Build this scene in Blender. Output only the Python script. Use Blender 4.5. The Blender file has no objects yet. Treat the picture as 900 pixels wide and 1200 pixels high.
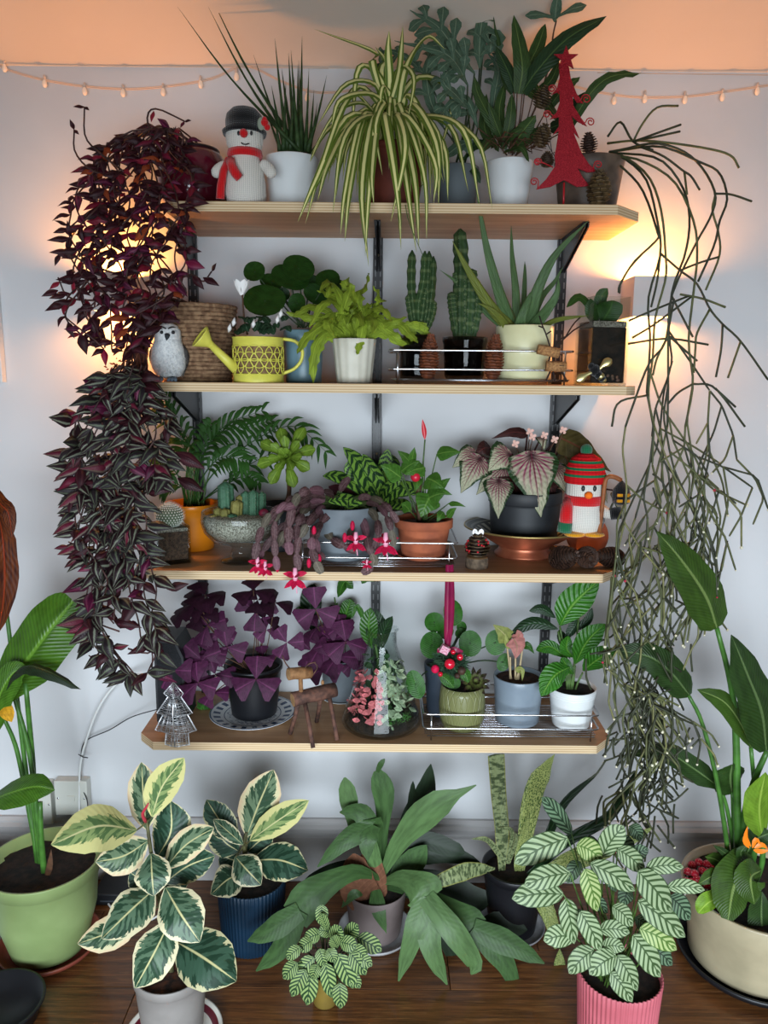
import bpy, bmesh, math, random
from mathutils import Vector, Matrix, noise as mnoise
PI = math.pi
rnd = random.Random(7)
sc = bpy.context.scene
COL = sc.collection
# ------------------------------------------------------------------ camera
EYE, PITCH, ROLL, F = 1.49, math.radians(9.9), math.radians(0.5), 900.0
R = Matrix.Rotation(PI/2 - PITCH, 3, 'X') @ Matrix.Rotation(ROLL, 3, 'Z')
CAM = Vector((0, 0, EYE))
cd = bpy.data.cameras.new('camera'); cam = bpy.data.objects.new('camera', cd); COL.objects.link(cam)
cd.sensor_fit = 'VERTICAL'; cd.sensor_height = 36; cd.lens = F/1200*36
cam.matrix_world = Matrix.Translation(CAM) @ R.to_4x4()
sc.camera = cam
# ------------------------------------------------------------------ world, lights, exposure
w = bpy.data.worlds.new('daylight'); sc.world = w; w.use_nodes = True
w.node_tree.nodes['Background'].inputs[0].default_value = (0.74, 0.87, 1.0, 1)
w.node_tree.nodes['Background'].inputs[1].default_value = 0.09
def area(name, loc, rot, size, sizey, power, col):
    l = bpy.data.lights.new(name, 'AREA'); l.shape = 'RECTANGLE'; l.size = size; l.size_y = sizey
    l.energy = power; l.color = col
    o = bpy.data.objects.new(name, l); COL.objects.link(o); o.location = loc; o.rotation_euler = rot
    return o
# daylight from the window behind and to the left of the viewer
win = area('window_daylight', (0.05, -1.35, 0.86), (math.radians(68), 0, math.radians(-1)), 2.5, 1.25, 73, (0.80, 0.91, 1.0))
win.data.spread = math.radians(112)
sc.view_settings.view_transform = 'Standard'; sc.view_settings.look = 'None'
sc.view_settings.gamma = 1; sc.view_settings.exposure = 0.27
sc.cycles.max_bounces = 8; sc.cycles.transparent_max_bounces = 16
sc.cycles.caustics_reflective = False; sc.cycles.caustics_refractive = False
sc.cycles.sample_clamp_indirect = 4

# ------------------------------------------------------------------ pixel helpers
WALL = 2.10
SF = 1.78          # front edge of the shelves
def W(px, py, Y):
    d = R @ Vector(((px-450)/F, (600-py)/F, -1.0))
    return CAM + d*(Y/d.y)
def FL(px, py, z):
    d = R @ Vector(((px-450)/F, (600-py)/F, -1.0))
    return CAM + d*((z-EYE)/d.z)
def mpp(p):        # metres per pixel at a point
    v = R.transposed() @ (Vector(p)-CAM)
    return -v.z/F
def PX(p):
    v = R.transposed() @ (Vector(p)-CAM)
    return (450+F*v.x/-v.z, 600-F*v.y/-v.z)
# ------------------------------------------------------------------ node helper
class S:
    def __init__(s, nt, k): s.nt, s.k = nt, k
    def m(s, op, *a):
        n = s.nt.nodes.new('ShaderNodeMath'); n.operation = op
        for i, x in enumerate((s,)+a):
            if isinstance(x, S): s.nt.links.new(x.k, n.inputs[i])
            else: n.inputs[i].default_value = x
        return S(s.nt, n.outputs[0])
    def __add__(s, o): return s.m('ADD', o)
    def __sub__(s, o): return s.m('SUBTRACT', o)
    def __mul__(s, o): return s.m('MULTIPLY', o)
    def __truediv__(s, o): return s.m('DIVIDE', o)
    def abs(s): return s.m('ABSOLUTE')
    def frac(s): return s.m('FRACT')
    def sin(s): return s.m('SINE')
    def gt(s, v): return s.m('GREATER_THAN', v)
    def mx(s, o): return s.m('MAXIMUM', o)
    def mn(s, o): return s.m('MINIMUM', o)
    def pw(s, o): return s.m('POWER', o)
    def sm(s, a, b, lo=0.0, hi=1.0):
        n = s.nt.nodes.new('ShaderNodeMapRange'); n.interpolation_type = 'SMOOTHSTEP'
        s.nt.links.new(s.k, n.inputs[0]); n.inputs[1].default_value = a; n.inputs[2].default_value = b
        n.inputs[3].default_value = lo; n.inputs[4].default_value = hi
        return S(s.nt, n.outputs[0])
def c4(c):
    return c if isinstance(c, S) else ((c[0], c[1], c[2], 1.0))
def hexc(h):
    h = h.lstrip('#'); r = []
    for i in (0, 2, 4):
        v = int(h[i:i+2], 16)/255.0
        r.append(v/12.92 if v <= 0.04045 else ((v+0.055)/1.055)**2.4)
    return tuple(r)
class M:
    """procedural material builder"""
    def __init__(s, name, rough=0.5, metal=0.0, spec=0.5, coat=0.0, trans=0.0, ior=1.45, sss=0.0):
        s.mat = bpy.data.materials.new(name); s.mat.use_nodes = True; s.nt = s.mat.node_tree
        s.b = s.nt.nodes['Principled BSDF']
        s.b.inputs['Roughness'].default_value = rough; s.b.inputs['Metallic'].default_value = metal
        s.b.inputs['Specular IOR Level'].default_value = spec; s.b.inputs['Coat Weight'].default_value = coat
        s.b.inputs['Transmission Weight'].default_value = trans; s.b.inputs['IOR'].default_value = ior
        if sss:
            s.b.inputs['Subsurface Weight'].default_value = sss
            s.b.inputs['Subsurface Scale'].default_value = 0.004
    def node(s, t, out=0, **ins):
        n = s.nt.nodes.new(t)
        for k, v in ins.items():
            k = k.replace('_', ' ')
            if isinstance(v, S): s.nt.links.new(v.k, n.inputs[k])
            else: n.inputs[k].default_value = v
        s.last = n
        return S(s.nt, n.outputs[out])
    def uv(s):
        n = s.nt.nodes.new('ShaderNodeTexCoord'); x = s.nt.nodes.new('ShaderNodeSeparateXYZ')
        s.nt.links.new(n.outputs['UV'], x.inputs[0]); s.uvs = S(s.nt, n.outputs['UV'])
        return S(s.nt, x.outputs[0]), S(s.nt, x.outputs[1])
    def obj(s):
        n = s.nt.nodes.new('ShaderNodeTexCoord'); return S(s.nt, n.outputs['Object'])
    def sep(s, v):
        x = s.nt.nodes.new('ShaderNodeSeparateXYZ'); s.nt.links.new(v.k, x.inputs[0])
        return [S(s.nt, x.outputs[i]) for i in range(3)]
    def comb(s, x, y, z):
        n = s.nt.nodes.new('ShaderNodeCombineXYZ')
        for i, v in enumerate((x, y, z)):
            if isinstance(v, S): s.nt.links.new(v.k, n.inputs[i])
            else: n.inputs[i].default_value = v
        return S(s.nt, n.outputs[0])
    def rand(s):
        n = s.nt.nodes.new('ShaderNodeObjectInfo'); return S(s.nt, n.outputs['Random'])
    def noise(s, vec, scale, detail=3.0, rough=0.5):
        return s.node('ShaderNodeTexNoise', Vector=vec, Scale=scale, Detail=detail, Roughness=rough)
    def mix(s, f, a, b):
        n = s.nt.nodes.new('ShaderNodeMix'); n.data_type = 'RGBA'
        for k, v in ((0, f), (6, a), (7, b)):
            if isinstance(v, S): s.nt.links.new(v.k, n.inputs[k])
            elif k == 0: n.inputs[0].default_value = v
            else: n.inputs[k].default_value = c4(v)
        return S(s.nt, n.outputs[2])
    def val(s, col, v):
        n = s.nt.nodes.new('ShaderNodeHueSaturation')
        if isinstance(col, S): s.nt.links.new(col.k, n.inputs['Color'])
        else: n.inputs['Color'].default_value = c4(col)
        if isinstance(v, S): s.nt.links.new(v.k, n.inputs['Value'])
        else: n.inputs['Value'].default_value = v
        return S(s.nt, n.outputs[0])
    def col(s, c):
        if isinstance(c, S): s.nt.links.new(c.k, s.b.inputs['Base Color'])
        else: s.b.inputs['Base Color'].default_value = c4(c)
        return s
    def set(s, k, v):
        if isinstance(v, S): s.nt.links.new(v.k, s.b.inputs[k])
        else: s.b.inputs[k].default_value = v
        return s
    def bump(s, h, strength=0.3, dist=0.002):
        n = s.nt.nodes.new('ShaderNodeBump'); s.nt.links.new(h.k, n.inputs['Height'])
        n.inputs['Strength'].default_value = strength; n.inputs['Distance'].default_value = dist
        s.nt.links.new(n.outputs[0], s.b.inputs['Normal']); return s
def simple(name, c1, c2=None, scale=30, rough=0.5, bump=0.0, bscale=None, **k):
    m = M(name, rough=rough, **k)
    if isinstance(c1, str): c1 = hexc(c1)
    if isinstance(c2, str): c2 = hexc(c2)
    o = m.obj(); n = m.noise(o, scale)
    m.col(m.mix(n.sm(0.3, 0.7), c1, c2) if c2 else c1)
    if bump: m.bump(m.noise(o, bscale or scale*3), bump)
    return m.mat
def leafmat(name, base, fn=None, rough=0.38, vary=0.16, rib=None, veins=0.0, vn=14, bumpv=0.25, under=None):
    """leaf: u across, v along; fn(m, u, v, s, rnd) gives the colour"""
    m = M(name, rough=rough+.06, spec=0.28)
    if isinstance(base, str): base = hexc(base)
    u, v = m.uv(); s = (u-0.5).abs()*2.0; r = m.rand()
    c = fn(m, u, v, s, r) if fn else m.mix(m.noise(m.comb(u*3.0, v*3.0, r*30.0), 2.0).sm(0.3, 0.75), base, tuple(x*0.62 for x in base))
    ve = (v*float(vn) - s*vn*0.18).m('MULTIPLY', 2*PI).sin()
    if veins: c = m.mix(ve.sm(0.75, 1.0)*veins, c, tuple(min(1, x*1.9+0.02) for x in base))
    if rib:
        if isinstance(rib, str): rib = hexc(rib)
        c = m.mix(s.sm(0.035, 0.09, 1.0, 0.0), c, rib)
    tn = m.nt.nodes.new('ShaderNodeMix'); tn.data_type = 'RGBA'; tn.blend_type = 'MULTIPLY'; tn.inputs[0].default_value = 1; tn.inputs[7].default_value = (1.12, 1.0, .80, 1)
    (m.nt.links.new(c.k, tn.inputs[6]) if isinstance(c, S) else setattr(tn.inputs[6], 'default_value', c4(c))); c = S(m.nt, tn.outputs[2])
    c = m.val(c, r*(2*vary)+(1.0-vary)); c.nt.nodes[-1].inputs['Saturation'].default_value = 1.0
    m.col(c)
    m.bump(ve + s.sm(0.0, 0.15)*1.5, bumpv, 0.001)
    # thin leaves let a little light through
    tr = m.nt.nodes.new('ShaderNodeBsdfTranslucent'); m.nt.links.new(c.k, tr.inputs[0])
    ms = m.nt.nodes.new('ShaderNodeMixShader'); ms.inputs[0].default_value = 0.12
    out = m.nt.nodes['Material Output']
    m.nt.links.new(m.b.outputs[0], ms.inputs[1]); m.nt.links.new(tr.outputs[0], ms.inputs[2])
    m.nt.links.new(ms.outputs[0], out.inputs[0])
    return m.mat
# ------------------------------------------------------------------ scene tree helpers
class Thing:
    def __init__(s, name, label, cat, loc, group=None, kind=None):
        s.o = bpy.data.objects.new(name, None); COL.objects.link(s.o)
        s.o.empty_display_size = 0.02
        s.loc = Vector(loc); s.o.location = s.loc; s.Y = s.loc.y
        if label: s.o['label'] = label
        if cat: s.o['category'] = cat
        if group: s.o['group'] = group
        if kind: s.o['kind'] = kind
    def part(s, name, g, mat, parent=None, label=None, smooth=True, kind=None):
        o = bpy.data.objects.new(name, g.mesh(name, mat, s.loc, smooth)); COL.objects.link(o)
        o.parent = parent or s.o
        if label: o['label'] = label
        if kind: o['kind'] = kind
        return o
    def inst(s, name, mesh, mw, parent=None, label=None):
        o = bpy.data.objects.new(name, mesh); COL.objects.link(o); o.parent = parent or s.o
        o.matrix_local = Matrix.Translation(-s.loc) @ mw
        if label: o['label'] = label
        return o
def single(name, g, mat, label, cat, group=None, loc=None, smooth=True, kind=None):
    c = Vector(loc) if loc is not None else sum((Vector(v) for v in g.v), Vector())/len(g.v)
    o = bpy.data.objects.new(name, g.mesh(name, mat, c, smooth)); COL.objects.link(o); o.location = c
    if label: o['label'] = label
    if cat: o['category'] = cat
    if group: o['group'] = group
    if kind: o['kind'] = kind
    return o
class G:
    """geometry collector in world coordinates"""
    def __init__(s): s.v = []; s.f = []; s.uv = []; s.mi = []; s.cur = 0
    def add(s, vs, fs, uvs=None):
        b = len(s.v); s.v += [Vector(x) for x in vs]
        s.uv += list(uvs) if uvs else [(0.5, 0.5)]*len(vs)
        for f in fs: s.f.append(tuple(i+b for i in f)); s.mi.append(s.cur)
        return s
    def mesh(s, name, mat, off, smooth=True):
        me = bpy.data.meshes.new(name)
        me.from_pydata([v-off for v in s.v], [], s.f)
        for m in (mat if isinstance(mat, (list, tuple)) else [mat]): me.materials.append(m)
        ul = me.uv_layers.new(name='UVMap').data
        li = [l.vertex_index for l in me.loops]
        flat = []
        for i in li: flat += s.uv[i]
        ul.foreach_set('uv', flat)
        if max(s.mi or [0]): me.polygons.foreach_set('material_index', s.mi)
        if smooth: me.polygons.foreach_set('use_smooth', [True]*len(me.polygons))
        me.update(); return me
    def tube(s, pts, r, seg=6, cap=True):
        pts = [Vector(p) for p in pts]; n = len(pts)
        rr = r if isinstance(r, (list, tuple)) else [r]*n
        T = [((pts[min(i+1, n-1)]-pts[max(i-1, 0)]).normalized()) for i in range(n)]
        up = Vector((0, 0, 1)) if abs(T[0].z) < 0.9 else Vector((1, 0, 0))
        vs = []; fs = []; uv = []
        nrm = (up - T[0]*up.dot(T[0])).normalized()
        for i in range(n):
            nrm = (nrm - T[i]*nrm.dot(T[i]))
            nrm = nrm.normalized() if nrm.length > 1e-6 else T[i].orthogonal().normalized()
            bi = T[i].cross(nrm)
            for k in range(seg):
                a = 2*PI*k/seg
                vs.append(pts[i] + (nrm*math.cos(a)+bi*math.sin(a))*rr[i]); uv.append((k/seg, i/max(1, n-1)))
        for i in range(n-1):
            for k in range(seg):
                k2 = (k+1) % seg
                fs.append((i*seg+k, i*seg+k2, (i+1)*seg+k2, (i+1)*seg+k))
        if cap:
            fs.append(tuple(range(seg-1, -1, -1))); fs.append(tuple((n-1)*seg+k for k in range(seg)))
        return s.add(vs, fs, uv)
    def lathe(s, prof, c, seg=40, closed_top=False, closed_bot=True, rib=None, sx=1, sy=1, mtx=None, pw=2):
        """prof: (r, z) rows, c: centre at z=0; rib=(n, amp) flutes the wall; pw>2 squares it off"""
        c = Vector(c); vs = []; fs = []; uv = []
        for j, (r, z) in enumerate(prof):
            for k in range(seg):
                a = 2*PI*k/seg; q = r
                if rib: q = r*(1+rib[1]*math.cos(rib[0]*a))
                ca, sa = math.cos(a), math.sin(a)
                if pw != 2:
                    d = (abs(ca)**pw+abs(sa)**pw)**(1/pw); ca, sa = ca/d, sa/d
                p = Vector((ca*q*sx, sa*q*sy, z))
                if mtx: p = mtx @ p
                vs.append(c+p); uv.append((k/seg, j/(len(prof)-1)))
        for j in range(len(prof)-1):
            for k in range(seg):
                k2 = (k+1) % seg; fs.append((j*seg+k, j*seg+k2, (j+1)*seg+k2, (j+1)*seg+k))
        if closed_bot: fs.append(tuple(range(seg-1, -1, -1)))
        if closed_top: fs.append(tuple((len(prof)-1)*seg+k for k in range(seg)))
        return s.add(vs, fs, uv)
    def ball(s, c, r, seg=14, rings=9, mtx=None):
        rx, ry, rz = r if isinstance(r, (tuple, list)) else (r, r, r)
        c = Vector(c); vs = []; uv = []; fs = []
        for j in range(rings+1):
            t = PI*j/rings
            for k in range(seg):
                a = 2*PI*k/seg
                p = Vector((rx*math.sin(t)*math.cos(a), ry*math.sin(t)*math.sin(a), rz*math.cos(t)))
                if mtx: p = mtx @ p
                vs.append(c+p); uv.append((k/seg, j/rings))
        for j in range(rings):
            for k in range(seg):
                k2 = (k+1) % seg; fs.append((j*seg+k, (j+1)*seg+k, (j+1)*seg+k2, j*seg+k2))
        return s.add(vs, fs, uv)
    def box(s, lo, hi, bev=0.0, mtx=None, c=None):
        x0, y0, z0 = lo; x1, y1, z1 = hi
        bm = bmesh.new(); bmesh.ops.create_cube(bm, size=1)
        for v in bm.verts:
            v.co = Vector((x0+(v.co.x+.5)*(x1-x0), y0+(v.co.y+.5)*(y1-y0), z0+(v.co.z+.5)*(z1-z0)))
        if bev: bmesh.ops.bevel(bm, geom=bm.edges[:], offset=bev, segments=2, affect='EDGES', profile=0.6)
        bm.verts.index_update()
        vs = [v.co.copy() for v in bm.verts]
        if mtx: vs = [mtx @ v for v in vs]
        if c is not None: vs = [v+Vector(c) for v in vs]
        s.add(vs, [tuple(v.index for v in f.verts) for f in bm.faces]); bm.free()
        return s
    def prism(s, outline, th, nrm=(0, -1, 0), chamf=0):
        """outline: world points in a plane; extruded th along -nrm"""
        n = Vector(nrm).normalized(); k = len(outline); o = [Vector(p) for p in outline]
        vs = [p for p in o] + [p-n*th for p in o]
        fs = [tuple(range(k)), tuple(range(2*k-1, k-1, -1))]
        for i in range(k): fs.append((i, i+k, (i+1) % k+k, (i+1) % k))
        bm = bmesh.new(); bv = [bm.verts.new(p) for p in vs]
        for f in fs: bm.faces.new([bv[i] for i in f])
        bmesh.ops.recalc_face_normals(bm, faces=bm.faces[:])
        bmesh.ops.triangulate(bm, faces=[f for f in bm.faces if len(f.verts) > 4])
        bm.verts.index_update()
        s.add([v.co.copy() for v in bm.verts], [tuple(v.index for v in f.verts) for f in bm.faces]); bm.free()
        return s
    def leaf(s, pts, w, prof='oval', nrm=(0, -1, 0.35), n=9, m=4, fold=0.12, wave=0.0, wf=5, thick=0.0, lobes=0.0, ln=5, twist=0.0, cup=0.0, seed=0):
        """blade along a smooth curve through pts (world); w = full width in metres"""
        C = smooth(pts, n); P = PROF[prof] if isinstance(prof, str) else prof
        N0 = Vector(nrm).normalized(); vs = []; uv = []; fs = []; bvs = []
        L = sum((C[i+1]-C[i]).length for i in range(n))
        for i in range(n+1):
            t = i/n
            T = (C[min(i+1, n)]-C[max(i-1, 0)]).normalized()
            Sd = T.cross(N0)
            if Sd.length < 0.05: Sd = T.cross(Vector((1, 0.2, 0)))
            Sd.normalize()
            if twist: Sd = Matrix.Rotation(twist*t, 3, T) @ Sd
            N = Sd.cross(T).normalized()
            hw = w*0.5*interp(P, t)
            for j in range(m+1):
                q = -1+2*j/m
                ww = hw
                if lobes:
                    ph = (t*ln+seed*0.37) % 1.0
                    ww = hw*(1-lobes*(0.5+0.5*math.cos(2*PI*ph)))
                dz = -fold*abs(q)*hw + cup*q*q*hw
                if wave: dz += wave*w*math.sin(t*wf*2*PI + (1.3 if q > 0 else 0)+seed)*abs(q)
                p = C[i] + Sd*q*ww + N*dz
                if thick:
                    e = thick*math.sqrt(max(0, 1-q*q))*max(0.15, interp(P, t))
                    bvs.append(p - N*e); p = p + N*e
                vs.append(p); uv.append(((q+1)/2, t))
        k = m+1
        for i in range(n):
            for j in range(m): fs.append((i*k+j, i*k+j+1, (i+1)*k+j+1, (i+1)*k+j))
        if thick:
            b = len(vs); vs += bvs; uv += uv[:b]
            for i in range(n):
                for j in range(m): fs.append((b+i*k+j, b+(i+1)*k+j, b+(i+1)*k+j+1, b+i*k+j+1))
                fs.append((i*k, (i+1)*k, b+(i+1)*k, b+i*k)); fs.append((i*k+m, b+i*k+m, b+(i+1)*k+m, (i+1)*k+m))
        return s.add(vs, fs, uv)
def interp(P, t):
    for i in range(len(P)-1):
        a, b = P[i], P[i+1]
        if t <= b[0]:
            x = (t-a[0])/(b[0]-a[0]); x = x*x*(3-2*x)*0.5+x*0.5
            return a[1]+(b[1]-a[1])*x
    return P[-1][1]
PROF = {
 'oval':  [(0,.05),(.12,.5),(.3,.9),(.5,1),(.7,.9),(.88,.5),(1,.02)],
 'ovate': [(0,.12),(.1,.6),(.25,.95),(.38,1),(.6,.78),(.82,.36),(1,.01)],
 'round': [(0,.12),(.08,.55),(.25,.92),(.5,1),(.75,.86),(.92,.5),(1,.08)],
 'lance': [(0,.12),(.2,.75),(.38,1),(.6,.85),(.8,.48),(1,.01)],
 'strap': [(0,.55),(.2,.85),(.5,1),(.75,.8),(.92,.4),(1,.02)],
 'grass': [(0,.7),(.3,1),(.6,.8),(.85,.4),(1,.02)],
 'spear': [(0,1),(.5,.85),(.85,.5),(1,.02)],
 'aloe':  [(0,1),(.15,.95),(.5,.68),(.8,.35),(1,.02)],
 'heart': [(0,.3),(.06,.85),(.2,1),(.45,.85),(.75,.42),(1,.02)],
 'paddle':[(0,.08),(.08,.16),(.2,.6),(.45,1),(.7,.9),(.9,.5),(1,.05)],
 'club':  [(0,.25),(.3,.4),(.7,1),(.88,.85),(1,.1)],
 'tri':   [(0,.03),(.5,.5),(.85,.98),(.95,1),(1,.8)],
 'seg':   [(0,.4),(.2,.85),(.5,1),(.8,.85),(1,.45)],
}
def smooth(pts, n):
    """catmull-rom through pts sampled n+1 times"""
    P = [Vector(p) for p in pts]
    if len(P) == 2: return [P[0].lerp(P[1], i/n) for i in range(n+1)]
    E = [P[0]*2-P[1]] + P + [P[-1]*2-P[-2]]; k = len(P)-1; out = []
    for i in range(n+1):
        x = i/n*k; a = min(int(x), k-1); t = x-a
        p0, p1, p2, p3 = E[a:a+4]
        out.append(0.5*((2*p1)+(p2-p0)*t+(2*p0-5*p1+4*p2-p3)*t*t+(3*p1-p0-3*p2+p3)*t*t*t))
    return out
def basis(p, d, n, sx, sy, sz=None):
    """matrix placing a unit leaf (length along +Y, normal +Z)"""
    d = Vector(d).normalized(); s_ = d.cross(Vector(n))
    if s_.length < 1e-3: s_ = d.orthogonal()
    s_.normalize(); nn = s_.cross(d)
    m = Matrix((( s_.x*sx, d.x*sy, nn.x*(sz or sy)), (s_.y*sx, d.y*sy, nn.y*(sz or sy)), (s_.z*sx, d.z*sy, nn.z*(sz or sy)))).to_4x4()
    m.translation = p; return m
def unit_leaf(name, mat, prof='oval', fold=0.15, bend=0.2, n=6, m=4, wave=0):
    g = G().leaf([(0, 0, 0), (0, .5, bend*.5), (0, 1, -bend)], 1.0, prof, (0, 0, 1), n, m, fold, wave)
    return g.mesh(name, mat, Vector())
# ================================================================== materials
def wood_ply(name, c1, c2, sc=(2, 30, 30)):
    m = M(name, rough=0.5); o = m.obj(); x, y, z = m.sep(o)
    n = m.noise(m.comb(x*sc[0], y*sc[1], z*sc[2]), 1.5, 5, 0.6)
    n2 = m.noise(m.comb(x*0.8, y*5.0, z*5.0), 3.0)
    m.col(m.mix(n2.sm(0.35, 0.7)*0.5, m.mix(n.sm(0.3, 0.7), c1, c2), tuple(v*0.75 for v in c2))); m.bump(n, 0.12, 0.001)
    return m.mat
m_ply = wood_ply('birch_ply_face', hexc('c39a72'), hexc('a87f58'))
def ply_edge():
    m = M('birch_ply_edge', rough=0.7); o = m.obj(); x, y, z = m.sep(o)
    l = (z*1100.0).sin().sm(-0.2, 0.6)
    n = m.noise(m.comb(x*8.0, y*8.0, z*300.0), 2.0)
    m.col(m.mix(l*0.6+n*0.3, hexc('dfc9a4'), hexc('a98256'))); return m.mat
m_edge = ply_edge()
def wallm(name, c, c2):
    m = M(name, rough=0.75, spec=0.3); o = m.obj()
    m.col(m.mix(m.noise(o, 2.2, 5).sm(0.35, 0.7), c, c2)); m.bump(m.noise(o, 38, 4), 0.12, 0.002); return m.mat
m_wall = wallm('painted_wall', hexc('d2d3d5'), hexc('cacbcd'))
m_ceil = wallm('painted_ceiling', hexc('e2d3c4'), hexc('dccdbd'))
m_trim = wallm('painted_trim', hexc('bcb9b8'), hexc('b1aeae'))
m_black = simple('black_steel', (0.012, 0.012, 0.014), rough=0.38, spec=0.5)
m_slot = simple('slot_hole', (0.16, 0.16, 0.165), rough=0.6)
m_chrome = M('chrome_wire', rough=0.22, metal=1.0).col((0.62, 0.63, 0.66)).mat
def floorm():
    m = M('bamboo_floorboard', rough=0.33, coat=0.12); o = m.obj(); x, y, z = m.sep(o); r = m.rand()
    n = m.noise(m.comb(x*2.2+r*20.0, y*45.0, r*9.0), 2.0, 6, 0.65)
    n2 = m.noise(m.comb(x*7.0+r*9.0, y*140.0, r), 2.0, 3, 0.6)
    c = m.mix(n.sm(0.3, 0.7), hexc('6f4524'), hexc('402614'))
    c = m.mix(n2.sm(0.5, 0.75)*0.45, c, hexc('94663a'))
    m.col(m.val(c, r*0.35+0.85)); m.bump(n2, 0.08, 0.0006); return m.mat
m_floor = floorm()
m_soil = simple('potting_soil', '2a1c13', '0e0906', 60, 0.95, bump=1.0, bscale=90)
m_soilred = simple('soil_reddish', '4a2a1a', '1a0e08', 60, 0.95, bump=1.0, bscale=90)
m_white = simple('white_ceramic', 'd9dcdc', rough=0.25)
def glassm(name='clear_glass', col=(0.93, 0.96, 0.95), rough=0.02):
    m = M(name, rough=rough, trans=1.0, ior=1.45); m.col(col)
    # thin glass: mix with transparency so contents stay lit
    tr = m.nt.nodes.new('ShaderNodeBsdfTransparent'); tr.inputs[0].default_value = c4(col)
    gl = m.nt.nodes.new('ShaderNodeBsdfGlossy'); gl.inputs['Roughness'].default_value = 0.03
    fr = m.nt.nodes.new('ShaderNodeLayerWeight'); fr.inputs[0].default_value = 0.5
    ms = m.nt.nodes.new('ShaderNodeMixShader')
    m.nt.links.new((S(m.nt, fr.outputs[1]).pw(3.0)*0.95+0.018).k, ms.inputs[0])
    m.nt.links.new(tr.outputs[0], ms.inputs[1]); m.nt.links.new(gl.outputs[0], ms.inputs[2])
    m.nt.links.new(ms.outputs[0], m.nt.nodes['Material Output'].inputs[0])
    return m.mat
m_glass = glassm()
# ================================================================== room
ZC = W(450, 81, WALL).z      # where wall meets ceiling
XL, XR = -2.3, 2.3
def struct(name, g, mat, smooth=False):
    return single(name, g, mat, None, None, kind='structure', loc=(0, 0, 0), smooth=smooth)
struct('wall_back', G().box((XL-.1, WALL, -.05), (XR+.1, WALL+.1, ZC+.02)), m_wall)
struct('wall_left', G().box((XL-.1, -2.4, -.05), (XL, WALL, 3.4)), m_wall)
struct('wall_right', G().box((XR, -2.4, -.05), (XR+.1, WALL, 3.4)), m_wall)
# sloping ceiling, rising from the wall towards the viewer
sl = math.tan(math.radians(17)); y0 = WALL; y1 = -2.4
zf = ZC+(y0-y1)*sl
struct('ceiling', G().add([(XL-.1, y0, ZC), (XR+.1, y0, ZC), (XR+.1, y1, zf), (XL-.1, y1, zf),
    (XL-.1, y0, ZC+.1), (XR+.1, y0, ZC+.1), (XR+.1, y1, zf+.1), (XL-.1, y1, zf+.1)],
    [(0, 1, 2, 3), (7, 6, 5, 4), (0, 4, 5, 1), (1, 5, 6, 2), (2, 6, 7, 3), (3, 7, 4, 0)]), m_ceil)
# floor: sub floor and boards as its pieces
fl = struct('floor', G().box((XL, -2.4, -.06), (XR, WALL, -.014)), simple('subfloor', (0.03, 0.02, 0.015)))
pw = 0.137; k = 0
y = WALL-0.02
row = 0
while y > 0.2:
    off = [-0.35, 0.42, 0.175, -0.6, 0.8][row % 5]
    cuts = [XL]+[c for c in (off-1.2, off, off+1.2) if XL+.1 < c < XR-.1]+[XR]
    for a, b in zip(cuts[:-1], cuts[1:]):
        g = G().box((a+.0008, y-pw+.0008, -.014), (b-.0008, y-.0008, 0.0), bev=0.0012)
        o = bpy.data.objects.new('floorboard', g.mesh('floorboard', m_floor, Vector((0, 0, 0)), False))
        COL.objects.link(o); o.parent = fl
    y -= pw; row += 1
# skirting board with moulded top
zs = W(450, 963, WALL-.02).z
prof = [(0, 0), (.020, 0), (.020, zs-.055), (.013, zs-.050), (.013, zs-.042), (.026, zs-.036), (.028, zs-.022), (.018, zs-.014), (.018, zs-.008), (.010, zs), (0, zs)]
g = G(); n = len(prof)
vs = [(XL, WALL-p[0], p[1]) for p in prof]+[(XR, WALL-p[0], p[1]) for p in prof]
g.add(vs, [(i, i+n, i+1+n, i+1) for i in range(n-1)])
struct('baseboard_back', g, m_trim)
# ================================================================== shelves
m_rail = m_black
def shelf(pyt, x0, x1, label, thick=0.021, ch=(0.05, 0.05), front=SF):
    zt = W(450, pyt, front).z
    a = W(x0, pyt, front).x; b = W(x1, pyt, front).x
    c0, c1 = ch
    out = [(a+c0, front, zt), (b-c1, front, zt), (b, front+c1*1.1, zt), (b, WALL-.004, zt), (a, WALL-.004, zt), (a, front+c0*1.1, zt)]
    g = G(); k = len(out)
    bm = bmesh.new(); top = [bm.verts.new(p) for p in out]; bot = [bm.verts.new((p[0], p[1], zt-thick)) for p in out]
    fs = [bm.faces.new(top), bm.faces.new(bot[::-1])]
    for i in range(k): f = bm.faces.new((top[i], bot[i], bot[(i+1) % k], top[(i+1) % k])); f.material_index = 1
    bmesh.ops.recalc_face_normals(bm, faces=bm.faces[:])
    me = bpy.data.meshes.new('shelf_board'); bm.to_mesh(me); bm.free()
    me.materials.append(m_ply); me.materials.append(m_edge)
    o = bpy.data.objects.new('wall_shelf', me); COL.objects.link(o)
    o['label'] = label; o['category'] = 'shelf'; o['group'] = 'plywood shelves on the wall'
    return zt
Z1 = shelf(237.5, 192, 762, 'topmost plywood shelf, under the snowman and the red tree', ch=(.02, .07))
Z2 = shelf(450, 142, 750, 'second plywood shelf from the top, under the yellow watering can', ch=(.02, .03))
Z3 = shelf(671, 152, 734, 'third plywood shelf from the top, under the penguin and orange pot', ch=(.045, .055))
Z4 = shelf(872, 158, 721, 'lowest plywood shelf, under the conical glass terrarium', ch=(.045, .045))
TH = 0.021
ZS = {1: Z1, 2: Z2, 3: Z3, 4: Z4, 0: 0.0}
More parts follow.
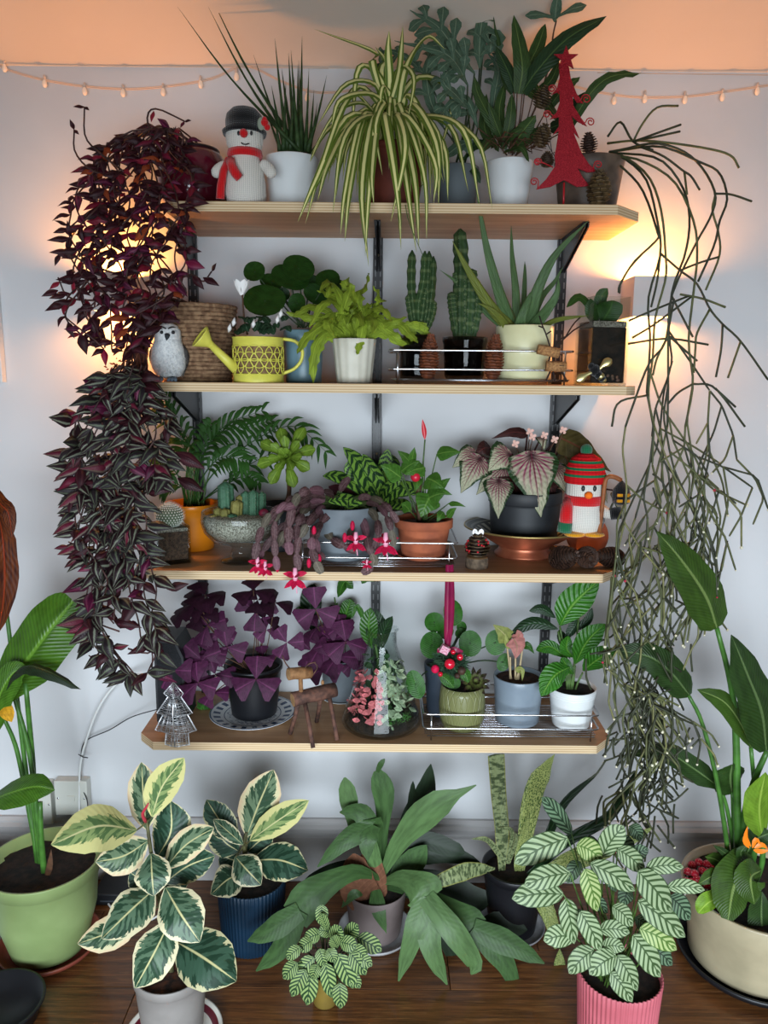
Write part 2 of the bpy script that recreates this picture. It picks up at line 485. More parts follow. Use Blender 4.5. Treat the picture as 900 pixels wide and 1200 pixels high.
# slotted uprights
zt = W(665, 262, WALL-.03).z; zb = Z4-0.005
for xx, lab in ((224, 'left black slotted upright of the shelving, behind the rope basket'), (443, 'middle black slotted upright of the shelving'), (660, 'right black slotted upright of the shelving, behind the cream pot')):
    X = W(xx, 300, WALL-.02).x
    t = Thing('shelf_upright', lab, 'upright', (X, WALL, zb), 'black slotted uprights')
    g = G(); w2 = .0125
    g.box((X-w2, WALL-.016, zb), (X+w2, WALL-.001, zt), bev=.0012)
    t.part('channel', g, m_rail, smooth=False)
    zz = zb+.03; k = 0
    g = G()
    while zz < zt-.03:
        for sx in (-.0065, .0065): g.box((X+sx-.0017, WALL-.0168, zz-.008), (X+sx+.0017, WALL-.0157, zz+.008))
        zz += .0265
    t.part('slots', g, m_slot, kind='stuff', smooth=False)
    for zk in (zt-.08, (zt+zb)/2+.05, zb+.15):
        t.part('screw', G().ball((X, WALL-.0165, zk), (.0035, .0015, .0035), 10, 6), M('brass_screw', rough=.3, metal=1).col((.5, .4, .25)).mat)
    for i, Z in enumerate((Z1, Z2, Z3, Z4)):
        b = Thing('shelf_bracket', None, 'bracket', (X, WALL-.016, Z-TH), 'black shelf brackets')
        b.o['label'] = 'black steel bracket at the %s upright under the %s shelf' % (lab.split()[0], ('topmost', 'second', 'third', 'lowest')[i])
        fy = SF+.075; z = Z-TH-.0005; out = [(X-.004, WALL-.0165, z), (X-.004, fy, z), (X-.004, fy, z-.012), (X-.004, WALL-.05, z-.075), (X-.004, WALL-.0165, z-.085)]
        b.part('arm', G().prism(out, .003, (-1, 0, 0)).prism([(p[0]+.008, p[1], p[2]) for p in out], .003, (-1, 0, 0)), m_rail, smooth=False)
        b.part('flange', G().box((X-.0075, fy, z-.0022), (X+.0075, WALL-.018, z)), m_rail, smooth=False)
# ================================================================== wall lamps
m_lampbox = simple('white_plaster_lamp', 'd8d6d6', rough=0.6)
def sconce(x0, x1, y0, y1, label, power):
    a = W(x0, y0, WALL-.11); b = W(x1, y1, WALL-.11); th = .006
    xc = (a.x+b.x)/2; hw = (b.x-a.x)/2; zc = (a.z+b.z)/2
    t = Thing('wall_lamp', label, 'lamp', (xc, WALL, zc), 'pair of box wall lamps')
    g = G()
    g.box((a.x, WALL-.11, b.z), (b.x, WALL-.11+th, a.z)); g.box((a.x, WALL-.11+th, b.z), (a.x+th, WALL-.001, a.z))
    g.box((b.x-th, WALL-.11+th, b.z), (b.x, WALL-.001, a.z))
    t.part('lamp_shade', g, m_lampbox, smooth=False)
    g = G().box((xc-.02, WALL-.03, zc-.02), (xc+.02, WALL-.001, zc+.02), .002).box((xc-.006, WALL-.055, zc-.006), (xc+.006, WALL-.03, zc+.006))
    t.part('bulb_holder', g, m_lampbox, smooth=False)
    em = M('warm_bulb_'+label.split()[0]); em.col((1, .7, .35)); em.set('Emission Color', (1, .52, .18, 1)); em.set('Emission Strength', 30.0)
    t.part('bulb', G().ball((xc, WALL-.066, zc), (.018, .018, .022)), em.mat)
    for dz in (.034, -.034):
        l = bpy.data.lights.new('bulb_light', 'POINT'); l.energy = power*(1.15 if dz > 0 else .8); l.color = (1, .37, .075); l.shadow_soft_size = .012
        o = bpy.data.objects.new('bulb_light', l); COL.objects.link(o); o.location = (xc, WALL-.076, zc+dz)
sconce(744, 790, 323, 371, 'white box wall lamp glowing warm at the right, behind the trailing cactus', 4.4)
sconce(104, 150, 318, 364, 'white box wall lamp glowing warm at the left, behind the purple creeper', 4.4)
# ================================================================== builders shared by the things
def spot(level, cx, ybase=None, r=0.0, Y=None):
    """point on a shelf/floor under pixel column cx; ybase is where the front of the foot shows, Y forces a depth"""
    z = ZS[level]
    if Y is None:
        p = FL(cx, ybase, z); Y = p.y + r
    x = W(cx, 600 if ybase is None else ybase, Y)
    # x column at that depth and height
    lo = FL(cx, ybase, z) if ybase is not None and level in (0, 3, 4) else None
    # solve px = cx at height z, depth Y
    X = x.x
    for _ in range(4):
        X += (cx-PX((X, Y, z+.03))[0])*mpp((X, Y, z))
    return Vector((X, Y, z))
def hgt(c, ytop, r=0.0):
    """height above c so that a rim of radius r (front) shows at pixel row ytop"""
    px = PX((c.x, c.y, c.z+.05))[0]
    return W(px, ytop, c.y-r).z - c.z
def wr(c, wpx, dz=0.0):
    return wpx*0.5*mpp((c.x, c.y, c.z+dz))
def pot(t, c, rt, rb, h, mat, wall=.0035, lip=0.0, liph=0.012, soil=None, depth=.012, rib=None, bulge=0.0, seg=48, foot=.0, bands=(), pw=2, **kw):
    prof = [(rb*0.6, .002), (rb*.96, 0), (rb, .003)]
    N = 7
    for i in range(1, N):
        q = i/N; prof.append((rb+(rt-rb)*q+bulge*math.sin(PI*q), h*q))
    for z, e in bands:
        pass
    if lip: prof += [(rt, h-liph-.001), (rt+lip, h-liph), (rt+lip, h-.002), (rt+lip-.001, h)]
    else: prof += [(rt, h-.002), (rt-.001, h)]
    rin = rt-wall
    prof += [(rin, h-.001), (rin*.985, h-depth*1.5), (rin*.3, h-depth*1.8)]
    prof = sorted(prof[:-3], key=lambda p: 0)+prof[-3:]
    o = t.part('pot', G().lathe(prof, c, seg if not rib else rib[0]*6, rib=rib, pw=pw), mat, **kw)
    if soil: soil_disc(t, c+Vector((0, 0, h-depth)), rin*.985, soil, pw=pw)
    return o
def soil_disc(t, c, r, mat, name='soil', pw=2, kind=None):
    g = G(); vs = []; fs = []; n = 9; seg = 28
    for j in range(n+1):
        for k in range(seg):
            a = 2*PI*k/seg; q = r*j/n; ca, sa = math.cos(a), math.sin(a)
            if pw != 2:
                d = (abs(ca)**pw+abs(sa)**pw)**(1/pw); ca, sa = ca/d, sa/d
            z = mnoise.noise(Vector((ca*q*90+c.x*50, sa*q*90, 3)))*.0035 if j < n else -.002
            vs.append(c+Vector((ca*q, sa*q, z)))
    for j in range(n):
        for k in range(seg):
            k2 = (k+1) % seg; fs.append((j*seg+k, (j+1)*seg+k, (j+1)*seg+k2, j*seg+k2))
    g.add(vs, fs)
    return t.part(name, g, mat, kind=kind)
def wp(t, pts):
    return [W(p[0], p[1], t.Y+(p[2] if len(p) > 2 else 0)) for p in pts]
def lf(t, mat, pts, w, prof='oval', name='leaf', nrm=(0, -1, .35), parent=None, label=None, **kw):
    P = wp(t, pts); ww = w*mpp(P[len(P)//2])
    if 'thick' in kw: kw['thick'] = kw['thick']*mpp(P[0])
    return t.part(name, G().leaf(P, ww, prof, nrm, **kw), mat, parent=parent, label=label)
def st(t, mat, pts, r=1.2, name='stem', n=8, seg=6, r2=None, parent=None, label=None):
    P = wp(t, pts); k = mpp(P[0]); C = smooth(P, n)
    rr = [(r+((r2 if r2 is not None else r*.7)-r)*i/n)*k for i in range(n+1)]
    return t.part(name, G().tube(C, rr, seg), mat, parent=parent, label=label)
def rv(a, b): return rnd.uniform(a, b)
def pine_cone(name, label, c, r, h, axis=(0, 0, 1), mats=None, group=None, rows=11, wide=1.0):
    """c is the centre"""
    A = Vector(axis).normalized(); q = A.to_track_quat('Z', 'Y').to_matrix()
    t = Thing(name, label, 'pine cone', Vector(c)-A*h*.5 if abs(A.z) > .7 else Vector(c)-Vector((0, 0, r)), group)
    g = G().ball(c, (r*.62, r*.62, h*.48), 12, 8, mtx=q); t.part('core', g, mats[0])
    g = G(); gd = 0
    for j in range(rows):
        f = (j+.5)/rows; z = (f-.5)*h; rr = r*(.55+.45*math.sin(PI*min(1, f*1.15)**.8))*(1 if f < .8 else 1-(f-.8)*2.2)
        nk = 8 if rows < 13 else 9
        for k in range(nk):
            a = 2*PI*(k+.5*(j % 2))/nk + j*.21
            d = Vector((math.cos(a), math.sin(a), 0)); up = Vector((0, 0, 1))
            p0 = d*rr*.45+up*(z-h*.03); p1 = d*rr*1.0+up*(z+h*.05); s = d.cross(up)*rr*.34*wide; th = up*h*.022
            vs = [p0-s*.5, p0+s*.5, p1+s, p1*1.04+up*h*.018, p1-s]
            vs = [Vector(c)+q @ v for v in vs]; thv = q @ th
            vs += [v-thv for v in vs]
            g.add(vs, [(0, 1, 2, 3, 4), (9, 8, 7, 6, 5), (1, 6, 7, 2), (2, 7, 8, 3), (3, 8, 9, 4), (4, 9, 5, 0)])
    t.part('scales', g, mats[1], kind='stuff', smooth=False)
    return t
m_cone0 = simple('cone_core', '2b1a10', rough=.8)
m_cone1 = simple('cone_scale_brown', '4a3022', '2a1810', 80, .65)
m_cone2 = simple('cone_scale_russet', '7a3f22', '4a2412', 80, .65)
m_cone3 = simple('cone_scale_gilded', '6b5638', '3a2a18', 80, .55)
def knit(name, c, scale=900, rough=.95):
    m = M(name, rough=rough, spec=.2); o = m.obj(); x, y, z = m.sep(o)
    if isinstance(c, str): c = hexc(c)
    st1 = ((x*scale*1.6).sin()*0.5+0.5)
    row = ((z*scale*2.2 + (x*scale*1.6).sin()*1.2).sin()*0.5+0.5)
    h = st1*0.6+row*0.6
    m.col(m.mix(h.sm(0.1, 1.0), tuple(v*0.68 for v in c), c)); m.bump(h+m.noise(o, 900)*0.4, .7, .0015)
    m.set('Sheen Weight', .3); return m.mat
m_kwhite = knit('knit_white', 'e9e4da'); m_kred = knit('knit_red', 'd8161c'); m_kblack = knit('knit_black', '101012')
m_kgreen = knit('knit_green', '1c6b45'); m_kyellow = knit('knit_yellow', 'f0a312')
# ---- leaf materials
def ribbed(name, base, **k): return leafmat(name, base, **k)
m_stem = simple('green_stem', '4c6a2c', '33491d', 60, .5)
m_stemdk = simple('dark_stem', '28401c', '1a2a12', 60, .5)
m_stembr = simple('brown_stem', '5a3a24', '3a2416', 60, .7)
def f_spider(m, u, v, s, r):
    e = s+m.noise(m.comb(u*12.0, v*1.5, r*20.0), 3.0)*0.1-0.05
    c = m.mix(e.sm(0.30, 0.46), hexc('d9dca4'), hexc('56702c'))
    return m.mix(e.sm(0.85, 1.0)*0.5, c, hexc('8ea04e'))
m_spider = leafmat('spider_leaf', '56702c', f_spider, rough=.42)
m_tspider = m_spider
def trad(name, dark, silver, amt):
    def f(m, u, v, s, r):
        n = m.noise(m.comb(u*4.0, v*3.0, r*40.0), 3.0)*0.12
        band = (s-0.5).abs()-n
        c = m.mix(band.sm(0.02, 0.13, amt, 0.0), hexc(dark), hexc(silver))
        return m.mix((r*7.3).frac().gt(0.82)*s.sm(0.9, 0.2)*0.6, c, hexc('6a1638'))
    return leafmat(name, dark, f, rough=.36, vary=.3)
m_trad_up = trad('creeper_leaf_maroon', '2c0f1a', '4c2a36', .5)
m_trad_red = trad('creeper_leaf_crimson', '6e1630', '7e2a40', .5)
m_trad_lo = trad('creeper_leaf_silver', '21131b', '75817a', .75)
m_trad_lo2 = trad('creeper_leaf_green', '262129', '5c6a5e', .75)
m_trad_pu = trad('creeper_leaf_purple', '451133', '7c3a60', .5)
m_trad_dry = leafmat('creeper_leaf_dry', '8a3f22', rough=.7)
m_tstem = simple('creeper_stem', '4a2a26', '2a1512', 60, .6)
m_tstemdry = simple('creeper_stem_dry', '6e3a22', '3e1e14', 60, .8)
# ================================================================== TOP SHELF
# ---- purple creeper in the maroon glazed pot
def creeper(t, env, mats, wts, n_strand, step, nleaf_max, lsz, start, seed, depth, stemr=1.0, stemm=None, ends=(0, 1), dens=.7):
    """env: rows (y, xmin, xmax); strands wander down through it, leaves alternate along them"""
    r = random.Random(seed)
    protos = [unit_leaf('leaf', m, 'ovate', fold=.3, bend=b, n=6, m=4) for m in mats for b in (.12, .28)]
    def ex(y):
        for (ya, a0, a1), (yb, b0, b1) in zip(env[:-1], env[1:]):
            if ya <= y <= yb:
                q = (y-ya)/(yb-ya); return a0+(b0-a0)*q, a1+(b1-a1)*q
        return env[-1][1:] if y > env[-1][0] else env[0][1:]
    cnt = 0; extra = G(); exm = None
    ymin, ymax = env[0][0], env[-1][0]
    for k in range(n_strand):
        q = (k+.5)/n_strand*1.0; q = (q*7.13) % 1.0
        y = ymin+(ymax-ymin)*ends[0]*r.random(); ye = y+(ymax-y)*(r.uniform(.45, 1.0) if k % 3 else 1.0)
        ph = r.uniform(0, 6); pts = []; amp = r.uniform(.05, .2); bz = r.uniform(-.10, .10)
        while y < ye:
            a, b = ex(y); x = a+(b-a)*(q+bz+amp*math.sin(y*.045+ph)); x = min(max(x, a-7), b+5)
            Y = depth(x, y, r) if not pts else pts[-1][2]*.7+depth(x, y, r)*.3
            pts.append((x, y, Y)); y += r.uniform(10, 16)
        if len(pts) < 3: continue
        if start and r.random() < start[3]: pts = [(start[0]+r.uniform(-14, 14), start[1]+r.uniform(-5, 5), start[2]), ]+pts
        P = [W(*p) for p in pts]
        kk = mpp(P[0])*stemr
        t.part('stem', G().tube(smooth(P, len(P)*2), kk, 5), stemm or m_tstem)
        side = 1
        for i in range(1, len(P)):
            for rep in range(step):
                if r.random() > dens: continue
                side = -side; d = (P[i]-P[i-1]).normalized()
                a, b = ex(pts[i][1]); outw = ((pts[i][0]-a)/(b-a+1e-6)-.5)*1.2
                dirv = Vector((side*r.uniform(.4, 1.0)+outw, -r.uniform(.1, .9), r.uniform(-.85, .35))) + d*.2
                ln = r.uniform(*lsz)*mpp(P[i]); ratio = r.uniform(.40, .56)
                nn = Vector((r.uniform(-.5, .5), -1, r.uniform(-.1, .9)))
                mi = r.choices(range(len(mats)), wts)[0]*2+r.randint(0, 1)
                pos = P[i]+Vector((0, -.002, 0))
                if cnt < nleaf_max:
                    t.inst('leaf', protos[mi], basis(pos, dirv, nn, ln*ratio, ln))
                else:
                    mw = basis(pos, dirv, nn, ln*ratio, ln); me = protos[mi]
                    extra.cur = mi//2
                    extra.add([mw @ v.co for v in me.vertices], [tuple(p.vertices) for p in me.polygons], [(0.5, .5)]*0 or UVOF(me))
                cnt += 1
    if extra.v: t.part('foliage', extra, mats, kind='stuff')
_uvc = {}
def UVOF(me):
    if me.name not in _uvc:
        u = [(0.5, 0.5)]*len(me.vertices)
        for l, d in zip(me.loops, me.uv_layers[0].data): u[l.vertex_index] = tuple(d.uv)
        _uvc[me.name] = u
    return _uvc[me.name]
m_maroon = simple('maroon_glaze', '5c1226', '470c1c', 8, .16, coat=.6)
c = spot(1, 228, Y=1.92); rr = wr(c, 84); h = hgt(c, 170, rr*.6)
t = Thing('potted_creeper', 'dark maroon creeper trailing from a round glazed maroon pot on the top shelf', 'plant', c)
prof = [(rr*.55, 0), (rr*.75, .004), (rr*.93, h*.22), (rr, h*.45), (rr*.97, h*.68), (rr*.82, h*.9), (rr*.7, h), (rr*.66, h), (rr*.64, h*.94), (rr*.1, h*.9)]
t.part('pot', G().lathe(prof, c, 48), m_maroon)
t.part('pot_rim', G().lathe([(rr*.72, h-.004), (rr*.73, h+.001), (rr*.70, h+.004), (rr*.65, h+.001)], c, 40, closed_bot=False), simple('dark_rim', '1a1418', rough=.3))
soil_disc(t, c+Vector((0, 0, h*.94)), rr*.64, m_soil)
env = [(150, 175, 205), (168, 120, 215), (200, 95, 225), (240, 92, 212), (300, 82, 212), (345, 72, 215), (372, 80, 180), (395, 105, 160), (412, 120, 150)]
def dep(x, y, r): return (r.uniform(1.68, 1.75) if x > 175 and y > 170 else r.uniform(1.70, 1.86)) if y > 190 else r.uniform(1.78, 1.88)
creeper(t, env, [m_trad_up, m_trad_red, m_trad_pu, m_trad_dry], [70, 12, 14, 3], 26, 2, 290, (15, 26), (222, 172, 1.88, .55), 3, dep, ends=(0, .75), dens=.52)
# bare upward and side shoots
for pts in ([(150, 205), (118, 180), (100, 160), (99, 125)], [(140, 208), (108, 200), (88, 178), (87, 152)], [(195, 168), (175, 150), (174, 132), (186, 128), (216, 142)], [(213, 170), (214, 160), (200, 155), (187, 149)],
            [(140, 322), (110, 312), (85, 300), (70, 297)], [(150, 350), (110, 352), (80, 348), (68, 325)], [(200, 330), (225, 322), (238, 330), (248, 318)], [(150, 235), (110, 245), (80, 268)]):
    st(t, m_tstem, [(x, y, -.12) for x, y in pts], 1.3, n=10)
pr = [unit_leaf('leaf', m, 'lance', .25, .15, 5) for m in (m_trad_up, m_trad_red)]
for x, y, dx, dy, l in ((99, 125, -9, -1, 13), (99, 125, 6, 4, 9), (87, 152, -3, -7, 12), (87, 152, 7, 7, 9), (216, 142, 8, -2, 10), (216, 142, -6, 8, 10), (180, 130, -4, 12, 14), (70, 297, -6, 12, 16), (78, 300, -10, -4, 14),
        (95, 305, -2, 14, 19), (112, 312, 4, -14, 20), (85, 300, 6, -16, 17), (120, 318, 4, 15, 18), (70, 330, -8, 5, 15), (85, 345, 2, -18, 22), (100, 350, 3, 19, 24), (115, 350, -4, -15, 20), (68, 340, -10, 3, 20), (90, 350, -12, 6, 22),
        (248, 318, 4, -9, 12), (238, 325, 18, 8, 22), (225, 322, 16, 20, 22), (80, 268, -16, 3, 18), (78, 345, -14, 2, 20), (130, 355, 8, 14, 22), (110, 330, -14, 12, 20), (150, 345, -16, 12, 26)):
    p = W(x, y, 1.80); k = mpp(p); q = W(x+dx, y+dy, 1.79)
    t.inst('leaf', pr[1 if (x*7+y) % 5 == 0 else 0], basis(p, q-p, (rv(-.3, .3), -1, .4), l*k*.45, l*k))

# ---- snowman
c = spot(1, 288, Y=1.835)
t = Thing('knitted_snowman', 'white knitted snowman in a black hat and red scarf, beside the maroon pot', 'toy', c)
def wpt(x, y, Y): return W(x, y, Y)
k = mpp(c); H = hgt(c, 172); 
g = G().lathe([(.02*0+k*14, 0), (k*21, .004), (k*24, k*14), (k*23, k*30), (k*20, k*45), (k*15.5, k*55), (k*16, k*59), (k*21, k*68), (k*21.5, k*78), (k*19, k*88), (k*10, k*96), (0.001, k*98)], c, 32)
t.part('body', g, m_kwhite)
Yb = c.y
for s, pts in ((-1, [(266, 192), (258, 198), (252, 207)]), (1, [(306, 190), (314, 197), (321, 208)])):
    P = [wpt(x, y, Yb-.012) for x, y in pts]; P[-1] += Vector((0, -.012, 0))
    t.part('arm', G().tube(smooth([P[0]]+P[1:], 8), [k*v for v in (4, 5.5, 6.2, 6.6, 6.9, 7, 6.8, 6, 3)], 12), m_kwhite)
zc = lambda v: c.z+k*v
t.part('scarf', G().lathe([(k*15, zc(54)-c.z), (k*19.5, k*52.5), (k*20.5, k*57), (k*19.5, k*61.5), (k*14, k*62)], c, 28, closed_bot=False), m_kred)
g = G().tube([wpt(270, 188, Yb-.042), wpt(272, 196, Yb-.053), wpt(276, 203, Yb-.058), wpt(281, 209, Yb-.055)], [k*5.5, k*5.5, k*5.5, k*5], 8)
g.tube([wpt(268, 186, Yb-.025), wpt(262, 200, Yb-.03), wpt(259, 218, Yb-.03), wpt(258, 233, Yb-.032)], [k*4, k*4.5, k*5, k*5], 8)
t.part('scarf_end', g, m_kred)
hat = t.part('hat', G().lathe([(k*20, k*79), (k*24.5, k*78), (k*25.5, k*82), (k*21.5, k*85), (k*21.5, k*93), (k*20, k*100), (k*14, k*106), (k*5, k*109), (.0005, k*109.5)], c, 28, closed_bot=False), m_kblack)
t.part('hat_flower', G().ball(wpt(310, 144, Yb-.035), k*4.6).ball(wpt(313, 149, Yb-.035), k*3.5).ball(wpt(310, 140, Yb-.037), k*3), m_kred, parent=hat)
t.part('hat_leaf', G().ball(wpt(306, 145, Yb-.036), (k*4.5, k*2, k*7)), simple('felt_green', '8a9382', rough=.9), parent=hat)
t.part('nose', G().ball(wpt(285.5, 156, Yb-.046), k*4.8), m_kred)
m_eye = simple('black_thread', (.01, .01, .012), rough=.4)
for x in (279.5, 294.5): t.part('eye', G().ball(wpt(x, 156, Yb-.043), (k*1.5, k*1.2, k*2.6), 10, 8), m_eye)
t.part('mouth', G().tube([wpt(282.5, 167, Yb-.0445), wpt(285, 169, Yb-.0455), wpt(288, 169.5, Yb-.0455), wpt(292, 168, Yb-.0445)], k*.7, 5), m_eye)

# ---- snake plant with cylindrical leaves in white pot
def f_cyl(m, u, v, s, r):
    b = (v*38.0+m.noise(m.comb(u*3.0, v*8.0, r*10.0), 3.0)*5.0).sin()
    return m.mix(b.sm(-.2, .9)*.5, hexc('2b4227'), hexc('3f5a38'))
m_cyl = leafmat('cylindrical_leaf', '2b4227', f_cyl, rough=.45)
c = spot(1, 342, Y=1.925); rr = wr(c, 63); h = hgt(c, 177, rr)
t = Thing('potted_snake_plant', 'spiky cylindrical snake plant in a white pot, right of the knitted snowman', 'plant', c)
pot(t, c, rr, rr*.86, h, m_white, soil=m_soil)
m_spear = [( (352,178),(208,8),5,-.05),((345,178),(244,8),5.5,0),((352,178),(246,-6),6,.02),((340,178),(297,64),5,.01),((338,178),(322,45),7,-.01),((346,178),(338,62),8,.02),((350,178),(341,58),7,-.03),((352,178),(354,42),7,.0),((358,178),(362,80),6,.03),
    ((345,178),(330,80),8,.03),((350,178),(349,75),8,.03),((335,178),(318,100),7,.0),((360,178),(383,88),6,-.01),((362,180),(372,120),5,.01),((330,178),(310,120),5,.03),((340,178),(345,90),7,-.03),((356,178),(350,70),6,.05),((365,180),(388,140),5,-.03),((332,178),(335,95),7,-.02),((362,178),(368,105),6,.04),((328,178),(322,130),6,-.03)]
for (x0, y0), (x1, y1), wd, dy in m_spear:
    xm = (x0+x1)/2+(x1-x0)*.06; ym = (y0+y1)/2
    P = [W(x0, y0, t.Y+dy*.4), W(xm, ym, t.Y+dy*.7), W(x1, y1, t.Y+dy-(.02 if y1 < 20 else 0))]
    C = smooth(P, 10); kk = mpp(P[0])
    t.part('leaf', G().tube(C, [kk*wd*.5*(1-.12*i) if i < 6 else kk*wd*.5*(.4*(10-i)/4+.02) for i in range(11)], 8), m_cyl)

# ---- spider plant
m_terra = simple('dark_terracotta', '6a2c1c', '552214', 20, .7)
c = spot(1, 462, Y=1.925); rr = wr(c, 74); h = hgt(c, 163, rr)
t = Thing('potted_spider_plant', 'cream-striped spider plant cascading over a red-brown pot, middle of the top shelf', 'plant', c)
pot(t, c, rr, rr*.72, h, m_terra, soil=m_soil, lip=.002)
sp = [((400,110),(378,190),(358,262)),((390,150),(370,210),(349,260)),((405,140),(385,190),(372,236)),((415,150),(405,220),(399,275)),((420,160),(410,220),(404,283)),((430,150),(424,220),(432,312)),((435,160),(432,230),(428,300)),
 ((440,160),(436,200),(438,240)),((450,160),(462,200),(470,268)),((455,160),(466,220),(470,293)),((465,155),(476,210),(488,296)),((470,150),(486,210),(491,290)),((478,150),(497,205),(500,280)),((485,140),(510,190),(508,238)),((490,120),(512,170),(514,240)),
 ((410,100),(397,140),(395,200)),((430,75),(440,60),(368,34)),((458,100),(455,60),(456,36)),((470,95),(470,60),(472,30)),((478,80),(500,42),(522,58)),((440,90),(420,80),(412,160)),((470,80),(485,90),(478,140)),((500,90),(530,110),(512,190)),
 ((520,145),(545,155),(562,240)),((525,150),(560,165),(577,245)),((500,140),(530,150),(549,225)),((495,150),(520,170),(525,235)),((420,120),(395,130),(365,180)),((425,130),(385,150),(360,195)),((415,140),(392,160),(380,200)),((450,120),(440,150),(448,205)),
 ((445,130),(452,160),(457,215)),((480,110),(492,130),(497,170)),((430,140),(415,165),(412,235)),((408,160),(398,190),(394,230)),((395,165),(380,195),(368,225)),((442,120),(428,150),(424,230)),((460,130),(478,165),(484,222)),((468,135),(475,175),(458,260)),((475,140),(505,165),(520,215)),
 ((440,100),(405,98),(370,150)),((432,110),(400,115),(388,150)),((455,110),(447,105),(443,175)),((470,120),(478,160),(480,200)),((445,85),(452,70),(440,55)),((485,130),(500,160),(505,235)),((420,135),(402,165),(390,250)),((450,125),(444,180),(450,232))]
for i, (a, b, e) in enumerate(sp):
    dy = -.02-.11*((i*37) % 11)/11; 
    if e[1] > 236: dy = -.165-.03*((i*13) % 5)/5
    base = (458+((i*7) % 9-4)*2.2, 146+((i*5) % 5)*2, -.01)
    a = (base[0]+(a[0]-base[0])*.75, min(base[1]-12, a[1]) if e[1] > 150 else a[1], dy*.5)
    lf(t, m_spider, [base, a, (b[0], b[1], dy), (e[0], e[1], dy*1.02)], 9.0+(i % 3)*1.4, 'grass', n=14, fold=.35, nrm=(0, -1, .6), seed=i)
for i in range(34):
    x = rv(385, 520); dy = -rv(.02, .12); yy = 120+abs(x-455)*.25+rv(-8, 10)
    lf(t, m_spider, [(458+rv(-8, 8), 150, 0), ((x+458)/2, yy, dy*.5), (x, yy+rv(25, 45), dy), (x+(x-458)*.14, rv(190, 232), dy)], rv(6, 8), 'grass', n=12, fold=.35, nrm=(0, -1, .6))
st(t, m_stem, [(478, 206, .0), (487, 222, -.06), (498, 214, -.07)], .5); st(t, m_stem, [(475, 240, -.165), (480, 262, -.17), (500, 310, -.17)], .5)

# ---- blue-green lobed fern
m_bluefern = leafmat('blue_fern_leaf', '4f6c60', rough=.55, veins=.15, vn=10, rib='7c9184')
m_gfern = leafmat('green_fern_leaf', '35502c', rough=.42, veins=.12, vn=16, rib='5b7444')
m_gfern2 = leafmat('dark_fern_leaf', '26402a', rough=.42, veins=.12, vn=16, rib='46623c')
def lobed(t, mat, spine, lob, width, n=4, name='frond', nrm=(0, -1, .3), wave=.05, ang=.75, parent=None):
    """pinnatifid leaf: a narrow blade with finger lobes left and right, one mesh"""
    P = wp(t, spine); C = smooth(P, 20); g = G().leaf(P, width*mpp(P[0]), 'lance', nrm, 12, 4, .1, wave)
    N0 = Vector(nrm).normalized()
    for i in range(n):
        f = .18+.66*i/max(1, n-1); j = int(f*20); T = (C[min(j+1, 20)]-C[j-1]).normalized(); sd = T.cross(N0).normalized()
        ll = lob*mpp(P[0])*(math.sin(PI*(.22+.68*f)))
        for s in (-1, 1):
            d = (sd*s*math.cos(ang)+T*math.sin(ang)).normalized()
            q = C[j]; e = q+d*ll+Vector((0, -.01*s, -.006))
            g.leaf([q, q.lerp(e, .5)+N0*.004, e+N0*-.006], width*.85*mpp(P[0]), 'club', nrm, 6, 4, .1, wave)
    return t.part(name, g, mat, parent=parent)
c = spot(1, 535, Y=2.0); rr = wr(c, 50); h = hgt(c, 190, rr)
t = Thing('blue_fern', 'blue-green lobed fern standing behind the spider plant, left of a white pot', 'plant', c)
pot(t, c, rr, rr*.8, h, simple('grey_pot_hidden', '5c6468', rough=.6), soil=m_soil)
for b, spn, l, wd, n in (((535, 190), [(556, 86, -.1), (535, 60, -.13), (512, 30, -.13), (480, 12, -.12)], 34, 17, 4), ((535, 190), [(548, 100, -.1), (535, 75, -.14), (515, 60, -.16), (462, 48, -.15)], 26, 15, 4),
     ((545, 190), [(562, 80, -.06), (562, 50, -.06), (566, 20, -.05), (574, -4, -.05)], 20, 16, 4), ((545, 190), [(548, 128, -.09), (535, 112, -.12), (522, 100, -.14), (516, 86, -.14)], 24, 13, 3), ((540, 190), [(560, 150, -.05), (548, 118, -.08), (530, 120, -.1), (512, 140, -.12)], 24, 13, 3),
     ((540, 190), [(575, 150, -.03), (580, 110, -.04), (584, 80, -.04), (570, 60, -.04)], 20, 12, 4), ((540, 190), [(500, 90, -.04), (480, 70, -.04), (458, 60, -.04), (438, 64, -.04)], 14, 9, 3), ((545, 190), [(566, 60, -.04), (585, 46, -.06), (570, 40, -.07), (590, 70, -.07)], 14, 18, 2),
     ((540, 190), [(520, 150, -.02), (505, 120, -.03), (500, 80, -.03), (512, 50, -.03)], 22, 13, 4), ((540, 190), [(560, 165, -.03), (540, 170, -.05), (525, 180, -.05), (510, 186, -.05)], 10, 14, 2)):
    f = lobed(t, m_bluefern if b[0] == 535 else m_bluefern, spn, l, wd, n)
    st(t, m_stemdk, [(b[0], b[1], 0), ((b[0]+spn[0][0])/2+4, (b[1]+spn[0][1])/2, spn[0][2]*.5), spn[0]], 1.3)
for pts, wd in (([(545,185),(556,170,-.05),(575,168,-.06)], 14), ([(540,190),(556,200,-.05),(563,215,-.05)], 10), ([(470,160),(450,85,-.03),(432,80,-.03)], 12)):
    lf(t, m_gfern2, pts, wd, 'oval')

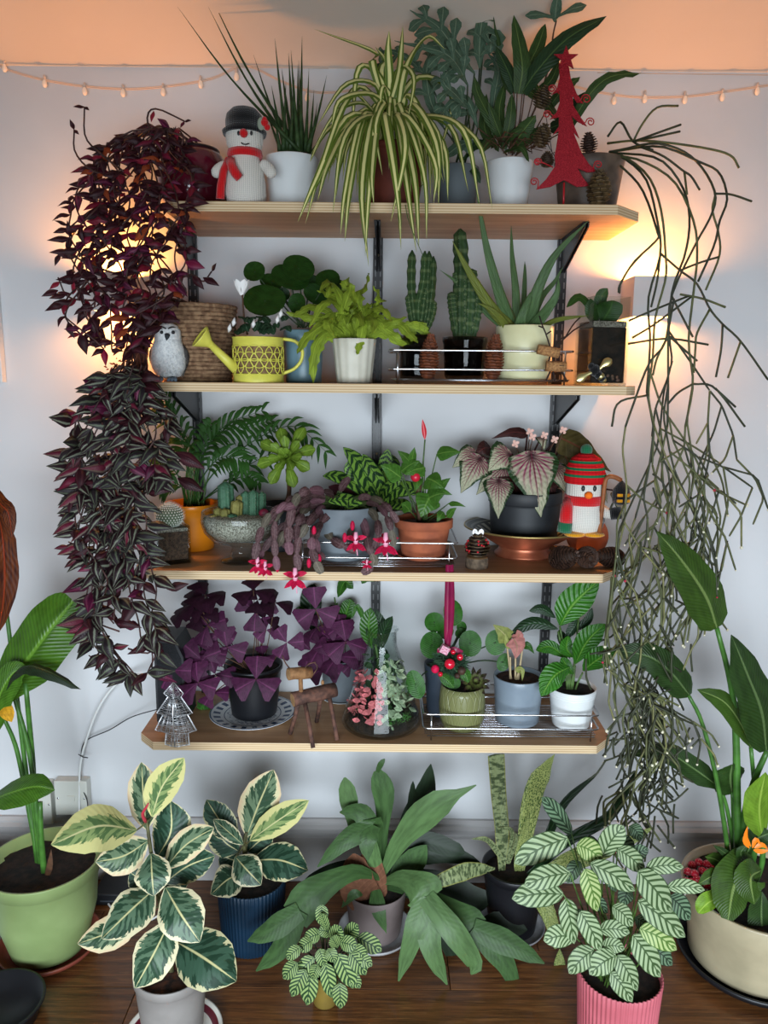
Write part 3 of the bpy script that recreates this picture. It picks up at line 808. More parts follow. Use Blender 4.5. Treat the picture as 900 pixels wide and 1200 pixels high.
# ---- strap fern in white pot
c = spot(1, 596, Y=1.925); rr = wr(c, 55); h = hgt(c, 183, rr)
t = Thing('strap_fern', 'green strap-leaved fern in a white pot, left of the red glitter tree', 'plant', c)
pot(t, c, rr, rr*.74, h, m_white, soil=m_soil)
for (pts, wd, kw) in (([(612,108,-.02),(630,82,-.05),(665,45,-.07),(711,19,-.08)], 25, {}), ([(608,110,-.02),(612,75,-.04),(602,18,-.03)], 21, {}), ([(604,108,-.01),(596,85,-.02),(581,54,-.02)], 17, {}), ([(616,82,-.01),(630,55,0),(639,28,.01)], 16, {}),
     ([(668,148,-.05),(690,112,-.09),(715,90,-.1),(751,86,-.1)], 15, dict(wave=.12)), ([(625,110,0),(645,95,-.02),(655,72,-.02)], 13, {}), ([(640,130,0),(660,105,-.02),(680,90,-.02)], 13, dict(wave=.1)), ([(645,150,-.02),(664,140,-.04),(685,108,-.05)], 24, dict(wave=.1)),
     ([(590,170,0),(575,140,-.02),(560,110,-.02),(556,90,-.02)], 14, dict(wave=.1)), ([(592,172,0),(583,150,-.02),(572,120,-.03)], 13, dict(wave=.15)), ([(600,175,0),(612,155,-.03),(628,135,-.04)], 20, dict(wave=.1)), ([(605,175,0),(620,160,-.03),(640,150,-.04)], 17, dict(wave=.1)),
     ([(590,175,0),(598,140,-.03),(600,110,-.03)], 13, dict(wave=.12)), ([(585,175,0),(575,165,-.03),(562,180,-.05)], 13, {}), ([(600,110,0),(592,95,0),(588,70,.01),(578,20,.01)], 8, dict(wave=.3, wf=6)), ([(640,118,0),(625,110,-.02),(606,96,-.02)], 13, {}), ([(655,140,0),(640,120,-.02),(625,96,-.02)], 14, {}),
     ([(590,178,0),(610,172,-.05),(620,190,-.07)], 8, {}), ([(588,172,0),(600,158,-.04),(614,150,-.05)], 11, {}), ([(580,172,0),(568,150,.01),(570,110,.02)], 14, {}), ([(592,172,0),(585,132,.01),(592,96,.02)], 13, {})):
    kw.setdefault('wave', .03); lf(t, m_gfern if pts[0][1] % 3 else m_gfern2, pts, wd, 'strap', n=12, **kw)
for a, b in (((596,180),(606,108)), ((598,180),(612,110)), ((600,180),(602,108)), ((602,180),(616,85)), ((605,180),(668,150)), ((605,180),(640,130)), ((600,182),(625,112)), ((594,182),(560,150)), ((604,182),(655,140))):
    st(t, m_stembr, [(a[0], a[1], 0), ((a[0]+b[0])/2+3, (a[1]+b[1])/2, -.01), (b[0], b[1], -.02)], .9)
st(t, m_stembr, [(602, 180, 0), (630, 120, 0), (645, 70, -.02), (648, 42, -.03), (652, 24, -.04)], 1.2, n=14)
lobed(t, m_bluefern, [(650, 26, -.04), (652, 8, -.06), (655, -14, -.08)], 42, 14, 2, ang=.35)
for i in range(26):
    x = rv(575, 625); y = rv(166, 180); st(t, m_stembr, [(x, y, -.02), (x+rv(-12, 12), y-rv(4, 14), -.04), (x+rv(-18, 18), y+rv(-12, 8), -.05)], .6, name='root')

# ---- weathered pot with the trailing mistletoe cactus
m_weath = simple('weathered_brown_pot', '6b5a4c', '352a24', 14, .45, bump=.1)
c = spot(1, 688, Y=1.925); rr = wr(c, 80); h = hgt(c, 178, rr)
t = Thing('trailing_cactus', 'thin-stemmed cactus trailing to the floor from a weathered brown pot, top shelf right end', 'plant', c)
pot(t, c, rr, rr*.78, h, m_weath, soil=m_soil)
m_rh = [simple('cactus_stem_dark', '3b4029', '2a2c1e', 40, .6), simple('cactus_stem_olive', '5c6038', '45482c', 40, .6), simple('cactus_stem_pale', '7c7a4c', '5f5f3c', 40, .6)]
m_bud = simple('pale_blossom', 'd9d2b8', rough=.6); m_berry = simple('pink_berry', 'b02040', rough=.4)
r = random.Random(21)
main = [ # traced strands: x, y; depth offset
 [(714,178),(730,175),(767,168),(800,177),(823,197),(838,227),(833,253),(813,290),(787,347),(783,393),(783,450),(782,500)], [(714,179),(730,176),(775,172),(820,190),(843,203),(852,233),(843,260),(837,287),(818,330)], [(838,230),(835,247),(842,273),(843,300),(827,340)],
 [(714,181),(730,180),(773,187),(800,220),(808,257),(803,297),(788,340),(780,400),(760,427),(740,480),(733,500)], [(714,183),(730,183),(760,207),(775,247),(780,297),(780,327),(768,373),(765,420),(760,463),(767,500)], [(714,184),(730,185),(757,210),(770,257),(774,297),(760,350),(762,400),(758,460)],
 [(716,188),(730,197),(753,223),(770,270),(769,282),(743,307),(727,333),(725,343)], [(774,297),(797,317),(817,333),(832,362),(847,380),(868,400),(900,445)], [(797,317),(820,308),(843,301)], [(832,362),(817,390),(815,407),(813,437)], [(847,380),(845,410),(839,442)], [(868,400),(860,423),(853,443)],
 [(850,360),(823,350),(797,345)], [(737,376),(767,363),(807,347)], [(741,396),(767,380),(810,348)], [(736,403),(783,397),(830,404)], [(783,393),(810,417),(817,423)], [(714,182),(750,188),(790,213),(813,260),(817,300),(813,340),(807,400),(812,450),(803,500)], [(812,450),(838,455),(873,500)], [(838,455),(862,477)], [(760,463),(725,472),(717,500)], [(812,450),(795,460),(783,473)],
 [(712,160),(727,143),(742,166),(765,176)], [(742,166),(753,145),(770,126),(795,124)], [(742,166),(770,156),(798,146)], [(742,166),(770,160),(797,154)], [(712,168),(742,165),(780,167),(833,175),(857,183),(866,197)], [(750,172),(777,183),(800,200),(810,207),(820,223)], [(802,202),(805,228)], [(838,227),(857,228),(881,236)],
 [(774,297),(770,330),(763,360)], [(787,347),(800,372),(812,395)], [(783,393),(770,420),(765,440)]]
def dpt(x, y):
    return 1.80+.04*math.sin(x*.11)+.03*math.sin(y*.07) if x > 768 or y < 230 else (1.84 if y < 230 else 1.72)
ends = []
for pts in main:
    pts2 = [(x, y, (1.90-(x-712)*.0018 if x < 770 else 1.80) if y < 225 else (1.79+.02*math.sin(x/70))) for x, y in pts]
    P = [W(*p) for p in pts2]
    t.part('stem', G().tube(smooth(P, len(P)*3), [mpp(P[0])*1.55]+[mpp(P[0])*1.35]*(len(P)*3), 5), m_rh[r.choice((0, 0, 1))])
# hanging, forking curtain
def env_x(y):
    tab = [(300, 780, 35), (400, 778, 42), (500, 782, 58), (560, 776, 52), (620, 768, 44), (700, 758, 45), (760, 757, 50), (820, 762, 52), (870, 760, 50), (940, 760, 52), (1000, 765, 34)]
    for (a, ca, wa), (b, cb, wb) in zip(tab[:-1], tab[1:]):
        if a <= y <= b:
            q = (y-a)/(b-a); return ca+(cb-ca)*q, wa+(wb-wa)*q
    return tab[-1][1:]
nst = 0; budget = 999; buds = G(); berries = G()
def hang(x, y, Y, ang, gen, long):
    """one strand of straight segments; forks into shorter ones"""
    global nst
    if nst > min(268, budget) or y > 1005: return
    pts = [(x, y, Y)]; n = r.randint(1, 3) if gen else long
    for i in range(n):
        cxx, ww = env_x(y); L = r.uniform(22, 44) if y < 740 else r.uniform(14, 28)
        ang += r.choice((-1, 1))*r.uniform(.1, .5); ang *= .7; ang += (cxx-x)/ww*.16
        x += math.sin(ang)*L; x = max(x, cxx-ww*1.02); y += math.cos(ang)*L; Y += r.uniform(-.008, .008); Y = min(max(Y, 1.70), 1.87)
        if x < 728 and y < 880: Y = min(Y, 1.73)
        pts.append((x, y, Y))
        if gen < 3 and r.random() < (.8 if y > 740 else .72 if y > 440 else .4):
            for sgn in ((-1, 1) if r.random() < .5 else (r.choice((-1, 1)),)):
                hang(x, y, Y, ang+sgn*r.uniform(.35, .9), gen+1, 0)
        if y > 1005: break
    P = [W(*p) for p in pts]; kk = mpp(P[0])
    Q = [P[0]]
    for a_, b_ in zip(P[:-1], P[1:]): Q += [a_.lerp(b_, .12), a_.lerp(b_, .88)]
    Q.append(P[-1])
    t.part('stem', G().tube(Q, [kk*1.25]*(len(Q)-1)+[kk*.9], 5), m_rh[r.choice((0, 0, 1, 1, 1, 2))]); nst += 1
    if pts[-1][1] > 430 and r.random() < .55:
        (berries if r.random() < .09 else buds).ball(P[-1], kk*r.uniform(1.2, 2.2), 6, 4)
for i, (x0, y0, a0, n0) in enumerate(((782,500,.05,17), (733,500,.1,14), (767,500,.1,16), (758,460,-.1,16), (803,500,-.1,15), (812,450,.1,12), (783,450,-.3,10), (760,430,.2,12), (790,350,.0,10))):
    budget = nst+15; hang(x0, y0, 1.79+.02*math.sin(x0/70), a0, 0, n0)
budget = 999
for i in range(3):
    hang(765+(i-1)*14, 640, 1.78, 0, 0, 12) if nst < 175 else None
for i in range(24):
    x0, ww = env_x(800); hang(x0+(i-12)*3.6, r.uniform(690, 890), 1.76+r.uniform(-.05, .05), r.uniform(-.5, .5), 1, 6)
t.part('blossoms', buds, m_bud, kind='stuff'); t.part('berries', berries, m_berry, kind='stuff')
# lower tangle that is past counting
g = G()
for i in range(190):
    y = (r.uniform(520, 985) if i % 5 == 0 else r.triangular(690, 985, 860)); cx, ww = env_x(y); x = cx+r.gauss(0, .42)*ww; Y = r.uniform(1.70, 1.84)
    a = r.uniform(-.9, .9); pts = [(x, y, Y)]
    for j in range(2):
        a += r.uniform(-.5, .5); L = r.uniform(12, 22); x += math.sin(a)*L; y += math.cos(a)*L; pts.append((x, y, Y))
    if y > 1012: continue
    P = [W(*p) for p in pts]; g.tube(smooth(P, 4), mpp(P[0])*1.25, 4)
    if r.random() < .22: g.cur = 1; g.ball(P[-1], mpp(P[0])*1.6, 5, 4); g.cur = 0
t.part('stem_tangle', g, [m_rh[0], m_bud], kind='stuff')

# ---- red glitter tree
m_glit = M('red_glitter', rough=.35, metal=.35); o = m_glit.obj(); vv = m_glit.node('ShaderNodeTexVoronoi', out=1, Vector=o, Scale=900.0)
nn = m_glit.sep(vv)[0]; m_glit.col(m_glit.mix(nn, hexc('86081a'), hexc('c8303c'))); m_glit.bump(nn, .9, .001); m_glit = m_glit.mat
m_redwire = simple('red_wire', 'b0141f', rough=.35)
c = spot(1, 661, Y=1.815)
t = Thing('glitter_tree', 'flat red glitter christmas tree with a star and curled wires, on the top shelf', 'decoration', c)
Yt = c.y
half = [(657, 72), (661, 100), (654, 130), (646, 137), (655, 140), (653, 150), (643, 160), (638, 166), (650, 162), (652, 178), (650, 190), (648, 200), (634, 214), (627, 222), (646, 219), (661, 212)]
tree = [(655,74),(656,90),(653,103),(646,111),(656,107),(656,120),(652,132),(644,140),(655,137),(655,148),(647,159),(655,153),(652,172),(650,183),(651,194),(640,210),(628,222),(645,219),(661,211),(676,219),(691,218),(683,208),(677,197),(688,202),(700,201),(690,192),(682,180),(676,165),(672,155),(679,162),(672,145),(670,136),(678,143),(688,148),(681,138),(672,124),(671,112),(676,120),(684,121),(676,110),(669,92),(666,74)]
t.part('tree_shape', G().prism([W(x, y, Yt) for x, y in tree], .003), m_glit, smooth=False)
star = []
for i in range(10):
    a = -PI/2+i*PI/5; q = 15 if i % 2 == 0 else 6; star.append((664+q*math.cos(a)-.5, 68+q*math.sin(a)))
t.part('star', G().prism([W(x, y, Yt-.004) for x, y in star], .004), m_glit, smooth=False)
def curl(cx, cy, r0, sgn, n=16):
    return [(cx+sgn*r0*(1-i/n*.8)*math.cos(i*.62), cy-r0*(1-i/n*.8)*math.sin(i*.62)) for i in range(n)]
for cx, cy, q, sx, sy in ((626, 213, 5, 630, 222), (630, 190, 5, 648, 196), (641, 134, 5, 652, 138), (647, 104, 5, 655, 110), (692, 143, 5.5, 682, 146), (687, 116, 6, 678, 120), (701, 193, 5, 695, 200), (629, 190, 3, 640, 192)):
    s = -1 if cx < 661 else 1
    P = [W(sx, sy, Yt)]+[W(x, y, Yt-.002) for x, y in curl(cx, cy, q, -s)]
    t.part('curl', G().tube(P, mpp(P[0])*.75, 5), m_redwire)
t.part('stand', G().tube([W(661, 214, Yt+.001), Vector((c.x, Yt, c.z+.002))], .0022, 8).box((c.x-.025, Yt-.02, c.z), (c.x+.025, Yt+.02, c.z+.002), .0008), m_redwire)
# ---- cones around it, on picks in the pot
for cx, cy, q, hh, ax, mt, lab in ((636, 114, 11, 24, (.3, -.3, .9), m_cone3, 'pine cone on a pick at the red tree\'s upper left, highest of the cones'), (636, 159, 10.5, 25, (.2, -.2, .95), m_cone3, 'pine cone on a pick left of the red tree\'s middle'),
        (641, 187, 8.5, 17, (0, -.4, .9), m_cone3, 'small pale round seed head left of the red tree\'s lower branches'), (690, 168, 10, 23, (-.15, -.2, .95), m_cone1, 'pine cone at the rim of the weathered brown pot')):
    p = W(cx, cy, 1.85); k = mpp(p)
    tt = pine_cone('pine_cone', lab, p, q*k, hh*k, ax, (m_cone0, mt), 'pine cones around the red glitter tree', rows=9)
    tt.part('pick', G().tube([p, W(cx+(660-cx)*.45, 178, 1.88), Vector((W(672, 178, 1.9).x, 1.9, Z1+.075))], .0008, 5), m_cone0)
p = W(702, 221, 1.80); k = mpp(p); hh = p.z-Z1
pine_cone('pine_cone', 'brown pine cone standing on the top shelf at the red tree\'s right foot', Vector((p.x, p.y, Z1+hh)), 14*k, hh*2, (0, 0, 1), (m_cone0, m_cone3), 'pine cones around the red glitter tree', rows=9, wide=1.1)
# ---- string lights
m_cable = simple('pink_clear_cable', 'd8c0ae', rough=.4); m_lampb = M('warm_fairy_bulb', rough=.3); m_lampb.col((.8, .62, .5)); m_lampb.set('Emission Color', (1, .62, .36, 1)); m_lampb.set('Emission Strength', .16); m_lampb = m_lampb.mat
for nm, top, pts, bulbs in (('left', [(0, 74), (40, 75), (95, 76), (150, 77), (220, 78), (300, 79), (385, 80)], [(-12, 70), (8, 82), (50, 94), (100, 102), (155, 105), (210, 100), (250, 92), (288, 78), (330, 96), (365, 108), (400, 108), (440, 100)], [(5, 78), (52, 96), (99, 105), (144, 107), (191, 106), (235, 97), (277, 88), (360, 112)]),
        ('right', [(700, 85), (760, 86), (830, 87), (905, 88)], [(640, 92), (690, 106), (740, 114), (800, 114), (850, 108), (905, 100)], [(720, 116), (756, 114), (803, 115), (847, 112), (888, 105)])):
    P = [W(x, y, WALL-.012) for x, y in pts]
    t = Thing('string_lights', 'warm fairy light string along the %s end of the ceiling line' % nm, 'fairy lights', P[0], 'fairy lights along the ceiling line')
    t.part('cable', G().tube(smooth(P, 50), .0016, 6).tube(smooth([p+Vector((0, -.002, .0025)) for p in P], 50), .0012, 6), m_cable)
    t.part('top_cable', G().tube(smooth([W(x, y, WALL-.006) for x, y in top], 30), .0012, 6), m_cable)
    for x, y in bulbs:
        p = W(x, y-3, WALL-.016); k = mpp(p)*.82
        b = t.part('bulb', G().lathe([(.001, -k*11), (k*2.4, -k*10), (k*3.6, -k*7), (k*3.0, -k*3.5), (k*1.6, -k*.5), (k*1.5, 0)], p, 12, closed_top=True), m_lampb)
        t.part('socket', G().lathe([(k*1.8, -k*.5), (k*1.9, k*4), (k*1.0, k*6)], p, 8, closed_top=True), m_cable, parent=b)
# ================================================================== SECOND SHELF
# ---- rope basket with the lower creeper
m_rope = simple('brown_jute_rope', '9a7a5c', '6a4c36', 90, .9, bump=.8, bscale=260)
c = spot(2, 232, Y=1.925); rt = wr(c, 90); rb = wr(c, 74); h = hgt(c, 354, rt)
t = Thing('rope_basket_creeper', 'silver-striped dark creeper hanging from the coiled rope basket on the second shelf', 'plant', c)
nc = 19
for i in range(nc):
    q = (i+.5)/nc; r0 = rb+(rt-rb)*q; z = c.z+h*q; s0 = h/nc*.56
    P = []; 
    for k in range(49):
        a = 2*PI*k/48; P.append(Vector((c.x+math.cos(a)*r0, c.y+math.sin(a)*r0, z+mnoise.noise(Vector((math.cos(a)*3, math.sin(a)*3, i)))*.0015)))
    g = G(); vs = []; fs = []; uv = []; sg = 6
    for k in range(48):
        a = 2*PI*k/48; tw = a*14+i
        rad = s0*(1+.10*math.sin(tw*2)); 
        for j in range(sg):
            b = 2*PI*j/sg; vs.append(P[k]+Vector((math.cos(a), math.sin(a), 0))*math.cos(b)*rad+Vector((0, 0, 1))*math.sin(b)*rad)
    for k in range(48):
        for j in range(sg): k2 = (k+1) % 48; j2 = (j+1) % sg; fs.append((k*sg+j, k2*sg+j, k2*sg+j2, k*sg+j2))
    g.add(vs, fs); t.part('rope_coil', g, m_rope)
t.part('basket_base', G().lathe([(rb*.95, .001), (rb*.95, .004)], c, 32, closed_top=True), m_rope)
soil_disc(t, c+Vector((0, 0, h*.9)), rt*.93, m_soil)
env2 = [(428, 140, 172), (445, 122, 172), (480, 98, 190), (520, 92, 192), (560, 92, 188), (590, 92, 172), (640, 100, 166), (680, 112, 176), (720, 104, 186), (760, 118, 182), (790, 150, 172)]
def dep2(x, y, r): return r.uniform(1.63, 1.735)
creeper(t, env2, [m_trad_lo, m_trad_lo2, m_trad_up, m_trad_pu], [54, 30, 10, 6], 22, 2, 290, (22, 36), (185, 395, 1.78, .0), 11, dep2, ends=(0, .7), dens=.43)
# dry stems and roots spilling over the basket's rim and down past the shelf end
r = random.Random(5)
for i in range(46):
    x0 = r.uniform(178, 232); y0 = 352+r.uniform(-2, 6)
    xm = r.uniform(160, 182)-(6 if i % 3 else 0); x1 = r.uniform(138, 172)
    pts = [(x0, y0+4, 1.90), ((x0+xm)/2, 358+r.uniform(-10, 12), 1.84), (xm, r.uniform(380, 400), 1.78), ((xm+x1)/2+r.uniform(-6, 6), r.uniform(408, 425), 1.75), (x1, r.uniform(440, 470), r.uniform(1.70, 1.75))]
    P = [W(*p) for p in pts]; t.part('stem', G().tube(smooth(P, 14), mpp(P[0])*r.uniform(.7, 1.3), 5), m_tstemdry if i % 4 else m_tstem)
g = G()
for i in range(150):
    q = r.random(); x = 205-q*66-(9 if .15 < q else 0)+r.uniform(-14, 6); y = 365+q*80+r.uniform(-10, 10); p = W(x, y, 1.84-.08*q)
    g.leaf([p, p+Vector((r.uniform(-.012, .012), -.004, r.uniform(-.014, .004)))], .004, 'lance', (0, -1, .3), 3, 2)
t.part('dry_leaves', g, simple('rusty_dry_leaf', '8e3c20', '5c2814', 90, .8), kind='stuff')
pr = [unit_leaf('leaf', m, 'lance', .25, .15, 5) for m in (m_trad_up, m_trad_dry)]
for x, y, dx, dy, l, k_ in ((165, 366, -22, -4, 28, 0), (150, 372, -20, 0, 26, 1), (168, 395, -20, 14, 24, 0), (190, 382, -22, 8, 30, 0), (150, 398, -18, 6, 20, 0), (185, 372, 22, 2, 30, 0), (150, 384, -16, 12, 22, 1), (125, 445, -14, 26, 24, 0), (98, 480, -12, 12, 26, 0), (115, 468, 2, -16, 18, 1), (90, 600, -22, 4, 22, 0), (85, 575, -18, -2, 20, 0), (80, 640, -14, 2, 16, 0), (90, 655, -16, 10, 18, 0), (205, 530, 22, 12, 40, 0), (208, 560, 20, 10, 36, 0), (195, 690, 24, -6, 28, 0)):
    p = W(x, y, 1.71 if y < 410 else 1.68); k = mpp(p); q = W(x+dx, y+dy, 1.69 if y < 410 else 1.67); t.inst('leaf', pr[k_], basis(p, q-p, (rv(-.3, .3), -1, .4), l*k*.42, l*k))
for pts in ([(135,610),(115,600),(95,590),(82,578)], [(135,640),(110,648),(92,640),(80,635)], [(130,660),(112,670),(98,665)], [(140,470),(120,478),(108,470),(98,480)], [(150,760),(175,765),(188,745),(190,725)], [(140,740),(115,730),(100,712)], [(128,745),(112,770),(104,768)]):
    st(t, m_tstem, [(x, y, 1.70-t.Y) for x, y in pts], 1.2, n=10)

# ---- fluffy white bird
m_fluff = simple('white_fluff', 'e6e6e4', 'c9cbcc', 160, .95, bump=.9, bscale=380)
m_greyf = simple('grey_feather', '54504e', '2f2c2b', 90, .8, bump=.4)
m_claw = simple('grey_blue_foot', '5d6a76', rough=.7)
c = spot(2, 198, Y=1.825); k = mpp(c)
t = Thing('bird_figure', 'fluffy white bird ornament with grey feet in front of the rope basket', 'ornament', c)
body = G().lathe([(k*5, k*4), (k*14, k*7), (k*19, k*16), (k*20.5, k*26), (k*19, k*38), (k*15.5, k*47), (k*15.3, k*52), (k*15, k*58), (k*12, k*64), (k*6, k*67), (.0004, k*68)], c, 28, sy=.9)
t.part('body', body, m_fluff)
g = G()
for i in range(1500):
    z = rnd.random(); a = rnd.uniform(0, 2*PI); zz = k*(6+60*z)
    rad = k*interp([(0, 14), (.15, 19), (.35, 20.5), (.6, 17.5), (.72, 15.2), (.85, 15), (.95, 10), (1, 3)], z)
    d = Vector((math.cos(a), math.sin(a)*.9, 0)); p = c+d*rad+Vector((0, 0, zz)); tip = p+(d+Vector((rv(-.5, .5), rv(-.5, .5), rv(-1.3, -.2)))).normalized()*k*rv(2, 3.6); s = d.cross(Vector((0, 0, 1)))*k*.35
    g.add([p-s, p+s, tip], [(0, 1, 2)])
t.part('fluff', g, m_fluff, kind='stuff')
for s in (-1, 1):
    w_ = t.part('wing', G().leaf([c+Vector((s*k*13, -k*2, k*48)), c+Vector((s*k*22, k*2, k*30)), c+Vector((s*k*15, k*4, k*6))], k*15, 'oval', (s, -.25, 0), 8, 4, .3, thick=k*1.5), m_greyf)
    t.part('eye', G().ball(c+Vector((s*k*6.5+k*3.5, -k*13.0, k*56)), k*2.1, 10, 8), m_eye)
    t.part('brow', G().leaf([c+Vector((s*k*1+k*3.5, -k*14, k*60)), c+Vector((s*k*6+k*3, -k*12.5, k*62)), c+Vector((s*k*12+k*2, -k*9, k*61))], k*2, 'grass', (0, -1, .3), 5, 2), m_greyf)
    for q in (-1, 0, 1): t.part('toe', G().tube([c+Vector((s*k*8, -k*8, k*4)), c+Vector((s*k*8+q*k*3.5, -k*16, k*3.4)), c+Vector((s*k*8+q*k*4.5, -k*20, k*1.8))], [k*2.6, k*2.4, k*1.5], 8), m_claw)
t.part('beak', G().lathe([(k*3.2, 0), (k*2.5, k*3), (.0003, k*8)], c+Vector((k*3.5, -k*14, k*53)), 12, mtx=Matrix.Rotation(math.radians(145), 3, 'X')), simple('dark_beak', '34383c', rough=.4))

# ---- yellow watering can
m_yel = simple('yellow_enamel', 'ddd75e', 'd2cb52', 40, .42, bump=.1)
m_burlap = simple('brown_lining', '8a6d4c', '6c5236', 120, .9)
c = spot(2, 303, Y=1.845); rr = wr(c, 58.5); h = hgt(c, 394, rr); k = mpp(c)
t = Thing('watering_can_planter', 'yellow watering can with cut-out circle pattern, planted with a white cyclamen', 'planter', c)
body = t.part('can_body', G().lathe([(rr*.9, .001), (rr, 0), (rr*1.01, .003), (rr, .006), (rr, h*.19), (rr-.001, h*.2)], c, 48), m_yel)
t.part('lining', G().lathe([(rr-.004, h*.16), (rr-.004, h*.8)], c, 48, closed_bot=False), m_burlap)
t.part('can_rim', G().lathe([(rr-.001, h*.79), (rr, h*.8), (rr, h*.97), (rr*1.025, h*.98), (rr*1.025, h), (rr*.98, h), (rr*.97, h*.8)], c, 48, closed_bot=False), m_yel)
nr = 16
for row in range(2):
    zc_ = c.z+h*(.345+.3*row); R_ = h*.172; 
    for i in range(nr):
        g = G(); a0 = 2*PI*i/nr; P = []
        for j in range(21):
            b = 2*PI*j/20; a = a0+R_*1.12*math.cos(b)/rr; P.append(Vector((c.x+math.cos(a)*(rr+.0003), c.y+math.sin(a)*(rr+.0003), zc_+R_*math.sin(b))))
        g.tube(P, .0012, 5); t.part('fretwork_ring', g, m_yel, parent=body)
g = G()
for i in range(nr):
    a0 = 2*PI*(i+.5)/nr
    P = []
    for j in range(21):
        b = 2*PI*j/20; a = a0+h*.172*1.12*math.cos(b)/rr; P.append(Vector((c.x+math.cos(a)*(rr+.0003), c.y+math.sin(a)*(rr+.0003), c.z+h*.495+h*.172*math.sin(b))))
    g.tube(P, .0012, 5)
t.part('fretwork_links', g, m_yel, kind='stuff')
P0 = W(277, 433, c.y-.03); P1 = W(247, 404, c.y-.045)
spout = t.part('spout', G().tube([P0, P0.lerp(P1, .5), P1], [k*6, k*5, k*4], 16), m_yel)
ax = Vector((-.72, -.35, .60)).normalized(); q = ax.to_track_quat('Z', 'Y').to_matrix()
t.part('rose', G().lathe([(k*3.6, -k*3), (k*5, k*2), (k*13.5, k*14), (k*14, k*15.5), (k*12.5, k*15.2), (k*11.5, k*13)], P1, 28, mtx=q, closed_bot=False), m_yel, parent=spout)
t.part('rose_plate', G().lathe([(k*12.5, k*13.6), (k*6, k*14.6), (.0003, k*15)], P1, 24, mtx=q, closed_bot=False), m_yel, parent=spout)
t.part('handle', G().tube(smooth([W(331, 438, c.y), W(345, 432, c.y), W(353, 422, c.y), W(354, 410, c.y), W(346, 400, c.y), W(331, 397, c.y)], 16), k*2, 8), m_yel)
soil_disc(t, c+Vector((0, 0, h*.93)), rr*.97, m_soil)
m_cyc = leafmat('cyclamen_leaf', '24402f', rough=.5, veins=.2, vn=8, rib='5a7a68')
for i in range(22):
    x = rv(276, 300) if i < 9 else rv(300, 330); y = rv(376, 396); a = rv(-1, 1)
    lf(t, m_cyc, [(x, y, rv(-.05, .02)), (x+7*a, y-6, -.02), (x+13*a, y-2+rv(-3, 5), -.03)], rv(9, 13), 'round', nrm=(0, -.5, 1), n=6)
m_wpet = simple('white_petal', 'ece9e6', rough=.55)
st(t, m_stembr, [(290, 392, 0), (286, 372, -.02), (284, 345, -.03)], 1.3)
fl_ = Vector(W(283, 346, t.Y-.03))
for i in range(6):
    a = 2*PI*i/6; d = Vector((math.cos(a)*k*6, math.sin(a)*k*4, 0))
    t.part('petal', G().leaf([fl_+d*.2, fl_+d*1.0+Vector((0, 0, k*8)), fl_+d*1.5+Vector((0, 0, k*17))], k*8.5, 'club', (math.cos(a), math.sin(a)-.3, .2), 6, 4, .2), m_wpet)
for x, y in ((273, 378), (296, 380), (324, 375), (328, 368), (268, 385)): t.part('bud', G().tube([W(x, y+4, t.Y-.03), W(x+1, y, t.Y-.035), W(x+2, y-6, t.Y-.03)], [k*1, k*2.6, k*.6], 8), m_wpet)

# ---- pilea in blue pot
m_blue = simple('dusty_blue_glaze', '6d8b97', '64818d', 20, .35)
m_pilea = leafmat('round_dark_leaf', '1f4019', rough=.26, veins=.06)
c = spot(2, 356, Y=1.93); rr = wr(c, 46); h = hgt(c, 386, rr)
t = Thing('potted_money_plant', 'round-leaved green plant in a dusty blue pot behind the yellow watering can', 'plant', c)
pot(t, c, rr, rr*.9, h, m_blue, soil=m_soil)
def disc_leaf(t, mat, x, y, w, hh, Y, tilt=(0, -1, .35), ang=0, dot=True, base=None, stem=None, name='leaf'):
    p = W(x, y, Y); k = mpp(p); n = Vector(tilt).normalized(); up = Vector((math.sin(ang), 0, math.cos(ang))); up = (up-n*up.dot(n)).normalized(); sd = up.cross(n)
    vs = [p+n*-.002]; uv = [(.5, .5)]; fs = []; N = 20
    for j, q in enumerate((.5, 1.0)):
        for i in range(N):
            a = 2*PI*i/N; vs.append(p+sd*math.cos(a)*w*.5*k*q+up*math.sin(a)*hh*.5*k*q+n*(-.0010 if q < 1 else (.001*math.sin(3*a)+.001))); uv.append((.5+.5*q*math.cos(a), .5+.5*q*math.sin(a)))
    for i in range(N): i2 = (i+1) % N; fs.append((0, 1+i, 1+i2)); fs.append((1+i, 1+N+i, 1+N+i2, 1+i2))
    o = t.part(name, G().add(vs, fs, uv), mat)
    if base:
        b = W(base[0], base[1], t.Y); m_ = b.lerp(p, .5)+Vector(((p.x-b.x)*.12, .01, .012))
        t.part('stem', G().tube(smooth([b, m_, p-n*.001], 8), k*.9, 5), stem or m_stemdk)
    return o
for x, y, w_, h_, dy in ((310, 352, 52, 46, -.05), (340, 325, 50, 30, -.01), (350, 314, 38, 36, -.03), (298, 318, 26, 26, -.02), (384, 327, 30, 26, -.03), (372, 345, 34, 26, .0), (395, 342, 26, 30, .02), (348, 355, 22, 24, -.04), (330, 345, 20, 18, .01), (362, 330, 24, 18, .02), (318, 330, 30, 20, .02)):
    disc_leaf(t, m_pilea, x, y, w_, h_, t.Y+dy, (rv(-.35, .35), -1, rv(.2, .7)), rv(-.6, .6), base=(356+rv(-8, 8), 384))

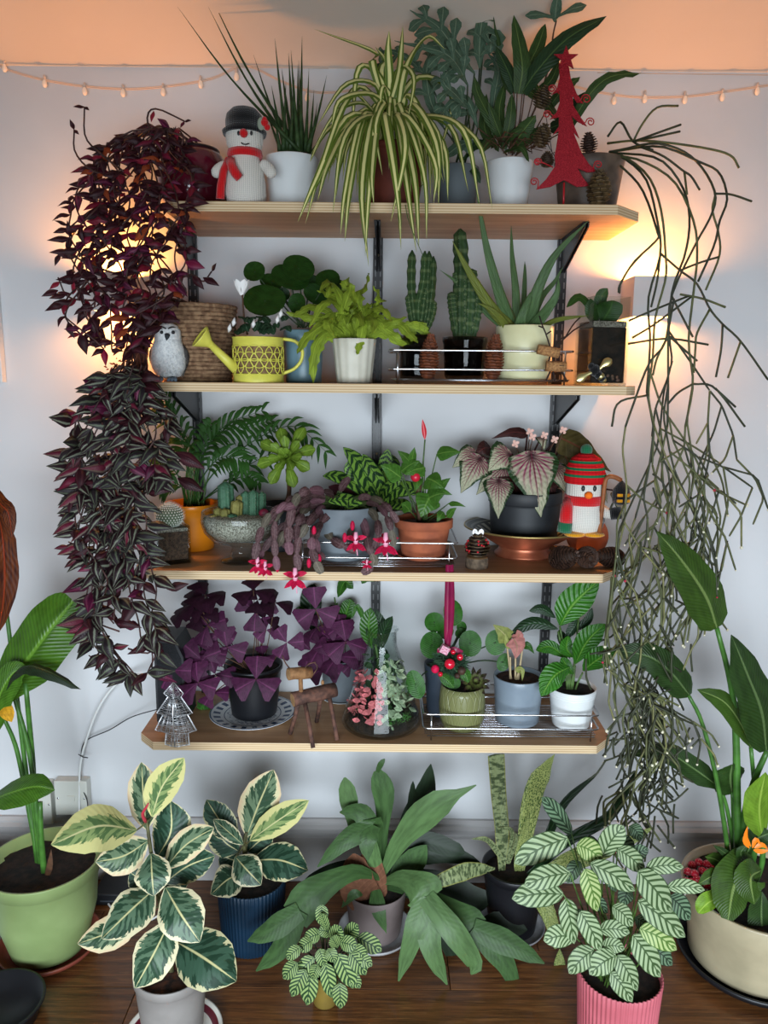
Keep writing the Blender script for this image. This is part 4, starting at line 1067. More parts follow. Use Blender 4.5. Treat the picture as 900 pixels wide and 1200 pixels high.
# ---- light green fern in ribbed white pot
m_cream = simple('cream_fluted_pot', 'd6d2c2', 'c8c3b2', 20, .55)
m_lime = leafmat('lime_fern_leaf', '86a23a', rough=.42, veins=.12, vn=14, rib='9cb84a', vary=.2)
c = spot(2, 415, Y=1.87); rt = wr(c, 51); rb = wr(c, 40); h = hgt(c, 396, rt)
t = Thing('potted_lime_fern', 'bright lime-green fern in a fluted cream pot, centre of the second shelf', 'plant', c)
pot(t, c, rt, rb, h, m_cream, soil=m_soil, rib=(14, .018), wall=.004)
L = [((412,398),(395,375),(365,372),(335,366)), ((412,398),(392,388),(372,400),(362,440)), ((410,398),(385,380),(360,395),(348,415)), ((412,396),(400,350),(385,330),(375,342)), ((415,394),(412,350),(404,330),(405,328)), ((415,394),(402,355),(385,345),(372,340)),
     ((418,394),(420,350),(428,335),(432,320)), ((420,394),(432,365),(448,362),(460,378)), ((420,396),(440,380),(455,378),(477,372)), ((408,396),(385,365),(362,360),(342,372)), ((410,394),(395,345),(388,335),(384,348)), ((415,396),(410,375),(420,368),(425,382)),
     ((405,398),(380,395),(368,420),(367,450)), ((418,396),(425,380),(422,400),(418,416)), ((412,396),(402,370),(410,340),(408,325)), ((414,392),(420,365),(415,350),(414,340)), ((422,394),(440,372),(452,385),(470,396)), ((408,396),(388,372),(370,385),(358,396)), ((420,394),(442,360),(446,350),(438,335)),
     ((410,396),(398,360),(380,355),(362,384)), ((422,396),(450,390),(472,400),(488,396)), ((424,396),(462,380),(480,392),(490,402)), ((412,396),(396,374),(384,378),(392,396)), ((416,394),(428,372),(438,376),(436,392))]
for i, pts in enumerate(L):
    pts = [(x, y, -.012*j*(1+(i*5) % 4)) for j, (x, y) in enumerate(pts)]
    lf(t, m_lime, pts, 14 if i % 2 else 17, 'strap', n=16, m=4, wave=.10, wf=4, lobes=.38, ln=7 if i % 2 else 6, nrm=(0, -1, .6), seed=i, fold=.2)
for i in range(22):
    a = rv(-2.7, -.4); L_ = rv(30, 52); x1 = 414+math.cos(a)*L_; y1 = 388+math.sin(a)*L_*.75
    lf(t, m_lime, [(414+rv(-6, 6), 396, 0), ((x1+414)/2, (y1+388)/2-8, -.03), (x1, y1+rv(0, 16), -rv(.02, .07))], rv(12, 16), 'strap', n=14, m=4, wave=.1, lobes=.38, ln=6, nrm=(0, -1, .6), seed=i)

# ---- racks
def rack(name, label, level, xl, xr, ytop, ybot, yb_front, Yf, Yb, rails=2, group='chrome wire racks', slats=14, hpx=None):
    z = ZS[level]; zt_ = W((xl+xr)/2, ytop, Yf).z-z; X0 = W(xl, ybot, Yf).x; X1 = W(xr, ybot, Yf).x
    t = Thing(name, label, 'rack', Vector(((X0+X1)/2, (Yf+Yb)/2, z)), group)
    zb_ = .012; rw = .0021; e = .012
    for i, zz in enumerate((zt_, zb_+(zt_-zb_)*.34)):
        P = []
        for cx, cy, a0 in ((X1-e, Yb-e, 0), (X0+e, Yb-e, 90), (X0+e, Yf+e, 180), (X1-e, Yf+e, 270)):
            for j in range(5):
                a = math.radians(a0+j*22.5); P.append(Vector((cx+e*math.cos(a), cy+e*math.sin(a), z+zz)))
        P.append(P[0]); t.part('rail', G().tube(P, rw*1.15, 8), m_chrome)
    for x in (X0+.02, X1-.02):
        for y_ in (Yf, Yb):
            t.part('post', G().tube([Vector((x, y_, z)), Vector((x, y_, z+zt_))], rw, 8), m_chrome)
    for y_ in (Yf+.004, Yb-.004): t.part('base_rail', G().tube([Vector((X0+.01, y_, z+zb_*.8)), Vector((X1-.01, y_, z+zb_*.8))], rw*.8, 6), m_chrome)
    for i in range(slats):
        y_ = Yf+.008+(Yb-Yf-.016)*(i+.5)/slats
        t.part('wire', G().tube([Vector((X0+.004, y_, z+zb_)), Vector((X1-.004, y_, z+zb_))], .0011, 5), m_chrome)
    return t
rack('wire_rack', 'chrome wire rack around the cacti and cream aloe pot, second shelf', 2, 456, 672, 411, 432, 446, 1.80, 1.99, slats=10)
RZ = .0125
# ---- cacti in glass
m_dkglass = glassm('smoked_glass', (.42, .42, .43))
def f_cact(m, u, v, s, r):
    return m.mix((v*50.0).sin().sm(.3, 1)*.3, m.mix((u*6.0).frac().sm(0, .5)*.5, hexc('27402a'), hexc('3f5c3a')), hexc('7c8f68'))
m_cact = leafmat('columnar_cactus', '2c452c', f_cact, rough=.55)
m_spine = simple('cactus_spine', 'cfc4a4', rough=.7)
def cactus(t, mat, pts, w, ribs=5, name='cactus_stem', spines=True, n=14, knob=.12, tip=.45, sp_mat=None, sl=.004, dens=1.0):
    P = wp(t, pts); k = mpp(P[0]); C = smooth(P, n); r0 = w*.5*k; vs = []; fs = []; uv = []; seg = ribs*4; g = G(); gs = G()
    for i in range(n+1):
        T = (C[min(i+1, n)]-C[max(0, i-1)]).normalized(); a_ = T.cross(Vector((0, 1, .01))).normalized(); b_ = T.cross(a_)
        f = i/n; rad = r0*(min(1, .75+f*2))*(1 if f < .86 else math.sqrt(max(.02, 1-((f-.86)/.14)**2)))*(1+knob*math.sin(i*2.4))
        for j in range(seg):
            a = 2*PI*j/seg; rr_ = rad*(1+.22*math.cos(ribs*a)); d = a_*math.cos(a)+b_*math.sin(a)
            vs.append(C[i]+d*rr_); uv.append((j/seg, f))
            if spines and j % 4 == 0 and i % 1 == 0 and 0 < i:
                for q in range(int(2*dens)):
                    dd = (d+T*rv(-.8, .8)+Vector((rv(-.5, .5), rv(-.5, .5), 0))).normalized(); s_ = dd.cross(T).normalized()*.0003
                    b = C[i]+d*rr_*.98; gs.add([b-s_, b+s_, b+dd*sl*rv(.6, 1.2)], [(0, 1, 2)])
    for i in range(n):
        for j in range(seg): j2 = (j+1) % seg; fs.append((i*seg+j, i*seg+j2, (i+1)*seg+j2, (i+1)*seg+j))
    fs.append(tuple(n*seg+j for j in range(seg))); g.add(vs, fs, uv)
    o = t.part(name, g, mat)
    if spines: t.part('spines', gs, sp_mat or m_spine, parent=o, kind='stuff', smooth=False)
    return o
c = spot(2, 489, Y=1.875)+Vector((0, 0, RZ)); rr = wr(c, 43); h = hgt(c, 392, rr)
t = Thing('glass_pot_cactus', 'slim many-stemmed cactus in a plain dark glass tumbler on the chrome rack', 'cactus', c)
t.part('glass', G().lathe([(rr*.8, .001), (rr*.92, 0), (rr*.95, .004), (rr, h*.6), (rr, h), (rr-.0025, h), (rr*.9, .006), (.001, .006)], c, 40), m_dkglass)
t.part('soil', G().lathe([(rr*.86, .008), (rr-.004, h*.5), (rr-.004, h*.72), (.001, h*.74)], c, 32), m_soil)
for pts, w_ in ((((488,396),(484,360),(482,330),(483,293)), 9), (((492,396),(490,360),(496,330),(498,294)), 8), (((494,396),(500,360),(501,330),(503,294)), 8), (((496,396),(502,370),(506,340),(508,300)), 8), (((490,396),(484,380),(480,360),(478,345)), 7), (((494,396),(503,380),(508,365),(509,352)), 6), (((490,396),(494,372),(497,350),(500,335)), 9)):
    cactus(t, m_cact, pts, w_*.92, 4, n=18, sl=.003)
for i in range(6):
    lf(t, m_lime, [(492+rv(-12, 14), 392, -.02), (492+rv(-26, 24), 380, -.03), (492+rv(-36, 24), 375+rv(-4, 12), -.035)], 9, 'strap', wave=.1, lobes=.35)
c = spot(2, 544, Y=1.87)+Vector((0, 0, RZ)); rr = wr(c, 52); h = hgt(c, 394, rr)
t = Thing('glass_bowl_cactus', 'stout dark column cactus in a moulded dark glass bowl with a flared rim', 'cactus', c)
t.part('glass', G().lathe([(rr*.6, .001), (rr*.8, 0), (rr*.88, .01), (rr*.93, h*.45), (rr*.95, h*.82), (rr, h*.9), (rr*1.0, h), (rr-.003, h), (rr*.8, .008), (.001, .008)], c, 64, rib=(8, .018)), m_dkglass)
t.part('soil', G().lathe([(rr*.75, .009), (rr*.84, h*.4), (rr*.86, h*.74), (.001, h*.76)], c, 32), m_soil)
for pts, w_ in ((((540,398),(540,350),(541,310),(539,268)), 15), (((548,398),(550,360),(551,330),(553,315)), 14), (((536,398),(532,370),(530,355),(529,342)), 9), (((552,398),(558,370),(560,350),(560,335)), 11), (((544,398),(546,370),(546,345),(546,322)), 12), (((535,398),(538,360),(536,330),(534,318)), 8)):
    cactus(t, m_cact, pts, w_, 5, n=20, sl=.0035)
# ---- aloe in cream pot
m_creamg = simple('cream_glaze', 'e3dfb4', 'dbd5a6', 16, .22, coat=.4)
m_aloe = leafmat('aloe_leaf', '4f6f4c', rough=.45, vary=.1)
m_aloeb = leafmat('aloe_leaf_yellow', '6f7f3c', rough=.45, vary=.1)
c = spot(2, 613, Y=1.895)+Vector((0, 0, RZ)); rr = wr(c, 67); h = hgt(c, 380, rr)
t = Thing('potted_aloe', 'tall aloe in a cream glazed pot at the right of the chrome rack', 'plant', c)
t.part('pot', G().lathe([(rr*.7, .001), (rr*.93, 0), (rr*.96, .004), (rr*.96, h*.15), (rr*.985, h*.17), (rr*.985, h*.28), (rr*.96, h*.3), (rr*.985, h*.5), (rr, h*.98), (rr*.99, h), (rr*.93, h), (rr*.9, h*.85)], c, 56), m_creamg)
soil_disc(t, c+Vector((0, 0, h*.88)), rr*.92, m_soil)
for pts, w_, mt in (([(600,385,0),(585,345,-.04),(570,290,-.07),(558,222,-.10)], 17, 0), ([(598,386,-.01),(575,360,-.04),(550,320,-.06),(530,282,-.08)], 17, 1), ([(606,384,0),(604,340,0),(600,300,.01),(599,263,.02)], 11, 0), ([(612,384,0),(614,350,.02),(615,320,.03),(615,306,.04)], 8, 0), ([(618,385,-.01),(628,345,-.05),(650,300,-.07),(690,258,-.09)], 17, 0),
        ([(622,386,-.02),(640,365,-.06),(652,345,-.08),(655,325,-.08)], 15, 0), ([(594,387,0),(568,365,-.02),(540,335,-.03),(515,316,-.03)], 9, 0), ([(620,384,0),(634,350,.02),(650,330,.03),(660,312,.03)], 9, 0), ([(608,386,-.03),(612,370,-.05),(620,350,-.05),(624,340,-.05)], 14, 0), ([(596,387,-.02),(585,372,-.05),(574,362,-.06),(560,355,-.06)], 11, 1),
        ([(628,388,.0),(650,376,-.05),(672,372,-.07),(690,370,-.075)], 8, 1)):
    lf(t, m_aloeb if mt else m_aloe, pts, w_, 'aloe', n=14, m=6, fold=-.25, thick=w_*.16, nrm=(0, -1, .3))
# ---- cones
for cx, lab in ((503, 'small russet pine cone in the rack, in front of the dark glass tumbler'), (579, 'small russet pine cone in the rack, beside the cream aloe pot')):
    p = W(cx, 419, 1.825); k = mpp(p); pine_cone('pine_cone', lab, Vector((p.x, p.y, Z2+RZ+k*25)), 11.5*k, 50*k, (.06, 0, 1), (m_cone0, m_cone2), 'russet pine cones in the rack', rows=15)
# ---- cork reindeer
m_cork = simple('cork', 'b98a58', '8a5e38', 220, .85, bump=.4)
c = spot(2, 650, Y=1.79); c.y = 1.788; k = mpp(c)
t = Thing('cork_reindeer', 'little reindeer made of two wine corks and twigs in front of the rack', 'ornament', c)
t.part('body', G().tube([W(640, 429, 1.79), W(663, 430, 1.79)], k*6, 16), m_cork)
t.part('head', G().tube([W(630, 409, 1.785), W(655, 414, 1.785)], [k*5.6, k*6], 16), m_cork)
m_twig = simple('dark_twig', '35251e', '1e1410', 90, .8)
for pts in ([(645,435),(640,446)], [(658,435),(664,446)], [(648,435),(650,446)], [(643,424),(645,416)]): t.part('leg' if pts[0][1] > 430 else 'neck', G().tube([W(x, y, 1.788) for x, y in pts], k*1.1, 6), m_twig)
for pts in ([(645,408),(640,392),(635,380),(632,370)], [(640,392),(646,388)], [(636,384),(631,382)], [(650,408),(660,398),(675,385),(690,378)], [(662,396),(672,380),(680,372)], [(650,408),(656,398),(662,395)]):
    t.part('antler', G().tube(smooth([W(x, y, 1.788) for x, y in pts], 5), k*.9, 5), m_twig)
t.part('branding', G().box((-.0055, 0, -.0007), (.0055, .0002, .0007), c=W(657, 429, 1.79)+Vector((0, -k*6.1, .0007))), m_twig)
# ---- tall glass vase
c = spot(2, 703, Y=1.855); k = mpp(c); w2 = k*22.5; h = hgt(c, 347, w2); ths = .0035
t = Thing('glass_vase_orchid', 'tall square glass vase of soil with broad orchid leaves, right end of second shelf', 'plant', c)
rot = Matrix.Rotation(math.radians(10), 3, 'Z')
g = G()
for a in range(4):
    m_ = rot @ Matrix.Rotation(a*PI/2, 3, 'Z'); g.box((-w2, -w2, 0), (w2-ths, -w2+ths, h), .0006, m_, c)
g.box((-w2, -w2, 0), (w2, w2, .006), .001, rot, c)
t.part('glass', g, m_glass, smooth=False)
i2 = w2-ths-.001
t.part('soil', G().box((-i2, -i2, .0065), (i2, i2, h*.66), .003, rot, c), m_soil, smooth=False)
t.part('perlite', G().box((-i2, -i2, h*.66), (i2, i2, h*.73), .003, rot, c), simple('pale_grit', '9c9184', '463a30', 260, .9, bump=.8), smooth=False)
m_orch = leafmat('orchid_leaf', '2c4d22', rough=.3, vary=.1, rib='3c6030')
for pts, w_ in (([(705,378,0),(715,362,-.02),(718,352,-.03)], 30), ([(702,378,0),(694,366,-.02),(692,350,-.02)], 17), ([(706,376,.01),(704,350,.01),(712,338,.0)], 15), ([(700,370,.0),(680,348,-.02),(664,360,-.03)], 10)): lf(t, m_orch, pts, w_, 'round', n=8)
g = G()
for i in range(14):
    p = c+Vector((rv(-.8, .8)*i2, -i2-.0002, rv(.01, .035))); g.ball(p, (rv(.003, .006), .001, rv(.003, .005)), 8, 5)
t.part('pebbles', g, simple('brown_pebble', '6a4c38', '3c2a20', 50, .7), kind='stuff')
st(t, m_stembr, [(726, 344, -.02), (728, 330, -.02), (740, 312, -.03), (765, 285, -.02)], 1.1)
# ---- bee
c = spot(2, 702, Y=1.80); k = mpp(c)
t = Thing('bee_ornament', 'black and gold bee ornament leaning on the foot of the square glass vase', 'ornament', c)
m_gold = M('gold_leaf_metal', rough=.3, metal=.9).col(hexc('d8c98c')).mat
Yb = 1.80
t.part('body', G().ball(W(697, 434, Yb), k*7, 12, 8), m_kblack)
t.part('head', G().ball(W(693, 429, Yb), k*4, 10, 7), m_kblack)
for i, (x, y, q) in enumerate(((701, 439, 6), (703.5, 441, 5.8), (705, 443, 5.2), (707, 445, 4))):
    t.part('abdomen_band', G().ball(W(x, y, Yb), (k*q, k*q, k*q*.85), 12, 6, mtx=Matrix.Rotation(.8, 3, 'Y')), m_gold if i % 2 else m_kblack)
for pts in ([(694,436),(685,440),(676,446)], [(702,433),(708,427),(717,421)]): t.part('wing', G().leaf([W(x, y, Yb-.008) for x, y in pts], k*11, 'club', (0, -1, .2), 10, 4, .1, wave=.03, thick=k*.8), m_gold)
# ================================================================== THIRD SHELF
def at(level, x, y, r):      # standing place whose front foot edge shows at (x, y)
    return spot(level, x, y, r)
def mpx(level, x, y): return mpp(FL(x, y, ZS[level]))
# ---- glass cube with ball cactus
k = mpx(3, 200, 665); c = at(3, 200, 663, 24*k); w2 = 23.5*k; h = hgt(c, 618, w2)
t = Thing('glass_cube_cactus', 'small round cactus in a thick square glass cube, left end of the third shelf', 'cactus', c)
rot = Matrix.Rotation(math.radians(28), 3, 'Z'); w2 *= .84
g = G(); ths = .0045
for a in range(4): g.box((-w2, -w2, 0), (w2-ths, -w2+ths, h), .0008, rot @ Matrix.Rotation(a*PI/2, 3, 'Z'), c)
g.box((-w2, -w2, 0), (w2, w2, .009), .002, rot, c)
t.part('glass', g, m_glass, smooth=False)
i2 = w2-ths-.0008
m_brgrit = simple('brown_grit', '5a4234', '2e2018', 160, .9, bump=.8)
m_grit = simple('grey_grit', 'b0a79a', '4f463d', 260, .9, bump=1.0, bscale=300)
t.part('soil', G().box((-i2, -i2, .0095), (i2, i2, h*.84), .002, rot, c), m_brgrit, smooth=False)
t.part('gravel', G().box((-i2, -i2, h*.84), (i2, i2, h*.93), .002, rot, c), m_grit, smooth=False)
m_ballc = leafmat('ball_cactus_skin', '5f7566', rough=.6)
cc = c+Vector((0, 0, h*.9+14*k)); g = G(); g.ball(cc, (16*k, 16*k, 14.5*k), 30, 18)
bc = t.part('cactus_body', g, m_ballc); g = G()
for j in range(14):
    for i in range(26):
        th_ = PI*(j+.5)/15; a = 2*PI*(i+.5*(j % 2))/26; d = Vector((math.sin(th_)*math.cos(a), math.sin(th_)*math.sin(a), math.cos(th_)))
        p = cc+Vector((d.x*16*k, d.y*16*k, d.z*14.5*k)); g.ball(p, k*1.0, 5, 3)
        for q in range(4):
            dd = (d+Vector((rv(-.7, .7), rv(-.7, .7), rv(-.7, .7)))).normalized(); s_ = dd.orthogonal().normalized()*.00025; g.add([p-s_, p+s_, p+dd*k*rv(3, 5)], [(0, 1, 2)])
t.part('spines', g, simple('white_spine', 'dcdcd2', rough=.7), parent=bc, kind='stuff')

# ---- palm in orange pot
m_orange = simple('orange_glaze', 'e0861a', 'd27a14', 12, .35)
m_palm = leafmat('palm_leaflet', '2f5a28', rough=.4, vary=.2)
k = mpx(3, 226, 645); c = at(3, 226, 648, 26*k); rt = wr(c, 64, .05); rb = wr(c, 48); h = hgt(c, 594, rt)
t = Thing('potted_palm', 'feathery parlour palm in a plain orange pot on the third shelf', 'plant', c)
pot(t, c, rt, rb, h, m_orange, soil=m_soil, depth=.02, lip=.001)
def palm_frond(t, pts, nl, ll, lw, mat=None, droop=.35, name='frond'):
    P = wp(t, pts); C = smooth(P, 40); k = mpp(P[0]); g = G(); g.tube(C[::2], [k*1.1*(1-i/24) for i in range(21)], 5); r_ = random.Random(int(pts[-1][0]*7+pts[-1][1]))
    for i in range(nl):
        f = .42+.57*i/(nl-1); j = min(39, int(f*40)); T = (C[min(40, j+1)]-C[j-1]).normalized(); sd = T.cross(Vector((0, -.75, .65))).normalized()
        for s in (-1, 1):
            L_ = ll*k*(.65+.5*math.sin(PI*min(1, (f-.35)/.62)))*r_.uniform(.85, 1.1); d = (sd*s*.8+T*.75+Vector((0, -.15, r_.uniform(-.2, .1)))).normalized()
            p = C[j]; g.leaf([p, p+d*L_*.5, p+d*L_+Vector((0, 0, -L_*droop))], lw*k, 'lance', (0, -.8, .6), 6, 2, .25)
    return t.part(name, g, mat or m_palm)
for pts, nl, ll in (([(222,592,0),(218,560,-.02),(222,520,-.03),(200,490,-.05),(186,478,-.06)], 11, 26), ([(228,592,0),(236,540,-.02),(262,500,-.04),(310,480,-.05)], 13, 28), ([(230,592,0),(250,555,-.01),(300,515,-.02),(345,500,-.03),(385,532,-.04)], 13, 24), ([(226,592,0),(232,540,.02),(250,510,.03),(290,500,.03),(320,492,.03)], 12, 26),
     ([(218,592,0),(210,560,-.03),(196,545,-.05),(182,545,-.06)], 9, 24), ([(224,592,0),(224,550,.02),(215,525,.02),(200,505,.02)], 10, 24), ([(228,592,0),(240,555,-.03),(262,535,-.06),(290,540,-.08)], 11, 27), ([(226,592,0),(230,556,-.02),(240,520,-.02),(248,495,-.02)], 11, 24), ([(220,592,0),(214,572,-.03),(203,566,-.05),(190,572,-.06)], 8, 22),
     ([(232,592,0),(262,566,.0),(300,540,.0),(345,520,.0)], 7, 20), ([(226,592,0),(222,555,.0),(210,500,-.02),(192,468,-.06),(172,455,-.09)], 12, 26), ([(230,592,0),(255,575,-.02),(285,558,-.04),(305,565,-.06)], 9, 18)):
    palm_frond(t, pts, nl, ll, 4.6)
for i in range(12):
    x = 216+i*2; st(t, m_stem, [(x, 594, rv(-.01, .02)), (x+rv(-5, 5), 570, 0), (x+rv(-8, 12), 540, 0)], 1.1)

# ---- footed glass bowl with cacti
m_shell = simple('mixed_gravel', 'c3bcae', '5c5145', 240, .85, bump=1.0, bscale=300)
k = mpx(3, 283, 660); c = at(3, 283, 663, 24*k); rr = wr(c, 92, .05); h = hgt(c, 607, rr)
t = Thing('glass_bowl_cacti', 'footed glass bowl of gravel planted with blue-green cacti, third shelf', 'cactus', c)
prof = [(24*k, 0), (24.5*k, .002), (22*k, .006), (13*k, .010), (11*k, h*.28), (15*k, h*.34), (rr*.72, h*.42), (rr*.93, h*.6), (rr, h*.8), (rr*.985, h*.97), (rr*.97, h), (rr*.955, h*.98), (rr*.965, h*.8), (rr*.9, h*.62), (rr*.7, h*.47), (.001, h*.42)]
t.part('glass', G().lathe(prof, c, 48), m_glass)
prof = [(.001, h*.43), (rr*.68, h*.485), (rr*.88, h*.64), (rr*.94, h*.8), (rr*.93, h*.88), (rr*.7, h*.93), (.001, h*.95)]
t.part('gravel', G().lathe(prof, c, 36), m_shell)
m_cb = leafmat('blue_cactus', '45705f', rough=.5, vary=.08); m_cg = leafmat('tan_cactus', '8a8a55', rough=.6); m_csp = simple('tan_spine', 'b09a5a', rough=.7)
for pts, w_, mt, lab in (([(266,612,0),(265,590,0),(264,564,0)], 16, m_cb, 1), ([(276,614,-.02),(277,598,-.02),(278,586,-.02)], 12, m_cg, 0), ([(288,612,0),(288,592,0),(288,575,0)], 10, m_cb, 1), ([(297,610,-.01),(297,590,-.01),(297,574,-.01)], 11, m_cb, 1), ([(306,610,0),(307,590,0),(307,576,0)], 8, m_cb, 1),
      ([(256,614,-.02),(256,604,-.02),(255,595,-.02)], 9, m_cg, 0), ([(264,616,-.03),(264,605,-.03),(263,596,-.03)], 11, m_cg, 0), ([(272,618,-.04),(272,610,-.04),(272,602,-.04)], 10, m_cb, 0), ([(282,606,0),(282,592,0),(281,580,0)], 9, m_cg, 0), ([(252,612,-.03),(251,608,-.03),(250,603,-.03)], 8, m_cg, 0)):
    cactus(t, mt, pts, w_, 6, name='cactus_stem', n=9, knob=.02, sp_mat=m_csp if lab == 0 else m_spine, sl=.0035 if lab else .005, dens=1.5)
t.part('flower', G().ball(W(309, 601, c.y-.03), (k*6, k*4, k*5)), simple('dark_red_flower', '7a1030', '4a0a1c', 90, .6))

# ---- aeonium
m_aeo = leafmat('aeonium_leaf', '6b8f34', rough=.35, vary=.12, rib='84a54c'); m_aeod = leafmat('aeonium_leaf_brown', '6b4a3a', rough=.5)
k = mpx(3, 330, 636); c = spot(3, 322, 640, 18*k); c.y = 2.03; c = spot(3, 326, Y=2.02, ybase=None); rr = wr(c, 40, .05); h = hgt(c, 592, rr)
t = Thing('potted_aeonium', 'green aeonium rosette on a bent bare stem in a dark pot behind the gravel bowl', 'plant', c)
pot(t, c, rr, rr*.8, h, simple('dark_grey_pot', '2e3438', rough=.5), soil=m_soil)
st(t, m_stembr, [(330, 596, 0), (337, 585, -.03), (339, 572, -.06), (337, 550, -.09)], 2.6, n=10, r2=2.6)
ctr = W(337, 536, c.y-.10); kk = mpp(ctr); ax = Vector((-.12, -.93, .35)).normalized(); q = ax.to_track_quat('Z', 'Y').to_matrix()
for ring, (n_, L_, el, w_) in enumerate(((8, 37, .12, 15), (7, 27, .55, 12), (6, 16, 1.0, 9), (4, 8, 1.35, 6))):
    for i in range(n_):
        a = 2*PI*(i+ring*.5)/n_+.3; L2 = L_*kk*rv(.85, 1.1); d = q @ Vector((math.cos(a)*math.cos(el), math.sin(a)*math.cos(el), math.sin(el))); 
        p = ctr; e = ctr+d*L2; out = q @ Vector((math.cos(a), math.sin(a), 0))
        t.part('leaf', G().leaf([p, p+d*L2*.55+ax*kk*2, e+ax*kk*(1.5 if ring else -2)], w_*kk, [(0, .3), (.35, .5), (.72, 1), (.9, .85), (1, .15)], ax-out*.3, 7, 4, -.2, thick=kk*.7), m_aeod if ring == 0 and i in (8,) else m_aeo)
# ---- rack with two pots
rack('wire_rack', 'chrome wire rack holding the grey and terracotta pots, third shelf', 3, 345, 536, 636, 658, 665, 1.80, 2.0, slats=16)
RZ3 = .0125
m_grey = simple('matt_grey_pot', '6e767c', '62696f', 14, .6); m_greyc = simple('speckled_grey_pot', '8a8a84', '787871', 120, .7, bump=.2)
# christmas cactus
def f_schl(m, u, v, s, r):
    n = m.noise(m.comb(u*3.0, v*4.0, r*20.0), 2.0)
    return m.mix(n.sm(.35, .7), hexc('47313a'), hexc('63505a'))
m_sch = [leafmat('holiday_cactus_purple', '5a4250', f_schl, rough=.45, vary=.2, rib='6f5a66'), leafmat('holiday_cactus_grey', '66635f', rough=.45, rib='7c7876'), leafmat('holiday_cactus_mauve', '75566a', rough=.45, rib='866a7c'), leafmat('holiday_cactus_green', '3a4a2e', rough=.45, rib='556444')]
m_mag = leafmat('magenta_petal', 'd11a56', rough=.45, vary=.15); m_pink = simple('pink_petal_core', 'f0a8c0', rough=.5)
c = spot(3, 402, Y=1.895)+Vector((0, 0, RZ3)); rr = wr(c, 78, .05); h = hgt(c, 598, rr)
t = Thing('holiday_cactus', 'purple-leaved flat-jointed cactus with magenta flowers in a matt grey pot in the rack', 'plant', c)
pot(t, c, rr, rr*.82, h, m_grey, soil=m_soil, bulge=.003)
chains = [((395,592),(372,586),(350,598),(330,618),(312,640),(300,662)), ((390,592),(362,592),(340,612),(326,640)), ((398,592),(380,605),(366,630),(368,652),(377,672)), ((385,590),(355,580),(335,590),(312,615)), ((405,592),(412,612),(410,632)), ((410,594),(426,612),(432,640),(438,660),(424,672)),
   ((412,592),(440,590),(455,610),(462,640)), ((400,590),(370,580),(345,592),(320,600),(305,625),(298,655)), ((395,595),(384,622),(398,638),(420,645)), ((405,590),(430,582),(452,592),(466,612)), ((390,590),(375,598),(360,615),(348,640),(350,668)), ((400,588),(385,578),(360,575),(345,590),(338,625),(340,650)), ((398,592),(388,600),(372,622),(372,645),(380,655)),
   ((415,594),(436,600),(444,622),(438,645)), ((395,590),(366,592),(352,606),(346,630)), ((388,590),(350,590),(325,605),(322,640),(325,668)), ((402,592),(398,575),(410,560)), ((392,592),(375,600),(358,612),(345,628),(330,640))]
for ci, ch in enumerate(chains):
    dy = -.12-.015*((ci*5) % 4) if ch[-1][1] > 600 else -.05
    pts = [(x, y, dy*min(1, j/2.0)) for j, (x, y) in enumerate(ch)]; P = wp(t, pts); C = smooth(P, 40); L = sum((C[i+1]-C[i]).length for i in range(40)); kk = mpp(P[0])
    nseg = max(2, round(L/(22*kk)))
    for s_ in range(nseg):
        a = int(40*s_/nseg); b = int(40*(s_+1)/nseg); w_ = 8.6+(s_*3+ci) % 3*1.3
        mi = 3 if s_ == 0 else (0, 1, 2, 0, 0)[(ci*3+s_*2) % 5]
        t.part('leaf_joint', G().leaf([C[a], C[(a+b)//2], C[b]], w_*kk, 'seg', (rv(-.5, .5), -1, rv(0, .5)), 5, 4, -.12, thick=kk*.7), m_sch[mi])
def xflower(t, x, y, Y, s=1.0, mat=None):
    p = W(x, y, Y); k = mpp(p)*s
    f = t.part('flower', G().tube([p+Vector((0, 0, k*13)), p+Vector((0, -.002, k*4)), p], [k*2, k*3, k*2.2], 8), m_pink)
    for i in range(11):
        a = 2*PI*i/11; lay = i % 2; d = Vector((math.cos(a), math.sin(a)*.8-.35, (.25 if lay else -.35))).normalized()
        t.part('petal', G().leaf([p+Vector((0, 0, k*(6 if lay else 1))), p+d*k*7+Vector((0, 0, k*(5 if lay else -1))), p+d*k*13+Vector((0, 0, k*(4 if lay else -3)))], k*6, 'lance', (d.x*.2, -.8, .4), 5, 2, .2), m_mag, parent=f)
    t.part('stamen', G().tube([p, p+Vector((k*2, -k*3, -k*13))], k*.6, 5), m_pink, parent=f)
for x, y, s in ((302, 664, .9), (311, 668, .8), (346, 680, 1.15), (417, 637, 1.05), (452, 640, 1.25), (430, 662, .5)): xflower(t, x, y, c.y-.14 if y < 655 else c.y-.155, s)
for x, y in ((368, 622), (404, 630), (413, 616), (374, 655), (325, 665), (362, 660)): t.part('bud', G().ball(W(x, y, c.y-.14), (k*2.4, k*2.4, k*5), 8, 6), m_mag)
